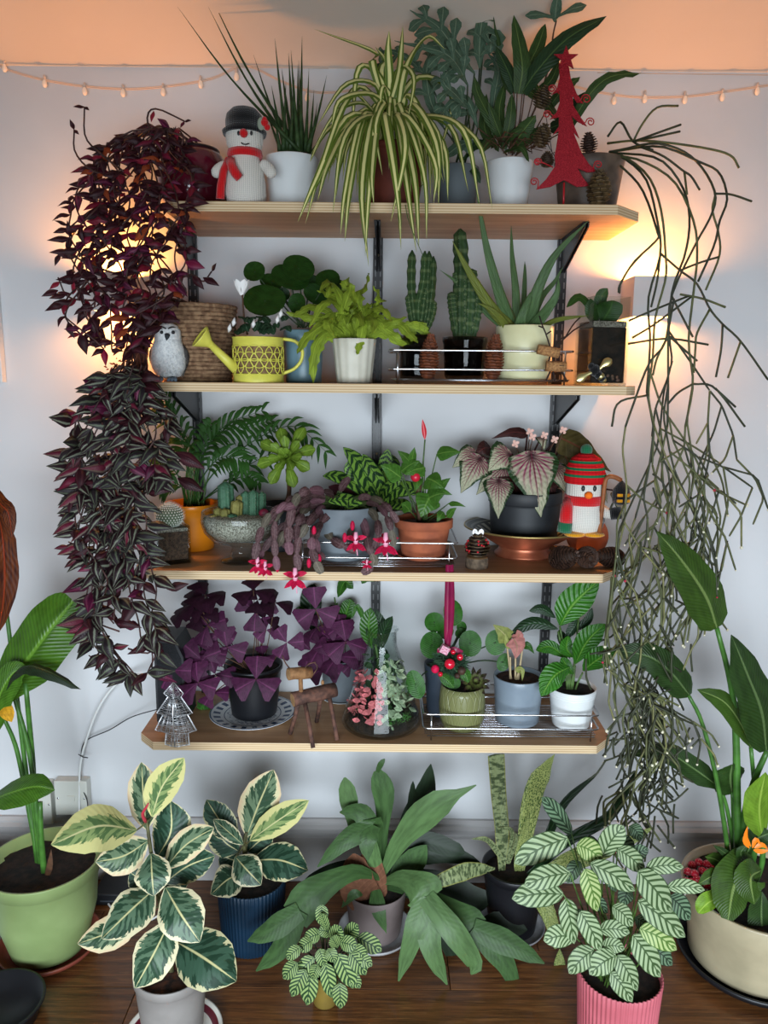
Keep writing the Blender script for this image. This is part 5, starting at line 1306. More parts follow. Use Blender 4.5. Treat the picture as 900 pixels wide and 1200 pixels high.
# rattlesnake plant
def f_rattle(m, u, v, s, r):
    bl = ((v*7.0+s*.9).frac()-.5).abs(); blob = (bl+(s-.35).abs()*.42).sm(.30, .36, 1.0, 0.0)
    c_ = m.mix(blob, hexc('5d8438'), hexc('16301a')); c_ = m.mix(s.sm(.84, .93), c_, hexc('1d3c1e')); return m.mix(s.sm(.02, .07, 1.0, 0.0), c_, hexc('20401e'))
m_rattle = leafmat('rattlesnake_leaf', '4b7436', f_rattle, rough=.35); m_ratunder = leafmat('maroon_leaf_back', '3a1622', rough=.5)
c = spot(3, 448, Y=1.955)+Vector((0, 0, RZ3)); rr = wr(c, 52, .05); h = hgt(c, 600, rr)
t = Thing('rattlesnake_plant', 'dark blotched-leaf prayer plant in a speckled grey pot, behind the magenta-flowered cactus', 'plant', c)
pot(t, c, rr, rr*.85, h, m_greyc, soil=m_soil)
for pts, w_, mt in (([(440,590,-.02),(430,562,-.05),(418,540,-.07),(402,524,-.08)], 22, 0), ([(438,592,-.02),(420,570,-.05),(395,558,-.07),(378,558,-.08)], 18, 0), ([(444,590,0),(448,560,-.01),(452,540,-.02),(455,526,-.02)], 18, 0), ([(436,594,-.03),(418,588,-.08),(400,585,-.10),(384,588,-.11)], 19, 0),
      ([(446,592,-.02),(430,570,-.04),(412,552,-.05),(408,540,-.05)], 20, 0), ([(448,590,-.02),(445,565,-.05),(432,545,-.06),(425,532,-.07)], 18, 0), ([(450,592,-.02),(462,575,-.05),(480,572,-.06),(490,580,-.06)], 22, 0), ([(450,594,-.03),(462,590,-.07),(475,592,-.09),(482,600,-.09)], 17, 0), ([(440,592,-.02),(420,580,-.03),(396,574,-.04),(385,570,-.04)], 17, 1),
      ([(444,592,0),(436,566,.01),(424,556,.02),(410,552,.02)], 18, 1), ([(444,590,-.03),(450,575,-.07),(462,565,-.09),(470,556,-.09)], 16, 0), ([(448,590,.02),(456,560,.03),(462,545,.03),(458,532,.03)], 16, 0), ([(442,592,-.03),(428,584,-.08),(412,590,-.10),(404,602,-.11)], 14, 0)):
    lf(t, m_ratunder if mt else m_rattle, pts, w_, 'oval', n=10, fold=.15, nrm=(0, -1, .7), wave=.02)
for i in range(9): st(t, m_stembr, [(440+i*2, 600, 0), (441+i*2, 592, 0), (440+i*3-4, 575, -.01)], 1)
# anthurium
m_terra2 = simple('aged_terracotta', 'b0603e', '8e4c34', 18, .85, bump=.15); m_anth = leafmat('anthurium_leaf', '3f6c2b', rough=.32, vary=.15, rib='5c8440', veins=.08, vn=7)
c = spot(3, 496, Y=1.885)+Vector((0, 0, RZ3+.006)); rt = wr(c, 68, .05); rb = wr(c, 50); h = hgt(c, 613, rt)
s_ = Thing('terracotta_saucer', 'terracotta saucer under the red-flowered plant in the third shelf rack', 'saucer', c-Vector((0, 0, .006)))
s_.part('dish', G().lathe([(rb*.9, 0), (rb*1.25, .010), (rb*1.27, .012), (rb*1.2, .011), (rb*1.0, .0055), (.001, .0055)], s_.loc, 40), m_terra2)
t = Thing('potted_anthurium', 'green anthurium with one red flower spike in a terracotta pot in the rack', 'plant', c)
pot(t, c, rt*.95, rb, h, m_terra2, soil=m_soilred, lip=.0035, liph=h*.22)
for pts, w_ in (([(492,612,0),(470,598,-.02),(456,592,-.03)], 5), ):
    pass
for base, tip, w_, tl in (((470,560),(446,545),24,0), ((498,548),(474,556),22,0), ((484,546),(466,528),15,0), ((482,545),(486,524),12,0), ((500,560),(520,572),28,1), ((500,585),(522,578),26,1), ((505,580),(493,606),34,1), ((512,532),(540,530),20,0), ((470,552),(492,540),18,0), ((512,575),(528,560),12,0), ((524,606),(535,595),10,0), ((508,575),(530,580),12,0), ((520,600),(512,612),12,0), ((490,560),(488,575),14,1), ((526,590),(546,594),7,0), ((480,598),(470,590),16,0)):
    P0 = (base[0], base[1], -.03); P2 = (tip[0], tip[1], -.05)
    lf(t, m_anth, [P0, ((base[0]+tip[0])/2, (base[1]+tip[1])/2-1.5, -.045), P2], w_*.95, 'heart', n=9, fold=.2, nrm=(rv(-.3, .3), -1, .5))
    st(t, m_stem, [(494+rv(-6, 8), 614, 0), ((494+base[0])/2, (614+base[1])/2, -.005), P0], .9)
st(t, m_stem, [(496, 612, 0), (495, 560, -.01), (498, 515, -.02)], 1.2); lf(t, simple('red_spathe', 'c81e2c', rough=.35), [(498,515,-.02),(497,503,-.02),(495,491,-.02)], 6, 'lance', n=6, fold=.5, name='flower')
t.part('berry', G().ball(W(487, 559, c.y-.04), k*5), simple('red_fruit', 'c01e34', rough=.35)); st(t, m_stembr, [(492, 614, -.01), (490, 585, -.01), (492, 565, -.01)], 3, r2=3)
# ---- decorated cone on a log slice
k = mpx(3, 559, 665); c = at(3, 559, 668, 13*k)
t = Thing('log_slice', 'small round log slice under the snow-topped cone', 'log slice', c); m_bark = simple('pale_bark', '6e5c4a', '463a2e', 90, .9, bump=.5); m_logend = simple('cut_wood', 'b08a60', '94704a', 60, .8)
t.part('bark', G().lathe([(13*k, 0), (13.6*k, k*5), (13*k, k*12.5)], c, 24), m_bark); t.part('cut_face', G().lathe([(12.8*k, k*12.4), (12*k, k*12.8), (.001, k*12.8)], c, 24, closed_bot=False), m_logend)
pc = pine_cone('pine_cone', 'little pine cone with red beads and a white bow on a log slice', c+Vector((0, 0, k*26)), 14.5*k, 26*k, (0, 0, 1), (m_cone0, m_cone3), None, rows=7, wide=1.2)
for i in range(24):
    a = rv(0, 2*PI); z = rv(-.3, .35); pc.part('bead', G().ball(c+Vector((math.cos(a)*13.5*k*(1-abs(z)*.5), math.sin(a)*13.5*k*(1-abs(z)*.5), k*(26+z*26))), k*1.3, 8, 6), simple('red_bead', 'c01828', rough=.3) if i == 0 else bpy.data.materials['red_bead'])
for s in (-1, 1): pc.part('bow', G().leaf([c+Vector((0, -k*3, k*40)), c+Vector((s*k*4, -k*4, k*45)), c+Vector((s*k*6, -k*4, k*40))], k*4, 'round', (0, -1, .3), 6, 2), m_wpet)
# ---- big copper dish
k = mpx(3, 614, 655); c = at(3, 614, 658, 36*k); rr = wr(c, 142, .06); h = hgt(c, 630, rr)
t = Thing('footed_dish', 'wide footed copper dish with black and white striped inside and brass edge', 'dish', c)
m_cop = M('worn_copper', rough=.38, metal=.55); o = m_cop.obj(); m_cop.col(m_cop.mix(m_cop.noise(o, 14).sm(.35, .7), hexc('b5694a'), hexc('8e4c36'))); m_cop = m_cop.mat
m_brass = M('brass_edge', rough=.35, metal=.8).col(hexc('b09a62')).mat
def dishin():
    m = M('striped_dish_inside', rough=.3); o = m.obj(); x, y, z = m.sep(o); rad = (x*x+y*y).m('SQRT'); a = y.m('ARCTAN2', x)
    st_ = (a*26.0).sin().gt(0.1)*(rad/rr).sm(.50, .51)*(rad/rr).sm(.80, .81, 1.0, 0.0); ring = ((rad/rr)*60.0).sin().gt(.4)*(rad/rr).sm(.80, .81)*.35
    m.col(m.mix(st_.mx(ring), (.018, .02, .016), hexc('b9b8a8'))); return m.mat
t.part('foot', G().lathe([(35*k, 0), (35*k, k*3), (30*k, k*7), (30*k, h*.32)], c, 48), m_cop)
t.part('bowl', G().lathe([(28*k, h*.28), (rr*.55, h*.48), (rr*.8, h*.78), (rr*.99, h*.96)], c, 64, closed_bot=False), m_cop)
t.part('inside', G().lathe([(.001, h*.42), (rr*.5, h*.52), (rr*.78, h*.84), (rr*.985, h*1.0)], c, 64, closed_bot=False), dishin())
t.part('rim', G().lathe([(rr*.985, h*.95), (rr*1.0, h*.96), (rr*1.0, h*1.005), (rr*.98, h*1.01)], c, 64, closed_bot=False), m_brass)
dish_c, dish_h, dish_r = c, h, rr
# begonia
def f_beg(m, u, v, s, r):
    n = m.noise(m.comb(u*5.0, v*6.0, r*20.0), 3.0, 4); x = u-0.5; y = v-.1
    ang = x.m('ARCTAN2', y); rad = (x*x*1.4+y*y).m('SQRT'); vein = (ang*11.0).sin().abs()
    edge = s+(n-.5)*.55; c_ = m.mix(n.sm(.3, .7), hexc('8f9c8c'), hexc('b0b3a6'))
    c_ = m.mix((rad.sm(.15, .85, 1.0, 0.0)*vein.sm(0.1, .9, 1.0, .25)*1.3).mn(1.0), c_, hexc('7d2558')); c_ = m.mix(rad.sm(0, .22, 1.0, 0.0), c_, hexc('2a1620'))
    c_ = m.mix(edge.sm(.72, .84), c_, hexc('223d22')); c_ = m.mix(vein.sm(0, .08, 1.0, 0.0)*.75, c_, hexc('49202e')); return m.mix(s.sm(0.0, .05, 1.0, 0.0), c_, hexc('5a2238'))
m_beg = leafmat('rex_begonia_leaf', '8c968a', f_beg, rough=.45, vary=.12, bumpv=.5); m_begd = leafmat('begonia_leaf_dark', '3a1e20', rough=.5, rib='572a2c', veins=.12, vn=8); m_beggr = leafmat('begonia_leaf_olive', '4a4428', rough=.5, rib='5e3a2c', veins=.15, vn=8)
m_bpot = simple('matt_black_pot', '26282b', '1f2124', 14, .55)
c = spot(3, 613, Y=dish_c.y)+Vector((0, 0, dish_h*.53)); c.x = dish_c.x-.002; rt = wr(c, 84, .05); rb = wr(c, 76); h = hgt(c, 580, rt)
t = Thing('potted_begonia', 'silver and pink veined begonia in a matt black pot standing in the copper dish', 'plant', c)
pot(t, c, rt, rb, h, m_bpot, soil=m_soil, lip=.001, liph=.03)
for base, tip, w_, mt, dy in (((622,528),(634,606),66,0,-.09), ((565,535),(540,578),44,0,-.08), ((585,560),(584,608),38,0,-.085), ((560,532),(530,548),30,0,-.06), ((600,532),(572,552),44,0,-.07), ((595,545),(558,580),34,0,-.05), ((648,545),(666,580),30,0,-.04), ((634,512),(638,528),16,0,-.03), ((655,512),(716,553),36,1,-.05), ((618,508),(576,514),14,2,-.02), ((655,530),(670,548),28,1,-.02), ((722,575),(730,612),16,0,-.01), ((700,560),(712,590),14,0,-.01), ((590,560),(600,585),20,2,-.04), ((640,560),(650,590),24,2,-.03), ((575,525),(556,535),20,2,-.03)):
    P = [(base[0], base[1], dy+.03), ((base[0]*.55+tip[0]*.45), (base[1]*.55+tip[1]*.45)-4, dy), (tip[0], tip[1], dy-.005)]
    lf(t, (m_beg, m_beggr, m_begd)[mt], P, w_, 'heart', n=14, m=8, fold=.18, wave=.025, wf=4, nrm=(0, -1, .35))
    st(t, m_begd, [(612+rv(-10, 10), 582, -.01), ((612+base[0])/2, (575+base[1])/2-6, dy*.4), P[0]], 1.5, r2=1)
m_bflo = simple('pale_pink_flower', 'd8a898', rough=.5)
for x, y, x0 in ((621, 506, 616), (638, 510, 632), (660, 504, 648), (604, 520, 606), (650, 515, 640), (624, 512, 618)):
    st(t, m_stembr, [(x0, 570, -.01), (x0+2, 535, -.03), (x, y+2, -.04)], .8)
    p = W(x, y, c.y-.04); kk = mpp(p)
    for q in range(4): t.part('petal', G().leaf([p, p+Vector((math.cos(q*1.57+.5)*kk*3, -.001, math.sin(q*1.57+.5)*kk*3)), p+Vector((math.cos(q*1.57+.5)*kk*5, -.002, math.sin(q*1.57+.5)*kk*5))], kk*4, 'oval', (0, -1, 0), 3, 2), m_bflo)
# ---- knitted penguin on the dish's edge
c = Vector((W(682, 620, 1.87).x, 1.868, 0)); c.z = W(682, 628, c.y-.03).z; k = mpp(c)
t = Thing('knitted_penguin', 'knitted penguin in a red and green hat holding a stick with a lantern', 'toy', c)
Yp = c.y
def stripe():
    m = M('knit_striped', rough=.95, spec=.2); o = m.obj(); x, y, z = m.sep(o); f = ((z/k-56.0)/7.6).frac().gt(.62)*(z/k).sm(65, 65.5)*(z/k).sm(90, 91, 1.0, 0.0)
    m.col(m.mix(f, hexc('c2141c'), hexc('1c6b45'))); h_ = (z*900.0).sin()+(x*700.0).sin()*.5; m.bump(h_, .6, .0012); return m.mat
t.part('body', G().lathe([(k*14, k*2), (k*21, k*6), (k*24, k*16), (k*23, k*27), (k*20, k*36), (k*19, k*40), (k*20.5, k*47), (k*20.5, k*58), (k*17, k*67), (k*8, k*72), (.0003, k*73)], c, 32), m_kwhite)
g = G().lathe([(k*14, k*2), (k*21.8, k*6), (k*24.8, k*16), (k*23.8, k*27), (k*20.8, k*36), (k*19.8, k*40), (k*21.6, k*47), (k*21.6, k*58), (k*17.5, k*67)], Vector((c.x+k*1.2, c.y+k*3, c.z)), 32)
t.part('back', g, m_kblack)
t.part('hat', G().lathe([(k*22, k*60), (k*23.6, k*62), (k*24, k*70), (k*22.5, k*73), (k*21, k*80), (k*16, k*89), (k*8, k*94), (.0003, k*95.5)], c, 32, closed_bot=False), stripe())
t.part('pompom', G().ball(c+Vector((0, 0, k*98)), k*7), m_kgreen)
t.part('scarf', G().lathe([(k*18, k*34), (k*22.5, k*36), (k*23, k*42), (k*22, k*46), (k*17, k*47)], c, 28, closed_bot=False), m_kred)
sc_ = t.part('scarf_end', G().tube([c+Vector((-k*20, -k*8, k*40)), c+Vector((-k*23, -k*16, k*30)), c+Vector((-k*24, -k*17, k*16))], [k*6, k*7, k*8], 10), m_kred)
t.part('scarf_fringe', G().tube([c+Vector((-k*24, -k*17, k*16.5)), c+Vector((-k*25, -k*17, k*5))], [k*8.2, k*8.6], 10), m_kgreen, parent=sc_)
for s in (-1, 1):
    t.part('eye', G().ball(c+Vector((s*k*6.5, -k*20, k*56)), (k*2.1, k*1.5, k*3.4), 10, 8), m_eye)
    t.part('foot', G().ball(c+Vector((s*k*11-k*1, -k*14, k*1.8)), (k*12.5, k*11, k*3.2), 16, 8), m_kyellow)
t.part('beak', G().ball(c+Vector((-k*.5, -k*22, k*48.5)), (k*4.8, k*4.6, k*4.2)), simple('orange_knit', 'f07010', rough=.9))
arm = t.part('wing', G().tube([c+Vector((k*18, -k*4, k*32)), c+Vector((k*25, -k*12, k*26)), c+Vector((k*32, -k*16, k*26))], [k*5.5, k*6.5, k*6.2], 10), m_kwhite)
t.part('wing_cuff', G().tube([c+Vector((k*28, -k*14, k*26)), c+Vector((k*39, -k*18, k*28))], [k*7.2, k*7.2], 10), m_kblack, parent=arm)
m_cane = simple('brown_cane', '96582c', '7a4420', 60, .6)
Pc = [W(702, 626, Yp-.035), W(706, 590, Yp-.035), W(709, 565, Yp-.035), W(713, 559, Yp-.035), W(720, 559, Yp-.035), W(728, 563, Yp-.035)]
cn = Thing('walking_cane', 'brown hooked cane held by the knitted penguin', 'cane', Pc[0]); cn.part('shaft', G().tube(smooth(Pc, 16), k*2.6, 8), m_cane)
lp = W(728, 578, Yp-.037); ln_ = Thing('knitted_lantern', 'tiny black knitted lantern with yellow windows hanging from the penguin\'s cane', 'lantern', lp)
ln_.part('body', G().lathe([(k*5, -k*13), (k*9.5, -k*11), (k*10.5, -k*2), (k*9, k*5), (k*5, k*10), (k*1.5, k*14), (.0003, k*15)], lp, 20), m_kblack)
for zz in (-7.5, -1):
    for xx in (-4.2, 4.2): ln_.part('window', G().box((-k*3.1, -k*1.6, -k*1.7), (k*3.1, k*1.6, k*1.7), k*.5, c=lp+Vector((k*xx, -k*9.4, k*zz))), m_kyellow)
# ---- cones and a leaning saucer
for x, y, ax, r0, h0, lab in ((661, 656, (.55, -.6, .3), 14, 36, 'brown pine cone lying under the copper dish, first of three from the dish'), (689, 655, (.05, -1, .12), 13, 26, 'brown pine cone seen end-on, middle of the three before the leaning saucer'), (715, 654, (-.95, -.25, .18), 12.5, 36, 'brown pine cone lying at the shelf corner, under the trailing cactus')):
    k = mpx(3, x, 668); p = at(3, x, y+14, 14*k); p = Vector((p.x, p.y, Z3+r0*k*.98)); pine_cone('pine_cone', lab, p, r0*k, h0*k, ax, (m_cone0, m_cone1), 'three brown pine cones lying on the third shelf', rows=11, wide=1.0)
k = mpx(3, 690, 640); p = Vector((W(686, 640, 2.02).x, 2.02, Z3))
t = Thing('terracotta_saucer', 'small terracotta saucer leaning behind the three brown cones', 'saucer', p)
t.part('dish', G().lathe([(k*18, 0), (k*24, k*5), (k*23, k*5.5), (k*17, k*1.5), (.001, k*1.5)], p+Vector((0, 0, k*19)), 36, mtx=Matrix.Rotation(math.radians(68), 3, 'X')), m_terra2)
# ================================================================== LOWEST SHELF
# ---- black box speaker
k = mpx(4, 197, 850); p0 = FL(197, 850, Z4); Yf = p0.y
t = Thing('box_speaker', 'black upright box speaker with a slanted top, left end of the lowest shelf', 'speaker', Vector((p0.x, Yf+.05, Z4)))
zt_ = W(197, 750, Yf).z
m_spk = simple('matt_black_plastic', '16181c', rough=.45)
xa, xb = W(182, 800, Yf).x, W(216, 800, Yf).x; H_ = zt_-Z4
side = [(xa, Z4+.012), (xa+.006, Z4), (xb-.004, Z4), (xb, Z4+.006), (xb, Z4+H_*.80), (xb-.020, Z4+H_*.995), (xa+.004, Z4+H_), (xa, Z4+H_-.01)]
t.part('body', G().prism([(x, Yf, z) for x, z in side], .11), m_spk, smooth=False)
inn = [(xa+.005+(x-xa-.005 if 0 else 0)+(x-xa)*.86, z) for x, z in side]
t.part('front_grille', G().prism([((x-(xa+xb)/2)*.84+(xa+xb)/2, Yf-.0015, (z-Z4-H_/2)*.93+Z4+H_/2) for x, z in side], .003), simple('dark_grille_cloth', '0c0d10', '1c1e22', 400, .9), smooth=False)
# ---- silver wire tree
m_silver = M('silver_wire', rough=.35, metal=.85).col((.75, .76, .78)).mat
k = mpx(4, 205, 872); c = spot(4, 206, 874, 3*k); Yt = c.y
t = Thing('wire_christmas_tree', 'small silver wire christmas tree in front of the black speaker', 'decoration', c)
rows = [(800, 205, 205), (813, 193, 216), (817, 198, 213), (836, 184, 226), (838, 191, 220), (856, 181, 230), (859, 194, 220), (873, 192, 221)]
def wz(y): return W(206, y, Yt).z - (W(206, 873, Yt).z - Z4)
def wx(x): return W(x, 840, Yt).x
lp = [Vector((wx(a), Yt, wz(y))) for y, a, b in rows]; rp = [Vector((wx(b), Yt, wz(y))) for y, a, b in rows]
t.part('outline', G().tube(lp+[Vector((c.x, Yt-.012, Z4+.001))]+rp[::-1], k*.75, 5), m_silver)
t.part('centre_rod', G().tube([lp[0], Vector((c.x, Yt-.02, (lp[0].z+Z4)/2)), Vector((c.x, Yt-.012, Z4))], k*.8, 5), m_silver)
g = G()
for (ya, a0, b0), (yb, a1, b1) in zip(rows[:-1], rows[1:]):
    n_ = max(2, int((yb-ya)/1.5))
    if yb-ya < 6: n_ = 2
    for i in range(n_):
        q = (i+.5)/n_; A = a0+(a1-a0)*q; B = b0+(b1-b0)*q; y = ya+(yb-ya)*q; P = []
        for j in range(9):
            f = j/8; P.append(Vector((wx(A+(B-A)*f), Yt-.016*math.sin(PI*f), wz(y+rv(-.9, .9)))))
        g.tube(P, k*.28, 3)
    for i in range(int((b1-a1)/2.2)):
        f = rv(.02, .98); g.tube([Vector((wx(a0+(b0-a0)*f), Yt-.016*math.sin(PI*f), wz(ya))), Vector((wx(a1+(b1-a1)*f), Yt-.016*math.sin(PI*f), wz(yb)))], k*.25, 3)
t.part('wire_wrap', g, m_silver, kind='stuff')
c = spot(4, 240, 832, 8*k); g = G()
for i in range(160):
    a = rv(0, 6.28); q = rv(0, 1)**.5; p = c+Vector((math.cos(a)*q*.024, math.sin(a)*q*.018, 0)); g.leaf([p, p+Vector((rv(-.006, .006), rv(-.006, .006), rv(.012, .022)))], .004, 'grass', (0, -1, .3), 2, 2)
single('moss_clump', g, simple('bright_moss', '3f7a22', '24501a', 90, .8), 'small bright green moss clump behind the silver wire tree', 'moss', loc=c)
# ---- plate
k = mpx(4, 295, 850); c = spot(4, 296, 860, 49*k); R_ = 51.5*k
def platem():
    m = M('blue_white_china', rough=.2, coat=.3); o = m.obj(); x, y, z = m.sep(o); rad = (x*x+y*y).m('SQRT')/R_; a = y.m('ARCTAN2', x)
    d = (a*22.0).sin().gt(.1)*rad.sm(.74, .75)*rad.sm(.90, .91, 1.0, 0.0); ln = rad.sm(.955, .96)*rad.sm(.985, .99, 1.0, 0.0); l2 = rad.sm(.64, .645)*rad.sm(.66, .665, 1.0, 0.0); n = m.noise(o, 110).sm(.52, .56)*rad.sm(.60, .62, 1.0, 0.0)*.6
    m.col(m.mix(d.mx(ln).mx(l2).mx(n), hexc('dfe2e4'), hexc('2c4468'))); return m.mat
t = Thing('china_plate', 'blue and white patterned china plate under the black oxalis pot', 'plate', c)
t.part('plate_body', G().lathe([(R_*.5, 0), (R_*.55, .003), (R_*.98, .011), (R_, .0125), (R_*.97, .013), (R_*.68, .0065), (R_*.6, .005), (.001, .005)], c, 64), platem())
# ---- oxalis 1
m_ox = leafmat('oxalis_leaf', '4a2048', rough=.5, vary=.25, rib='62305f'); m_oxd = leafmat('oxalis_leaf_dark', '2c1228', rough=.5, vary=.2)
m_bpl = simple('black_plastic_pot', '15161a', rough=.4)
def trefoil(t, x, y, s, dY, nrm=(0, -.8, .6), rot=0, mat=None, base=None, fold=.25):
    p = W(x, y, t.Y+dY); k = mpp(p); n = Vector(nrm).normalized(); u = Vector((1, 0, 0)); u = (u-n*u.dot(n)).normalized(); v_ = n.cross(u); g = G()
    for i in range(3):
        a = rot+i*2*PI/3+PI/2; d = u*math.cos(a)+v_*math.sin(a)
        g.leaf([p+d*k*.8, p+d*s*k*.5+n*k*1.5, p+d*s*k], s*1.28*k, [(0, .06), (.5, .55), (.8, .88), (.93, 1), (1, .80)], n, 6, 4, fold)
    o = t.part('leaf', g, mat or m_ox)
    if base:
        b = W(base[0], base[1], t.Y); t.part('stem', G().tube(smooth([b, b.lerp(p, .5)+Vector(((p.x-b.x)*.1, 0, .015)), p], 8), k*.6, 5), m_stembr)
    return o
c2 = spot(4, 298, 848, 26*k)+Vector((0, 0, .0055)); rt = wr(c2, 66, .05); rb = wr(c2, 52); h = hgt(c2, 790, rt)
t = Thing('potted_oxalis', 'purple three-leaved oxalis in a black plastic pot on the china plate', 'plant', c2)
pot(t, c2, rt, rb, h, m_bpl, soil=m_soil, lip=.002, liph=.012)
for i, (x, y, s, dY, nr, ro) in enumerate(((300,796,27,-.10,(0,-.9,.5),0), (202,785,25,-.07,(-.3,-.9,.3),.5), (232,800,25,-.10,(-.2,-.8,.5),.2), (235,772,25,-.06,(0,-.9,.4),.9), (252,790,23,-.07,(.2,-.8,.5),.4), (266,758,23,-.04,(0,-1,.3),.2), (243,733,23,-.03,(-.2,-.9,.5),.8), (258,742,18,-.02,(.2,-.9,.4),.1),
       (300,716,24,-.02,(0,-1,.4),1.0), (336,753,20,-.04,(0,-1,.2),.6), (312,738,15,-.01,(.2,-1,.4),.3), (222,776,20,-.05,(-.2,-.8,.5),.7), (215,800,16,-.07,(-.2,-.8,.5),.1), (250,812,18,-.10,(.1,-.6,.8),.6), (246,765,20,-.05,(0,-.8,.6),.4), (308,770,14,-.03,(0,-.8,.6),.2))):
    trefoil(t, x, y, s, dY, nr, ro, m_ox, (296+(i % 5)*3, 795))
for i, (x, y, s, dY, nr, ro) in enumerate(((230,706,26,-.03,(-.2,-.45,.9),.3), (240,697,24,-.01,(.2,-.4,.9),.6), (220,716,22,-.04,(-.3,-.5,.8),.1), (297,692,24,-.02,(0,-.4,.9),.2), (322,706,22,-.02,(.3,-.4,.9),.5), (302,703,20,-.03,(-.1,-.5,.8),.9), (236,722,20,-.03,(0,-.6,.8),.7), (310,726,17,0,(.2,-.6,.8),.4))):
    trefoil(t, x, y, s, dY, nr, ro, m_oxd, (294+(i % 5)*3, 795))
# ---- oxalis 2 in grey pot
k = mpx(4, 400, 825); c = spot(4, 401, 826, 22*k); rt = wr(c, 50, .06); rb = wr(c, 42); h = hgt(c, 779, rt)
s_ = Thing('white_saucer', 'thin white saucer under the grey oxalis pot', 'saucer', c); s_.part('dish', G().lathe([(rb*.9, 0), (rb*1.18, .005), (rb*1.2, .007), (rb*1.1, .005), (.001, .004)], c, 36), m_white)
c = c+Vector((0, 0, .0045))
t = Thing('potted_oxalis', 'purple oxalis mixed with broad green leaves in a plain grey pot behind the log reindeer', 'plant', c)
pot(t, c, rt, rb, h, m_grey, soil=m_soil)
for i, (x, y, s, dY, nr, ro) in enumerate(((370,714,26,-.05,(0,-1,.2),.1), (376,757,24,-.06,(.1,-.7,.7),.6), (405,752,26,-.07,(.1,-.9,.5),.2), (364,762,21,-.07,(-.2,-.8,.5),.8), (395,770,25,-.08,(0,-.7,.7),.5), (380,782,21,-.09,(-.2,-.8,.5),.1), (388,750,20,-.04,(0,-.7,.7),.9), (412,778,15,-.06,(.3,-.8,.5),.3), (372,735,18,-.03,(0,-.6,.8),.6), (398,735,16,-.04,(0,-.8,.6),.1))):
    trefoil(t, x, y, s, dY, nr, ro, m_ox, (398+(i % 4)*3, 784))
m_glo = leafmat('glossy_green_leaf', '2c5a1f', rough=.25, rib='4a7a34', veins=.15, vn=10, bumpv=.4); m_glod = leafmat('dark_glossy_leaf', '16301a', rough=.3, rib='26482a', veins=.1, vn=10)
for pts, w_, dk in (([(366,740,.02),(364,705,.02),(368,684,.02)], 26, 1), ([(396,700,0),(404,682,-.02),(414,690,-.03)], 14, 0), ([(398,712,0),(388,718,0),(386,740,-.01)], 14, 0), ([(400,735,0),(408,712,-.01),(411,702,-.01)], 18, 0), ([(392,745,.01),(384,728,.01),(396,706,.01)], 12, 0), ([(362,722,.01),(352,716,0),(345,722,0)], 12, 0), ([(424,684,0),(430,676,0),(442,680,0)], 12, 0)):
    lf(t, m_glod if dk else m_glo, pts, w_, 'oval')
for a in ((392,700),(398,712),(400,735),(390,745),(366,740),(384,715)): st(t, m_stem, [(402, 786, 0), ((402+a[0])/2, (786+a[1])/2, 0), (a[0], a[1], 0)], 1.2)
# ---- log reindeer
m_barkd = simple('dark_red_bark', '6e4a3c', '3c2822', 60, .8, bump=.4); m_barkl = simple('light_bark', '9a7048', '6e4a2c', 60, .8, bump=.3)
k = mpx(4, 366, 870); c = spot(4, 366, 866, 0); Yd = c.y
t = Thing('log_reindeer', 'rustic reindeer of log pieces and twigs between china plate and glass flask', 'decoration', c)
Yb = Yd+.015; A = W(343, 820, Yb-.02); B = W(393, 808, Yb+.03); A.z = max(A.z, Z4+.04)
def log(name, A, B, r, mat, endm, **kw):
    o = t.part(name, G().tube([A, A.lerp(B, .3)+Vector((0, 0, r*.05)), A.lerp(B, .6), B], [r, r*.95, r*1.03, r*.97], 18), mat)
    d = (A-B).normalized(); t.part('cut_end', G().lathe([(r*.94, 0), (.0004, .0008)], A+d*.0003, 18, mtx=d.to_track_quat('Z', 'Y').to_matrix(), closed_bot=False), endm, parent=o); return o
log('body', A, B, 8.8*k, m_barkd, m_logend)
hA = W(338, 790, Yb-.025); hB = W(364, 788, Yb+.005); log('head', hA, hB, 7.2*k, m_barkl, m_logend)
t.part('neck', G().tube([W(352, 792, Yb-.012), W(353, 816, Yb-.012)], 2.6*k, 10), m_barkl)
for (x0, y0, d0), (x1, y1) in (((350, 822, -.02), (340, 860)), ((357, 822, -.015), (367, 877)), ((376, 814, .01), (371, 846)), ((385, 812, .025), (395, 868))):
    f_ = FL(x1, y1, Z4+.001); f_.z = Z4+.002; t.part('leg', G().tube([W(x0, y0, Yb+d0), W(x0, y0, Yb+d0).lerp(f_, .5)+Vector((.001, 0, 0)), f_], [2.9*k, 2.6*k, 2.7*k], 8), m_barkd)
for pts in ([(356,784),(362,778),(370,776)], [(340,784),(334,776),(331,768)], [(366,792),(372,782),(368,776)]): t.part('antler', G().tube(smooth([W(x, y, Yb-.005) for x, y in pts], 5), k*.8, 5), m_barkd)
t.part('tail', G().ball(W(378, 800, Yb+.025), (k*2, k*2, k*3.5)), m_barkl)
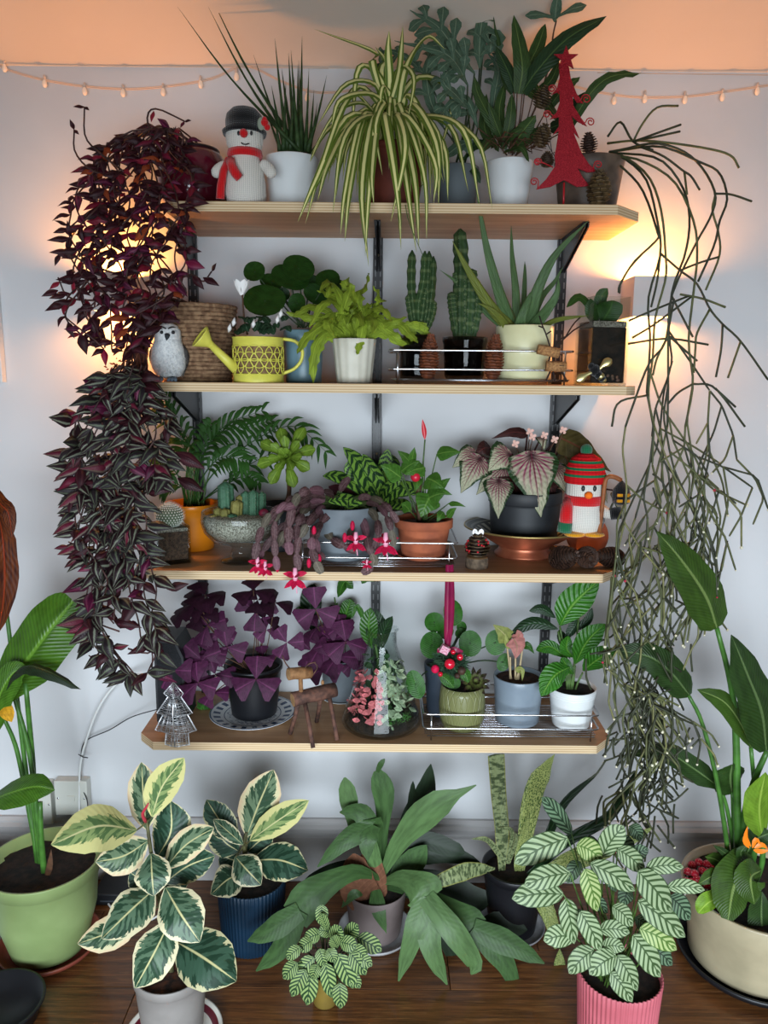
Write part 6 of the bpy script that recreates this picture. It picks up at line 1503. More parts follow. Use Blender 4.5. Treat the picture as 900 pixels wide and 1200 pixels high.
# ---- glass flask terrarium
k = mpx(4, 447, 862); c = spot(4, 447, 869, 46*k); rb = 48*k; h = hgt(c, 742, 17*k)
t = Thing('flask_terrarium', 'conical glass flask terrarium with pink and white-veined plants inside', 'terrarium', c)
rn = 17.5*k; hn = h*.84
prof = [(rb*.8, .0), (rb*.95, .003), (rb, .012), (rb*.985, .022), (rn*1.12, hn-.014), (rn, hn), (rn, h-.004), (rn*1.14, h-.001), (rn*1.12, h+.001), (rn-.002, h-.004), (rn-.002, hn), (rb*.955, .024), (rb*.9, .006), (.001, .004)]
t.part('glass', G().lathe(prof, c, 64), m_glass)
def rin(z): return (rb*.95 if z < .022 else rb*.955+(rn-rb*.955)*(z-.022)/(hn-.036))
t.part('soil', G().lathe([(rb*.86, .006), (rb*.92, .013), (rb*.915, .024), (rin(.034)*.95, .034), (.001, .04)], c, 48), m_soil)
m_fp = leafmat('pink_fittonia_leaf', 'd8788a', rough=.5, vary=.2, rib='8a4050'); m_fw = leafmat('white_fittonia_leaf', '9ab09c', rough=.5, rib='3f5a44', vary=.2, veins=.3, vn=5); m_fg = leafmat('fern_green_leaf', '2e5230', rough=.5)
up = [unit_leaf('leaf', m, 'oval', .2, .1, 4) for m in (m_fp, m_fw, m_fg)]
def inleaf(i, a, zf, rf, s):
    z = .035+zf*(h*.72-.035); rr_ = rin(z)*rf; p = c+Vector((math.cos(a)*rr_, math.sin(a)*rr_, z)); d = Vector((math.cos(a)*.3+rv(-.7, .7), math.sin(a)*.3+rv(-.2, .2), rv(-.8, .7))); kk = k*s
    t.inst('leaf', up[i], basis(p, d, Vector((math.cos(a), math.sin(a), .3)), kk*.6, kk))
for i in range(110): a = rv(PI*.92, PI*1.52); zf = rv(0, .80)**1.1; inleaf(0, a, zf, rv(.8, .9), rv(7, 11))
for i in range(100): a = rv(PI*1.5, PI*2.08); inleaf(1, a, rv(0, .95), rv(.8, .9), rv(8, 12))
for i in range(60): inleaf(2, rv(0, 2*PI), rv(0, 1.05), rv(.35, .72), rv(9, 14))
g = G()
for i in range(260):
    a = rv(PI*1.45, PI*1.85); z = rv(.030, .05); rr_ = rin(z)*rv(.84, .92); p = c+Vector((math.cos(a)*rr_, math.sin(a)*rr_, z)); g.leaf([p, p+Vector((rv(-.005, .005), -.001, rv(-.004, .008)))], .0013, 'grass', (0, -1, .3), 2, 1)
t.part('moss', g, bpy.data.materials['bright_moss'], kind='stuff')
for pts, w_, dk in (([(436,760,-.0),(432,735,-.01),(434,712,-.01)], 22, 0), ([(446,762,0),(450,740,-.01),(460,722,-.02)], 15, 1), ([(440,760,0),(420,712,-.01),(412,725,-.02)], 7, 0), ([(442,758,0),(446,735,.01),(440,714,.01)], 15, 1), ([(440,760,-.0),(436,745,-.005),(430,735,-.01)], 13, 1)): lf(t, m_glod if dk else m_glo, pts, w_, 'oval')
st(t, m_stem, [(444, 800, 0), (443, 775, 0), (440, 755, 0)], 2)
# ---- rack on the lowest shelf
rk = rack('wire_rack', 'chrome wire rack holding four small pots, right side of the lowest shelf', 4, 496, 702, 838, 857, 866, FL(600, 868, Z4).y, 2.0, slats=18)
Yk = FL(600, 868, Z4).y
# money plant in dark pot
c = spot(4, 519, Y=1.945)+Vector((0, 0, RZ)); rt = wr(c, 46, .05); h = hgt(c, 785, rt)
t = Thing('potted_money_plant', 'round-leaved money plant in a dark slate-blue pot at the back left of the lowest rack', 'plant', c)
pot(t, c, rt, rt*.8, h, simple('slate_blue_pot', '2c3540', rough=.5), soil=m_soil)
m_pil2 = leafmat('money_plant_leaf', '2f6424', rough=.28, veins=.05)
for x, y, w_, h_, dy in ((531,718,23,31,-.01), (509,729,24,23,-.02), (506,756,28,32,-.05), (551,754,27,31,-.04), (522,740,20,18,0), (581,753,25,30,-.02), (590,776,15,22,-.03), (487,802,22,34,-.07), (540,742,14,12,0), (531,800,18,16,-.09), (541,735,12,14,.01)):
    disc_leaf(t, m_pil2, x, y, w_, h_, t.Y+dy, (rv(-.3, .3), -1, rv(.15, .5)), rv(-.4, .4), base=(519+rv(-6, 6), 786))
    kk = mpp(W(x, y, t.Y+dy)); 
# olive pot with dark rosette
m_olive = simple('olive_quilted_glaze', '74764a', '66683e', 30, .35, bump=.3)
def quilt():
    m = M('olive_quilted_glaze2', rough=.32); u, v = m.uv(); f = ((u*22.0+v*4.0).m('MULTIPLY', PI).sin().abs()).mn((u*22.0-v*4.0).m('MULTIPLY', PI).sin().abs()); m.col(m.mix(f.sm(0, .3), hexc('8a8b5c'), hexc('72744a'))); m.bump(f.sm(0, .3), .7, .002); return m.mat
c = spot(4, 541, 864, 22*mpx(4, 541, 864))+Vector((0, 0, RZ)); k = mpp(c); rt = wr(c, 53, .05); h = hgt(c, 812, rt*.95)
t = Thing('potted_rosette', 'small dark succulent rosette in an olive quilted glazed pot in the lowest rack', 'plant', c)
t.part('pot', G().lathe([(rt*.75, .001), (rt*.84, 0), (rt*.97, h*.2), (rt*1.02, h*.5), (rt*.98, h*.85), (rt*.93, h), (rt*.87, h), (rt*.86, h*.85)], c, 48), quilt()); soil_disc(t, c+Vector((0, 0, h*.9)), rt*.87, m_soil)
m_ros = leafmat('dark_rosette_leaf', '4a5038', lambda m, u, v, s, r: m.mix(v.sm(.45, .95), hexc('5c6a3e'), hexc('2a1820')), rough=.4)
ctr = W(556, 800, c.y-.01); kk = mpp(ctr); ax = Vector((.15, -.8, .6)).normalized(); q = ax.to_track_quat('Z', 'Y').to_matrix()
for ring, (n_, L_, el) in enumerate(((12, 18, .15), (10, 14, .55), (7, 9, 1.0))):
    for i in range(n_):
        a = 2*PI*(i+ring*.5)/n_; d = q @ Vector((math.cos(a)*math.cos(el), math.sin(a)*math.cos(el), math.sin(el))); e = ctr+d*L_*kk
        t.part('leaf', G().leaf([ctr, ctr.lerp(e, .5), e+ax*kk*2], kk*5.5, [(0, .4), (.6, .9), (.85, 1), (1, .1)], ax, 4, 2, -.3, thick=kk*.8), m_ros)
st(t, m_stembr, [(548, 822, 0), (553, 812, 0), (556, 802, -.01)], 1.8)
# grey-blue pot with pink arrowhead plant
m_gb = simple('blue_grey_glaze', '7f8b96', '76828e', 16, .3)
c = spot(4, 606, 860, 26*k)+Vector((0, 0, RZ)); rt = wr(c, 58, .06); rb = wr(c, 50); h = hgt(c, 802, rt)
t = Thing('potted_arrowhead', 'pink-leaved arrowhead plant in a smooth blue-grey pot in the lowest rack', 'plant', c)
pot(t, c, rt, rb, h, m_gb, soil=m_soilred, wall=.0045, depth=.01)
m_pk = leafmat('pink_arrow_leaf', 'b0767a', rough=.45, rib='8a7060', vary=.1); m_pg = leafmat('pale_green_leaf', '8c9a5c', rough=.45, rib='a8a880')
for pts, w_, mt in (([(596,752,-.02),(590,742,-.03),(578,732,-.03)], 22, m_pg), ([(602,748,-.03),(606,758,-.04),(604,772,-.045)], 24, m_pk), ([(604,752,-.02),(608,744,-.03),(606,738,-.03)], 14, m_pk), ([(598,760,-.02),(594,752,-.03),(592,742,-.03)], 8, m_pg), ([(613,755,-.01),(620,758,-.02),(626,766,-.02)], 10, m_glo), ([(604,785,-.02),(612,786,-.03),(612,798,-.03)], 8, m_pg)): lf(t, mt, pts, w_, 'heart', n=8, wave=.04)
for a, b in (((600,805),(594,756)), ((604,805),(604,758)), ((606,805),(612,762)), ((598,805),(598,770)), ((602,805),(609,784))): st(t, simple('pale_stem', 'b09c78', rough=.6) if a[0] == 600 else bpy.data.materials['pale_stem'], [(a[0], a[1], -.005), ((a[0]+b[0])/2, (a[1]+b[1])/2, -.01), (b[0], b[1], -.02)], 1.5)
for i in range(12): st(t, m_stembr, [(600+rv(-6, 8), 798, -.01), (600+rv(-10, 12), 803, -.015), (600+rv(-14, 16), 808, -.02)], .8, name='root')
# peace lily in white pot
c = spot(4, 669, 864, 24*k)+Vector((0, 0, RZ)); rt = wr(c, 55, .06); rb = wr(c, 43); h = hgt(c, 815, rt)
t = Thing('potted_peace_lily', 'glossy green peace lily in a white ridged pot at the right of the lowest rack', 'plant', c)
o = pot(t, c, rt, rb, h, m_white, soil=m_soil, wall=.003, depth=.009)
for q in (.80, .86, .92): t.part('ridge', G().lathe([(rb+(rt-rb)*q-.0005, h*q-.002), (rb+(rt-rb)*q+.0016, h*q), (rb+(rt-rb)*q-.0005, h*q+.002)], c, 48, closed_bot=False), m_white, parent=o)
m_lily = leafmat('peace_lily_leaf', '2f6a20', rough=.24, rib='5a8a3c', veins=.3, vn=11, bumpv=.8, vary=.12)
for pts, w_, dk in (([(656,733,.0),(672,708,-.02),(702,680,-.03)], 37, 0), ([(674,778,-.02),(688,752,-.05),(709,731,-.06)], 27, 0), ([(683,786,-.02),(702,772,-.06),(722,762,-.07)], 27, 0), ([(668,782,-.03),(650,792,-.07),(634,816,-.08)], 29, 0), ([(654,737,.01),(625,730,.01),(597,744,0)], 15, 1), ([(651,724,.02),(636,714,.02),(620,716,.02)], 12, 1),
      ([(678,722,.01),(672,735,0),(662,750,0)], 12, 1), ([(662,770,0),(645,758,0),(628,762,-.01)], 16, 0), ([(668,772,.01),(660,750,.02),(655,738,.02)], 12, 1), ([(672,770,0),(664,760,-.01),(666,745,-.02)], 16, 0), ([(672,790,-.02),(664,780,-.03),(658,770,-.03)], 14, 0), ([(668,740,.01),(688,728,0),(694,712,0)], 10, 1)):
    lf(t, m_glod if dk else m_lily, pts, w_, 'oval', n=12, m=6, wave=.02, fold=.22)
for b in ((656,734),(674,780),(683,788),(668,784),(654,740),(664,770),(672,790),(678,724),(662,772)): st(t, m_stem, [(670+rv(-5, 5), 822, 0), ((670+b[0])/2, (815+b[1])/2, 0), (b[0], b[1], 0)], 1.6)
# ---- hanging ornament
m_rib = simple('wine_satin_ribbon', '8c1440', '74103a', 20, .3)
Yo = Yk-.02; P = W(527, 668, 1.785)
Yo = 1.79; ctr = W(527, 776, Yo); k = mpp(ctr); topz = W(527, 664, Yo)
t = Thing('hanging_ornament', 'green sprig ornament with red bauble hanging by a wine-red ribbon from the rack above', 'ornament', ctr)
for s in (-1, 1):
    g = G(); Pn = [W(527+s*1.5, 662, Yo), W(527+s*3.0, 700, Yo), W(526+s*2.5, 735, Yo), W(524, 762, Yo)]
    g.leaf(Pn, k*6.5, [(0, 1), (1, 1)], (s*.35, -1, 0), 10, 2, .15, thick=k*.25); t.part('ribbon', g, m_rib)
for s in (-1, 1): t.part('ribbon_bow', G().leaf([W(524, 763, Yo-.01), W(524+s*8, 761, Yo-.015), W(524+s*(18 if s > 0 else 9), 765, Yo-.012)], k*6, [(0, .5), (.6, 1), (1, .8)], (0, -1, .3), 6, 2, .2, wave=.05), m_rib)
g = G()
for i in range(1500):
    a = rv(0, 6.28); e = rv(-1.4, 1.5); d = Vector((math.cos(a)*math.cos(e), math.sin(a)*math.cos(e)*.7, math.sin(e)*.85)); p = ctr+d*k*rv(8, 17); q_ = p+(d+Vector((rv(-.8, .8), rv(-.5, .5), rv(-.8, .8))))*k*7; s_ = d.orthogonal().normalized()*k*.95
    g.add([p-s_, p+s_, q_], [(0, 1, 2)])
t.part('needles', g, simple('dark_fir_needles', '35553a', '1f3324', 90, .7), kind='stuff', smooth=False)
m_bau = simple('red_bauble', 'c8102e', rough=.15, coat=.8); t.part('bauble', G().ball(W(527, 778, Yo-.035), k*6.2, 18, 12), m_bau)
t.part('gift_box', G().box((-k*5, -k*4, -k*4.5), (k*5, k*4, k*4.5), k*.5, Matrix.Rotation(.5, 3, 'Y'), W(521, 761, Yo-.025)), simple('striped_gift', 'b04468', 'd8b0bc', 300, .4), smooth=False)
for x, y, q, m_ in ((510, 784, 5, m_mag), (539, 770, 4, m_bau), (541, 786, 5, m_cone1), (536, 792, 3.5, m_cone1), (516, 790, 3, m_bau), (531, 764, 3, m_bau)): t.part('berry', G().ball(W(x, y, Yo-.025), k*q, 10, 7), m_)
for pts in ([(515,790),(524,797),(532,806)], [(535,785),(545,790),(549,800)]): lf(t, m_glo, [(x, y, -.02) for x, y in pts], 14, 'oval', wave=.05)
# ---- cables, sockets
m_wc = simple('white_cable', 'e2e4e2', rough=.5); m_bc = simple('black_cable', '101014', rough=.5)
spk_l = Vector((xa-.001, Yf+.06, 0))
P = [W(93, 955, WALL-.045), W(93, 925, WALL-.03), W(94, 898, WALL-.03), W(100, 871, WALL-.03), W(115, 831, WALL-.035), W(135, 803, WALL-.04), W(155, 791, WALL-.06)]; e = W(181, 793, Yf+.07); e.x = xa-.001
single('power_cable', G().tube(smooth(P+[e], 40), .0034, 8), m_wc, 'thick white cable arching from the wall socket to the black speaker', 'cable')
P = [W(103, 955, WALL-.05), W(102, 938, WALL-.04), W(95, 918, WALL-.024), W(95, 886, WALL-.024), W(101, 868, WALL-.024), W(129, 855, WALL-.03), W(155, 840, WALL-.05)]; e = W(181, 829, Yf+.07); e.x = xa-.001
single('power_cable', G().tube(smooth(P+[e], 40), .0016, 6), m_bc, 'thin black cable tied to the white one, running to the black speaker', 'cable')
single('cable_tie', G().tube([W(92, 884, WALL-.028), W(97, 887, WALL-.04), W(103, 888, WALL-.03)], .0016, 5), m_bc, 'small black cable tie around the two cables above the wall sockets', 'cable tie')
m_sock = simple('cream_plastic', 'cfcfc6', rough=.4)
for x0, x1, y0, y1, lab in ((63, 104, 915, 955, 'white square phone socket on the wall, right of the taller socket box'), (33, 62, 918, 966, 'taller white socket box on the wall beside the green pot plant stems')):
    a = W(x0, y0, WALL-.03); b = W(x1, y1, WALL-.03); t = Thing('wall_socket', lab, 'socket', ((a.x+b.x)/2, WALL-.015, (a.z+b.z)/2), 'white wall sockets')
    t.part('socket_box', G().box((a.x, WALL-.032, b.z), (b.x, WALL-.001, a.z), .003), m_sock, smooth=False)
    cx_, cz_ = (a.x+b.x)/2, (a.z+b.z)/2; w_ = .011
    t.part('cover_plate', G().box((cx_-w_, WALL-.0345, cz_-.008), (cx_+w_, WALL-.031, cz_+.008), .001), m_sock, smooth=False)
    for s in (-1, 1): t.part('screw', G().ball((cx_+s*(b.x-a.x)*.40, WALL-.0325, cz_), (.003, .0012, .003), 8, 5), m_chrome)
# ================================================================== FLOOR
def fp(x, y, r): return spot(0, x, y, r)
def floor_pot(x, ybase, wrim, wbase, yrim_front, zoff=0.0):
    k = mpp(FL(x, ybase, 0)); c = fp(x, ybase, wbase*.5*k)
    c = c+Vector((0, 0, zoff)); rt = wr(c, wrim, .12); rb = wr(c, wbase); return c, rt, rb, hgt(c, yrim_front, rt)
def saucer(name, label, c, r, mat, h=.014, ring=None, group=None, cat='saucer'):
    t = Thing(name, label, cat, Vector((c.x, c.y, 0)), group); b = t.loc
    t.part('dish', G().lathe([(r*.8, 0), (r*.95, h*.4), (r, h), (r*.975, h*1.05), (r*.95, h*.95), (r*.9, h*.5), (r*.78, .004), (.001, .004)], b, 56), mat)
    return t
# ---- ficus leaves
def fic(name, green, grey, cream, thr, pink=None):
    def f(m, u, v, s, r):
        n = m.noise(m.comb(u*3.0, v*9.0+s*-2.5, r*50.0), 1.6, 4, .6); n2 = m.noise(m.comb(u*2.2, v*7.0+s*-2.0, r*50.0+7.0), 1.5, 3, .5)
        c_ = m.mix(n2.sm(.47, .52), hexc(green), hexc(grey)); e = s+(n-.5)*.85+v.sm(.9, 1.0)*.1; c_ = m.mix(e.sm(thr, thr+.035), c_, hexc(cream))
        if pink: c_ = m.mix(e.sm(thr+.08, thr+.3)*.5, c_, hexc(pink))
        return m.mix(s.sm(.02, .06, 1.0, 0.0), c_, hexc('b9bd98'))
    return leafmat(name, green, f, rough=.3, vary=.08, bumpv=.12)
m_f1 = fic('rubber_leaf_cream', '2f4a3c', '66806e', 'cbcdb4', .66, 'd9b8a8'); m_f2 = fic('rubber_leaf_green', '274236', '4f6c5e', 'c8c8b4', .80); m_f3 = fic('rubber_leaf_yellow', '4c6a48', '7c9468', 'bcc090', .52); m_f4 = fic('rubber_leaf_dark', '1f3a30', '35544a', 'b8bba0', .88)
m_fstem = simple('rubber_stem', '5c5a34', '3c3a22', 50, .6)
def ficus(t, stem, leaves):
    P = [W(x, y, t.Y+d) for x, y, d in stem]; k = mpp(P[0]); t.part('stem', G().tube(smooth(P, 14), [k*(4-2.2*i/14) for i in range(15)], 8), m_fstem)
    for pts, w_, mt, nr in leaves:
        st(t, m_fstem, [pts[0], (pts[0][0]*.5+.5*pts[0][0], pts[0][1]+2, pts[0][2]), pts[0]], 1.2) if 0 else None
        o = lf(t, (m_f1, m_f2, m_f3, m_f4)[mt], pts, w_*1.04, 'oval', n=14, m=8, fold=.16, wave=.015, wf=2, nrm=nr)
        x, y, d = pts[0]; best = min(stem, key=lambda q: (q[0]-x)**2+(q[1]-y)**2)
        st(t, m_fstem, [best, ((best[0]+x)/2, (best[1]+y)/2+1, (best[2]+d)/2), pts[0]], 1.3)
m_taupe = simple('taupe_grey_pot', '8a8581', '7e7975', 14, .5)
c, rt, rb, h = floor_pot(203, 1245, 84, 66, 1166, .006)
def maroonring():
    m = M('maroon_ringed_plate', rough=.3); o = m.obj(); x, y, z = m.sep(o); rad = (x*x+y*y).m('SQRT')/(rb*1.72)
    m.col(m.mix(rad.sm(.79, .80)*rad.sm(.91, .92, 1.0, 0.0), hexc('cfcbc2'), hexc('5a1626'))); return m.mat
saucer('ringed_plate', 'cream plate with a maroon ring under the front rubber plant pot', c, rb*1.72, maroonring(), .018, cat='plate')
t = Thing('potted_rubber_plant', 'cream-edged variegated rubber plant in a plain taupe pot, frontmost on the floor', 'plant', c)
pot(t, c, rt, rb, h, m_taupe, soil=m_soilred, lip=.001, liph=.02, depth=.012)
N1 = (0, -.9, .5)
ficus(t, [(203,1160,0),(197,1110,0),(188,1060,-.01),(178,1005,-.02),(172,962,-.02)], [
 ([(172,972,-.02),(168,935,.01),(166,893,.03)], 44, 0, (-.2,-1,.1)), ([(178,957,-.03),(190,922,-.03),(216,888,-.04)], 37, 2, (.2,-1,.2)), ([(160,973,-.04),(115,968,-.10),(60,990,-.14)], 56, 2, (0,-.7,.8)), ([(174,985,-.01),(145,1003,-.01),(112,1010,-.02)], 40, 0, (0,-.8,.6)), ([(184,1005,.02),(200,975,.04),(200,938,.05)], 46, 3, N1),
 ([(193,1018,0),(218,990,0),(251,970,-.01)], 34, 0, (.1,-.8,.6)), ([(177,1000,-.03),(178,1025,-.07),(180,1050,-.085)], 42, 1, (0,-.8,.6)), ([(192,1035,.02),(220,1015,.03),(252,1003,.03)], 36, 3, N1), ([(181,1042,-.03),(155,1065,-.07),(119,1100,-.10)], 50, 1, (-.1,-.7,.7)), ([(165,1075,-.01),(130,1092,-.03),(91,1106,-.05)], 38, 0, (-.1,-.7,.7)),
 ([(194,1040,-.04),(211,1070,-.09),(234,1104,-.11)], 52, 1, (.1,-.75,.65)), ([(200,1078,-.03),(180,1118,-.08),(158,1158,-.10)], 50, 1, (-.1,-.8,.5)), ([(204,1102,-.02),(238,1122,-.07),(277,1150,-.10)], 62, 3, (.1,-.7,.7)), ([(188,1020,.03),(205,1030,.04),(215,1045,.04)], 34, 3, N1), ([(180,1030,.01),(165,1030,.02),(152,1022,.02)], 30, 3, N1)])
st(t, simple('red_leaf_sheath', 'b03040', rough=.4), [(171, 963, -.02), (167, 954, -.04), (172, 945, -.045), (174, 941, -.045)], 2.4, r2=.8)
# ribbed navy
m_navy = simple('navy_ribbed_pot', '0f2c42', '0c2436', 14, .4)
c, rt, rb, h = floor_pot(296, 1124, 80, 70, 1054)
t = Thing('potted_rubber_plant', 'smaller variegated rubber plant in a navy blue ribbed pot by the skirting', 'plant', c)
pot(t, c, rt, rb, h, m_navy, soil=m_soil, rib=(56, .012), depth=.012)
ficus(t, [(296,1045,0),(290,1015,0),(286,990,0),(289,975,0)], [
 ([(289,980,0),(303,943,0),(321,902,0)], 44, 0, (.1,-1,.2)), ([(293,985,-.01),(325,962,-.03),(362,938,-.04)], 31, 2, (.2,-.9,.5)), ([(278,985,0),(258,962,.01),(242,937,.01)], 32, 3, N1), ([(280,998,0),(262,985,.01),(250,960,.01)], 34, 3, N1), ([(285,990,-.02),(268,975,-.03),(250,960,-.04)], 17, 1, (0,-.8,.6)),
 ([(296,1008,-.01),(328,1008,-.03),(361,1020,-.04)], 44, 3, (0,-.6,.8)), ([(290,998,.02),(305,985,.03),(320,978,.03)], 32, 3, N1), ([(276,1004,-.03),(288,1018,-.07),(306,1037,-.08)], 36, 1, (0,-.7,.7)), ([(286,1025,-.02),(268,1030,-.06),(247,1048,-.07)], 38, 1, (-.1,-.7,.7)), ([(282,1010,.01),(268,1006,.02),(258,1000,.02)], 26, 3, N1)])
# ---- big green pot, left, with bird of paradise
m_gp = simple('soft_green_plastic', '8c9f68', '81945e', 10, .42)
k = mpp(FL(58, 1138, 0)); 
c = fp(58, 1136, 38*k)+Vector((0, 0, .006)); rt = wr(c, 132, .2); rb = wr(c, 84); h = hgt(c, 1050, rt)
m_tsauc = simple('terracotta_plastic', '84402c', '74362a', 14, .5)
saucer('plant_saucer', 'terracotta-coloured saucer under the big green pot', c, rb*1.36, m_tsauc, .022)
t = Thing('bird_of_paradise_plant', 'tall broad-leaved plant in a big soft green pot at the left edge', 'plant', c)
prof = [(rb*.7, .001), (rb*.95, 0), (rb, .004), (rb+(rt-rb)*.55, h*.45), (rt*.90, h*.84), (rt*.915, h*.85), (rt*.95, h*.86), (rt*.98, h*.99), (rt*.985, h), (rt*.94, h), (rt*.91, h*.9), (rt*.3, h*.86)]
t.part('pot', G().lathe(prof, c, 64), m_gp); soil_disc(t, c+Vector((0, 0, h*.9)), rt*.905, m_soil)
m_bop = leafmat('banana_leaf_green', '3f6a20', rough=.28, rib='5c8a34', veins=.22, vn=24, bumpv=.5, vary=.1); m_bopd = leafmat('banana_leaf_dark', '1e2e20', rough=.35, rib='35503a', veins=.1, vn=24); m_bops = simple('thick_green_stem', '4a7a30', '365c24', 30, .4)
m_dry = leafmat('dry_orange_leaf', '8a3f12', lambda m, u, v, s, r: m.mix(m.noise(m.comb(u*6.0, v*3.0, 1.0), 2.0, 4).sm(.3, .7), hexc('5e2e0c'), hexc('2c0e08')), rough=.5, veins=.0, rib='7a2c10'); m_yel2 = leafmat('yellowed_leaf', 'c89a24', rough=.5)
for pts, r_ in (([(48,1010,0),(40,940,.0),(38,890,.0),(30,800,-.03)], 4.5), ([(46,1010,0),(36,960,.01),(20,880,.01),(4,840,0)], 3.5), ([(50,1010,0),(44,960,-.02),(34,880,-.02),(12,800,-.02)], 3.8), ([(44,1010,0),(30,900,.02),(8,720,.02),(-4,640,.02)], 3.2)): st(t, m_bops, pts, r_, n=14, r2=r_*.6, seg=8)
lf(t, m_bop, [(-2,815,-.03),(30,775,-.05),(58,738,-.05),(86,704,-.03)], 66, [(0,.5),(.3,1),(.7,1),(.9,.85),(1,.5)], n=16, m=8, fold=.35, wave=.03, wf=2, nrm=(.15,-1,.3))
lf(t, m_bop, [(-4,860,-.06),(-2,820,-.08),(14,790,-.08),(32,782,-.08)], 34, 'oval', n=10, m=6, fold=.2)
lf(t, m_bopd, [(-5,815,-.06),(25,782,-.09),(55,786,-.10),(95,808,-.10)], 19, 'strap', n=14, m=6, fold=.6, wave=.06, nrm=(0,-.4,1))
lf(t, m_bop, [(-20,942,-.10),(10,930,-.14),(40,922,-.15),(64,926,-.15)], 38, 'oval', n=14, m=6, fold=.25, nrm=(0,-.7,.8))
lf(t, m_dry, [(-2,600,-.03),(4,640,-.06),(5,690,-.06),(-2,742,-.05)], 32, 'oval', n=14, m=6, wave=.05, wf=3, label='dry orange-brown leaf hanging down')
lf(t, m_dry, [(-12,570,-.02),(0,590,-.05),(10,602,-.06),(14,630,-.06)], 20, 'strap', n=10, m=4, wave=.08)
lf(t, m_yel2, [(-2,824,-.06),(6,832,-.08),(14,846,-.09)], 18, 'oval', n=8)
st(t, m_bops, [(52, 1025, -.02), (48, 980, -.03), (47, 940, -.03)], 4, r2=3)
lf(t, m_stembr, [(52,1035,-.03),(58,1015,-.04),(60,995,-.04)], 8, 'lance', name='dry_sheath')
# pale pot and black tray cut by the frame
k = mpp(FL(-40, 1140, 0)); c = fp(-42, 1138, 34*k)
t = Thing('pale_pot', 'pale grey empty-looking pot cut by the left edge of the photo', 'pot', c); rt = wr(c, 98, .1); h = hgt(c, 1068, rt); pot(t, c, rt, rt*.8, h, simple('pale_grey_pot', 'a8aeb0', rough=.4), soil=m_soil, lip=.003)
k = mpp(FL(0, 1190, 0)); c = FL(-2, 1194, 0)
t = Thing('black_tray', 'round black plastic tray on the floor in the bottom left corner', 'tray', c); r_ = 50*k
t.part('tray_wall', G().lathe([(r_*.88, 0), (r_, .040), (r_*1.05, .042), (r_*1.05, .045), (r_*.98, .045), (r_*.87, .006), (.001, .005)], c, 56), m_bpl)
# router
c = FL(138, 1046, 0); c.y = WALL-.085; c.z = 0
t = Thing('router_box', 'flat black router box on the floor by the skirting, behind the front rubber plant', 'router', c)
X0, X1 = W(116, 1030, c.y).x, W(172, 1030, c.y).x; t.part('case', G().box((X0, c.y-.05, 0), (X1, c.y+.045, .035), .004), m_spk, smooth=False)
t.part('indicator_strip', G().box((X0+.02, c.y-.0512, .012), (X1-.02, c.y-.0498, .016)), simple('dark_grey_strip', '40454c', rough=.4), smooth=False)
P = [FL(118, 1035, .02), FL(122, 1050, .006), FL(135, 1068, .005), FL(160, 1080, .005), FL(176, 1078, .005), FL(190, 1070, .02)]; single('network_cable', G().tube(smooth(P, 24), .003, 6), m_wc, 'white cable looping over the floor in front of the router box', 'cable')
# ---- staghorn fern
m_tp = simple('taupe_pink_pot', '766a68', '6c605e', 14, .55); m_sauc = simple('pale_grey_saucer', 'b4b3b4', '9a999a', 30, .4)
c, rt, rb, h = floor_pot(440, 1113, 74, 58, 1062, .006)
saucer('plant_saucer', 'pale grey saucer under the staghorn fern pot', c, rb*1.5, m_sauc, .016)
t = Thing('staghorn_fern', 'large staghorn fern with antler fronds in a taupe pot, middle of the floor', 'plant', c)
pot(t, c, rt, rb, h, m_tp, soil=m_soil)
m_stag = leafmat('staghorn_frond', '3c5c38', rough=.42, vary=.12, bumpv=.08); m_stagd = leafmat('staghorn_frond_dark', '1a2c1c', rough=.42, bumpv=.04); m_stagl = leafmat('staghorn_frond_light', '557850', rough=.38, bumpv=.08); m_shield = leafmat('brown_shield_frond', '6e4c3e', rough=.8, veins=.15, vn=9)
def stag(pts, w_, mt=0, prof='strap', **kw):
    kw.setdefault('n', 14); return lf(t, (m_stag, m_stagd, m_stagl)[mt], pts, w_, prof, name='frond', m=6, fold=.12, **kw)
def antler(stem, w_, tips, tw, mt=0, nr=(0, -.8, .6)):
    """one frond whose blade forks into fingers, as a single mesh"""
    P = wp(t, stem); g = G(); k = mpp(P[1]); g.leaf(P, w_*k, [(0, .12), (.4, .45), (.8, .95), (1, .8)], nr, 12, 6, .1)
    e = stem[-1]
    for tp in tips:
        T_ = wp(t, [(stem[-2][0]*.25+e[0]*.75, stem[-2][1]*.25+e[1]*.75, e[2]-.001)]+list(tp)); g.leaf(T_, tw*k, [(0, .75), (.35, 1), (.75, .62), (1, .06)], nr, 10, 6, .1)
    t.part('frond', g, (m_stag, m_stagd, m_stagl)[mt])
stag([(412,985,-.01),(411,955,-.02),(404,911,-.02)], 22, 2, 'club'); stag([(450,1030,0),(448,985,0),(450,935,-.01),(442,903,-.01)], 27, 0, [(0,.2),(.4,.5),(.75,1),(.9,.8),(1,.3)]); stag([(442,905,-.01),(446,896,-.02),(451,889,-.02)], 7, 0)
stag([(470,1010,.02),(480,965,.03),(498,930,.03),(505,895,.03)], 26, 1, 'oval'); stag([(474,985,.02),(482,950,.03),(484,915,.03)], 12, 1)
stag([(445,1032,-.02),(470,985,-.05),(510,945,-.07),(558,920,-.08)], 36, 2, [(0,.15),(.3,.6),(.55,1),(.72,.85),(.85,.3),(1,.04)])
antler([(445,1020,-.01),(440,985,-.03),(436,960,-.06)], 26, [[(405,985,-.09),(372,1016,-.10)], [(430,985,-.09),(431,1009,-.10)], [(420,952,-.05),(398,952,-.06)]], 24)
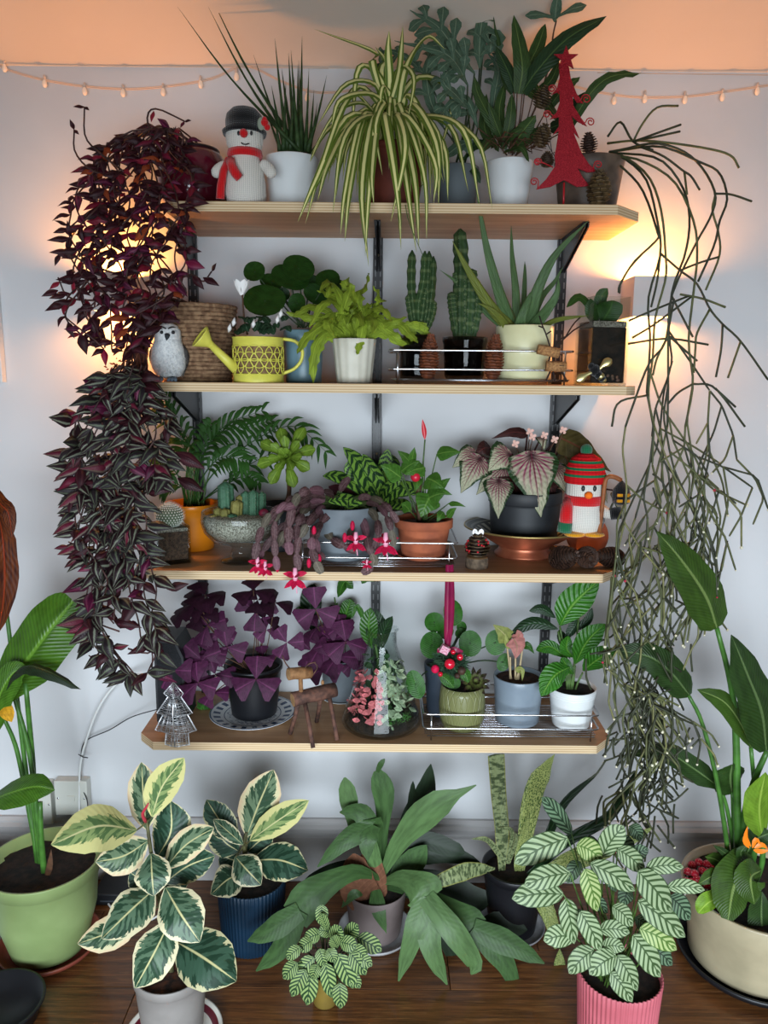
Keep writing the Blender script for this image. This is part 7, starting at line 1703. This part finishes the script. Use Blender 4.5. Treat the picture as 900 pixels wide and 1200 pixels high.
antler([(448,1030,-.03),(415,1022,-.10),(370,1045,-.15),(345,1075,-.17)], 44, [[(318,1090,-.19),(290,1103,-.19)], [(330,1110,-.19),(300,1138,-.19)]], 27, 0)
antler([(448,1034,-.03),(470,1030,-.08),(492,1040,-.12),(502,1055,-.13)], 50, [[(485,1095,-.17),(467,1150,-.18)], [(505,1110,-.18),(524,1154,-.19)], [(530,1090,-.18),(556,1128,-.19),(552,1142,-.19)]], 28, 2)
antler([(452,1040,0),(500,1050,-.06),(540,1075,-.12),(560,1092,-.14)], 40, [[(590,1125,-.16),(608,1167,-.17)], [(600,1108,-.16),(638,1129,-.17)]], 28, 0)
stag([(446,1030,-.01),(480,1005,0),(520,1000,0),(563,1011,0)], 26, 1); stag([(470,1000,0),(495,985,.01),(530,995,0),(545,1000,0)], 22, 1); stag([(446,1040,-.02),(438,1005,-.04),(437,972,-.045)], 18, 2, 'lance'); stag([(440,1035,-.03),(443,1065,-.08),(453,1094,-.09)], 19, 0, 'lance'); stag([(440,1035,-.02),(418,1042,-.06),(400,1064,-.07)], 21, 0, 'lance')
stag([(440,1020,.01),(410,1018,0),(370,1032,0),(355,1045,0)], 22, 1); stag([(455,1035,-.02),(480,1015,-.02),(500,990,-.02)], 30, 0, 'oval'); stag([(500,1085,-.06),(520,1100,-.08),(538,1145,-.09)], 16, 1); stag([(560,1080,-.04),(590,1085,-.05),(618,1090,-.05)], 30, 1, 'oval'); stag([(560,1095,-.05),(600,1125,-.08),(640,1150,-.08)], 22, 0); stag([(455,1040,0),(500,1040,.01),(545,1055,.01),(580,1050,.01)], 44, 1, 'oval')
for pts, w_ in (([(438,1062,-.03),(420,1040,-.06),(415,1000,-.04)], 44), ([(440,1062,-.02),(436,1030,-.04),(430,995,-.02)], 34)): lf(t, m_shield, pts, w_, 'round', n=12, m=6, wave=.03, cup=.2, name='shield_frond')
# ---- small patterned prayer plant in gold pot
def herring(name, dark, light, freq, slope, edge=.94, vary=.1, wid=.0, sharp=.08, rib=None):
    def f(m, u, v, s, r):
        ph = ((v-s*slope)*freq).frac()-.5; st_ = (ph.abs()*2.0+(v-.5).abs()*.3).sm(.42+wid, .42+wid+sharp*3); c_ = m.mix(st_, hexc(light), hexc(dark)); c_ = m.mix(s.sm(edge-.04, edge), c_, hexc(dark)); return m.mix(s.sm(.03, .09, 1.0, 0.0), c_, hexc(rib or dark))
    return leafmat(name, light, f, rough=.4, vary=vary, bumpv=.15)
m_cal = herring('pinstripe_leaf', '23402a', '86a26e', 7.0, .26, .98); m_cte = herring('fishbone_leaf', '3a5236', '8fa78e', 7.0, .26, .96, wid=.08); m_cte2 = herring('fishbone_leaf_yellow', '4a6a34', '98ae80', 7.0, .26, .94, wid=.08); m_cted = herring('fishbone_leaf_dark', '24382c', '62806e', 7.0, .26, .95, wid=.06)
c, rt, rb, h = floor_pot(381, 1184, 32, 28, 1150)
t = Thing('potted_pinstripe_plant', 'small prayer plant with zebra-striped leaves in a little gold pot', 'plant', c)
pot(t, c, rt, rb, h, simple('matt_gold_pot', '8a7434', '7a6630', 20, .4, metal=.3), soil=m_soil)
cl = [((364,1138),(360,1178),21), ((381,1128),(389,1169),18), ((396,1118),(414,1158),22), ((398,1152),(399,1182),18), ((358,1136),(342,1168),18), ((348,1128),(332,1147),17), ((368,1122),(348,1143),17), ((374,1112),(380,1133),15), ((396,1110),(388,1098),14), ((388,1104),(400,1086),18), ((404,1100),(420,1084),17), ((398,1104),(418,1110),17),
      ((418,1098),(447,1115),20), ((412,1110),(430,1124),16), ((410,1116),(429,1142),19), ((408,1140),(422,1158),14), ((377,1060),(377,1085),15), ((376,1094),(356,1102),16), ((366,1102),(350,1114),16), ((390,1094),(373,1090),14), ((384,1112),(392,1128),15), ((398,1124),(404,1134),14), ((372,1130),(366,1148),14), ((352,1110),(336,1124),14), ((400,1092),(394,1104),14), ((416,1120),(436,1132),15), ((384,1090),(376,1070),10)]
for i, (a, b, w_) in enumerate(cl):
    dy = -.03-.05*(((a[1]-1080)/80)+((i*7) % 3)*.15) if a[1] > 1100 else -.01-.01*(i % 3); bz = .0
    lf(t, m_cal, [(a[0], a[1], dy), ((a[0]+b[0])/2, (a[1]+b[1])/2-1, dy-.008), (b[0], b[1], dy-.010)], w_*1.05, 'round', n=8, m=4, fold=.08, wave=.02, nrm=(rv(-.2,.2), -.8, .6))
    st(t, m_stemdk, [(381+rv(-5, 5), 1142, 0), ((381+a[0])/2, (1140+a[1])/2-4, dy*.5), (a[0], a[1], dy)], .9)
# ---- snake plant in black pot
def f_san(m, u, v, s, r):
    n = m.noise(m.comb(u*1.6, v*26.0, r*20.0), 1.4, 4, .6); return m.mix(s.sm(.86, .9)*.6, m.mix(n.sm(.42, .56), hexc('3f4f38'), hexc('7f9070')), hexc('8a8f50'))
m_san = leafmat('banded_sword_leaf', '5c6e4a', f_san, rough=.4, vary=.08)
def f_san2(m, u, v, s, r):
    n = m.noise(m.comb(u*12.0, v*50.0, r*20.0), 1.6, 5, .7); return m.mix(n.sm(.45, .52), hexc('3c5a2c'), hexc('a3b478'))
m_san2 = leafmat('speckled_sword_leaf', '8a9a60', f_san2, rough=.4, vary=.08)
c, rt, rb, h = floor_pot(600, 1106, 72, 54, 1036, .006)
saucer('plant_saucer', 'thin grey saucer under the black snake plant pot', c, rb*1.42, simple('white_edge_saucer', 'a8a8aa', '7c7c80', 30, .4), .014)
t = Thing('potted_snake_plant', 'banded sword-leaved snake plant in a black plastic pot under the lowest shelf', 'plant', c)
pot(t, c, rt, rb, h, m_bpl, soil=m_soil, lip=.003, liph=.018, depth=.02)
for pts, w_, mt, pf, tw in (([(588,1020,0),(588,975,0),(584,930,.01),(581,884,.01)], 20, 0, [(0,.4),(.3,.85),(1,1)], 0), ([(608,1030,0),(616,975,0),(626,925,0),(640,898,-.01),(650,884,-.02)], 24, 1, [(0,.4),(.4,1),(.62,.95),(.8,.4),(1,.03)], 0), ([(580,1018,-.02),(548,1020,-.06),(515,1032,-.09),(477,1044,-.11)], 21, 0, 'lance', 0), ([(628,1020,-.01),(640,985,-.01),(662,940,-.02),(702,905,-.03)], 11, 2, 'strap', 0), ([(620,1025,-.02),(665,985,-.05),(715,955,-.07),(747,900,-.09)], 15, 2, 'strap', 0),
       ([(592,1012,0),(572,985,-.01),(552,983,-.02)], 7, 0, 'grass', 0), ([(594,1012,0),(600,975,0),(582,970,-.01)], 6, 0, 'grass', 0), ([(596,1012,0),(605,985,-.01),(604,975,-.01)], 5, 0, 'grass', 0), ([(640,1015,-.03),(680,1000,-.08),(735,985,-.10),(768,968,-.11)], 20, 1, 'lance', 0), ([(630,1035,-.03),(645,1020,-.05),(690,1005,-.07),(720,1000,-.07)], 20, 1, 'strap', 0), ([(618,1030,-.02),(640,1065,-.08),(655,1110,-.11)], 20, 1, [(0,.4),(.4,1),(1,.6)], 0), ([(656,1112,-.12),(655,1140,-.14),(652,1178,-.15)], 15, 1, 'oval', 0), ([(604,1025,0),(612,990,-.01),(620,950,-.01)], 14, 1, 'lance', 0)):
    lf(t, (m_san, m_san2, m_bopd)[mt] if mt < 2 else m_glod, pts, w_, pf, n=16, m=6, fold=-.15, thick=w_*.05, nrm=(.1, -1, .3))
# ---- fishbone prayer plant in pink ribbed pot
m_pinkp = simple('pink_ribbed_pot', 'b8606a', 'ac565f', 12, .5)
c, rt, rb, h = floor_pot(721, 1262, 96, 84, 1176)
t = Thing('potted_prayer_plant', 'large fishbone-leaved prayer plant in a pink ribbed pot, front right of the floor', 'plant', c)
pot(t, c, rt, rb, h, m_pinkp, soil=m_soil, rib=(56, .014), depth=.016)
cl = [((670,977),(635,934),21,3), ((665,982),(603,1012),31,0), ((668,1023),(614,1038),27,0), ((660,1048),(600,1053),30,0), ((663,1053),(673,1106),26,0), ((674,1098),(637,1102),26,0), ((680,1068),(704,1114),26,0), ((686,1018),(700,1068),25,1), ((692,1012),(744,1044),26,0), ((705,1004),(731,968),28,0), ((676,990),(706,1008),27,1), ((724,995),(756,1022),24,0), ((757,1018),(801,1016),20,0), ((782,1040),(826,1043),17,0),
      ((748,1021),(787,1069),36,0), ((748,1056),(803,1098),31,0), ((785,1050),(809,1078),26,3), ((750,1088),(793,1113),27,1), ((742,1096),(774,1145),31,0), ((718,1062),(742,1085),22,0), ((702,1090),(738,1093),20,0), ((706,1110),(732,1112),18,0), ((696,1113),(667,1141),26,0), ((722,1120),(691,1142),28,0), ((723,1120),(747,1161),25,0), ((716,1140),(741,1174),24,0), ((763,1112),(788,1131),22,3), ((720,985),(745,1000),22,3), ((700,1040),(690,1058),16,3), ((680,1010),(665,1035),18,3), ((735,1010),(760,995),18,3), ((735,1075),(728,1100),18,3), ((670,1070),(690,1090),20,3), ((765,1040),(780,1060),20,3), ((745,1075),(765,1095),20,3), ((700,985),(690,1000),20,3), ((738,1040),(730,1062),20,3), ((712,1020),(722,1045),18,3), ((690,1050),(712,1070),16,3), ((765,1085),(788,1098),18,3), ((738,968),(752,985),18,3)]
for i, (a, b, w_, mt) in enumerate(cl):
    dy = (-.10 if mt != 3 else -.03)-.03*((i*5) % 4)/4+.05*((a[1] < 1010)*1)
    lf(t, (m_cte, m_cte2, m_cte, m_cted)[mt], [(a[0], a[1], dy), ((a[0]+b[0])/2, (a[1]+b[1])/2-3, dy-.012), (b[0], b[1], dy-.014)], w_*.98, [(0,.12),(.1,.62),(.3,.95),(.5,1),(.72,.88),(.9,.5),(1,.03)], n=12, m=6, fold=.12, wave=.02, wf=2, nrm=(rv(-.15,.15), -.85, .55))
    bx = 716+((i*17) % 30)-12; st(t, m_stem, [(bx, 1168, 0), (bx*.6+a[0]*.4, 1168*.5+a[1]*.5, dy*.4), (a[0], a[1], dy)], 1.1, n=10)
# ---- big beige pot with bird of paradise
m_beige = M('beige_glazed_pot', rough=.3, coat=.2); o = m_beige.obj(); m_beige.col(m_beige.mix(m_beige.noise(o, 6, 4).sm(.3, .7), hexc('b3a688'), hexc('93896f'))); m_beige = m_beige.mat
k = mpp(FL(882, 1180, 0)); c = fp(882, 1180, 76*k)+Vector((0, 0, .008)); rt = wr(c, 172, .18); rb = wr(c, 150)*.98; h = hgt(c, 1100, rt)
saucer('plant_saucer', 'wide black saucer under the big beige pot', c, rb*1.16, m_bpl, .03)
t = Thing('bird_of_paradise_plant', 'tall broad-leaved plant in a big beige glazed pot at the right edge', 'plant', c)
t.part('pot', G().lathe([(rb*.7, .001), (rb*.9, 0), (rb*.97, .012), (rb*.985, h*.25), (rb+(rt-rb)*.6, h*.7), (rt, h*.985), (rt*.995, h), (rt*.955, h), (rt*.93, h*.9)], c, 72), m_beige); soil_disc(t, c+Vector((0, 0, h*.9)), rt*.94, m_soil)
m_b2 = leafmat('broad_leaf_olive', '35521f', rough=.35, rib='6a8450', veins=.15, vn=26, bumpv=.35, vary=.1); m_b3 = leafmat('broad_leaf_deep', '28431f', rough=.35, rib='55704a', veins=.12, vn=26, bumpv=.35); m_b4 = leafmat('broad_leaf_light', '6a9432', rough=.35, rib='8aae50', veins=.12, vn=20)
for pts, a, b in (([(866,1040,0),(864,960,0),(862,850,.0),(855,795,-.01),(840,736,-.02)], 5.5, 2.6), ([(868,1040,0),(872,960,-.01),(884,915,-.02),(899,880,-.03)], 4.5, 3), ([(856,1035,0),(850,975,-.02),(838,905,-.03),(822,845,-.03),(807,815,-.03)], 3.2, 2), ([(858,1035,0),(858,985,.02),(850,940,.02),(840,918,.02)], 3, 2), ([(862,1035,0),(860,980,.02),(858,928,.02)], 2.6, 2), ([(874,1040,0),(880,985,.0),(884,930,.0),(880,876,.0)], 3.2, 2.4), ([(866,1045,0),(866,1000,0),(868,960,0)], 7, 4.5), ([(876,1040,0),(888,980,-.03),(906,930,-.04)], 4, 3), ([(880,1045,0),(893,1010,-.02),(893,975,-.02)], 3.5, 3)): st(t, m_bops, pts, a, n=14, r2=b, seg=8)
for pts, w_, mt, pf in (([(840,736,-.02),(828,700,-.04),(800,658,-.05),(770,623,-.05)], 56, m_b2, [(0,.3),(.06,.75),(.3,1),(.6,.85),(.85,.45),(1,.04)]), ([(898,880,-.03),(893,835,-.05),(876,790,-.06),(857,744,-.06)], 54, m_b3, [(0,.3),(.1,.8),(.35,1),(.7,.75),(.9,.35),(1,.03)]),
      ([(808,815,-.03),(788,790,-.04),(762,770,-.04),(722,762,-.03)], 40, m_b3, [(0,.2),(.1,.85),(.4,1),(.7,.8),(.9,.5),(1,.05)]), ([(880,876,0),(868,848,-.01),(848,822,-.02),(817,808,-.02)], 26, m_b2, 'oval'), ([(842,922,.02),(812,900,.02),(780,882,.02),(738,884,.02)], 28, m_b3, [(0,.3),(.2,1),(.6,.9),(.85,.5),(1,.04)]),
      ([(858,930,.02),(856,912,.0),(858,896,-.01)], 42, m_b3, 'round'), ([(893,982,-.04),(890,945,-.06),(897,905,-.07)], 40, m_b4, 'oval'), ([(884,1010,-.04),(862,1035,-.10),(853,1078,-.13)], 56, m_b2, [(0,.3),(.15,.9),(.5,1),(.8,.75),(1,.25)]), ([(893,1045,-.08),(893,1085,-.12),(902,1132,-.13)], 34, m_b3, 'oval'), ([(858,1022,-.03),(840,1008,-.04),(826,1004,-.05)], 17, m_b2, 'lance'),
      ([(856,1030,-.04),(838,1026,-.08),(818,1036,-.09)], 18, m_b2, 'oval'), ([(845,1052,-.07),(830,1058,-.10),(818,1070,-.10)], 24, m_b4, 'round'), ([(864,1015,-.05),(850,1000,-.06),(835,990,-.06)], 10, m_b3, 'lance'), ([(892,1020,-.06),(880,1030,-.10),(884,1060,-.11)], 40, m_b2, 'oval'), ([(870,1010,-.02),(885,985,-.04),(905,975,-.05)], 30, m_b3, 'oval'), ([(875,1012,-.03),(868,1000,-.06),(876,990,-.06)], 14, m_b3, 'lance'), ([(850,1040,-.05),(842,1045,-.08),(836,1052,-.09)], 14, m_b2, 'oval')):
    lf(t, mt, pts, w_, pf, n=16, m=8, fold=.14, wave=.025, wf=2.5, nrm=(.1, -1, .35))
m_or = simple('orange_petal', 'ea7a14', rough=.4)
for pts in ([(880,992),(874,982),(876,968)], [(882,994),(886,984),(892,990)], [(884,994),(893,990),(900,995)], [(883,996),(892,998),(902,996)], [(878,994),(873,985),(874,975)]): lf(t, m_or, [(x, y, -.09) for x, y in pts], 6, 'lance', name='flower_petal', n=6)
# toadstool picks
m_rc = M('toadstool_cap', rough=.35); o = m_rc.obj(); vv = m_rc.node('ShaderNodeTexVoronoi', out=0, Vector=o, Scale=330.0); m_rc.col(m_rc.mix(vv.sm(.18, .26), (.85, .82, .8), hexc('b4102c'))); m_rc = m_rc.mat; m_wst = simple('white_stalk', 'd8d4cc', rough=.6)
for i, (x, y) in enumerate(((811,1014),(819,1011),(829,1013),(836,1016),(806,1022),(814,1024),(823,1021),(831,1023),(804,1033),(811,1034),(817,1031),(829,1038))):
    tz = c.z+h*.9; p = FL(x, y, tz+.022+(i % 3)*.006); k = mpp(p)
    q = Thing('toadstool_pick', 'tiny red and white toadstool pick in the beige pot\'s soil', 'decoration', Vector((p.x, p.y, tz)), 'toadstool picks in the beige pot')
    q.part('cap', G().lathe([(k*3, -k*1), (k*5.2, -k*1), (k*4.8, k*2), (k*3, k*4), (.0003, k*4.8)], p, 14), m_rc); q.part('stalk', G().tube([Vector((p.x, p.y, tz-.004)), p], k*1.2, 6), m_wst)
# ---- picture frame at the far left
a = W(-70, 312, WALL-.025); b = W(3, 448, WALL-.025)
t = Thing('picture_frame', 'white-framed picture on the wall, only its right edge in view', 'picture', ((a.x+b.x)/2, WALL-.01, (a.z+b.z)/2))
fw = .018
g = G(); g.box((a.x, WALL-.025, a.z-fw), (b.x, WALL-.002, a.z), .001).box((a.x, WALL-.025, b.z), (b.x, WALL-.002, b.z+fw), .001).box((a.x, WALL-.025, b.z+fw), (a.x+fw, WALL-.002, a.z-fw), .001).box((b.x-.006, WALL-.025, b.z+fw), (b.x, WALL-.002, a.z-fw), .001)
t.part('frame', g, m_white, smooth=False); t.part('print', G().box((a.x+fw, WALL-.012, b.z+fw), (b.x-.006, WALL-.004, a.z-fw)), simple('blurred_green_print', '8a9a7c', '4a5a48', 8, .5), smooth=False)
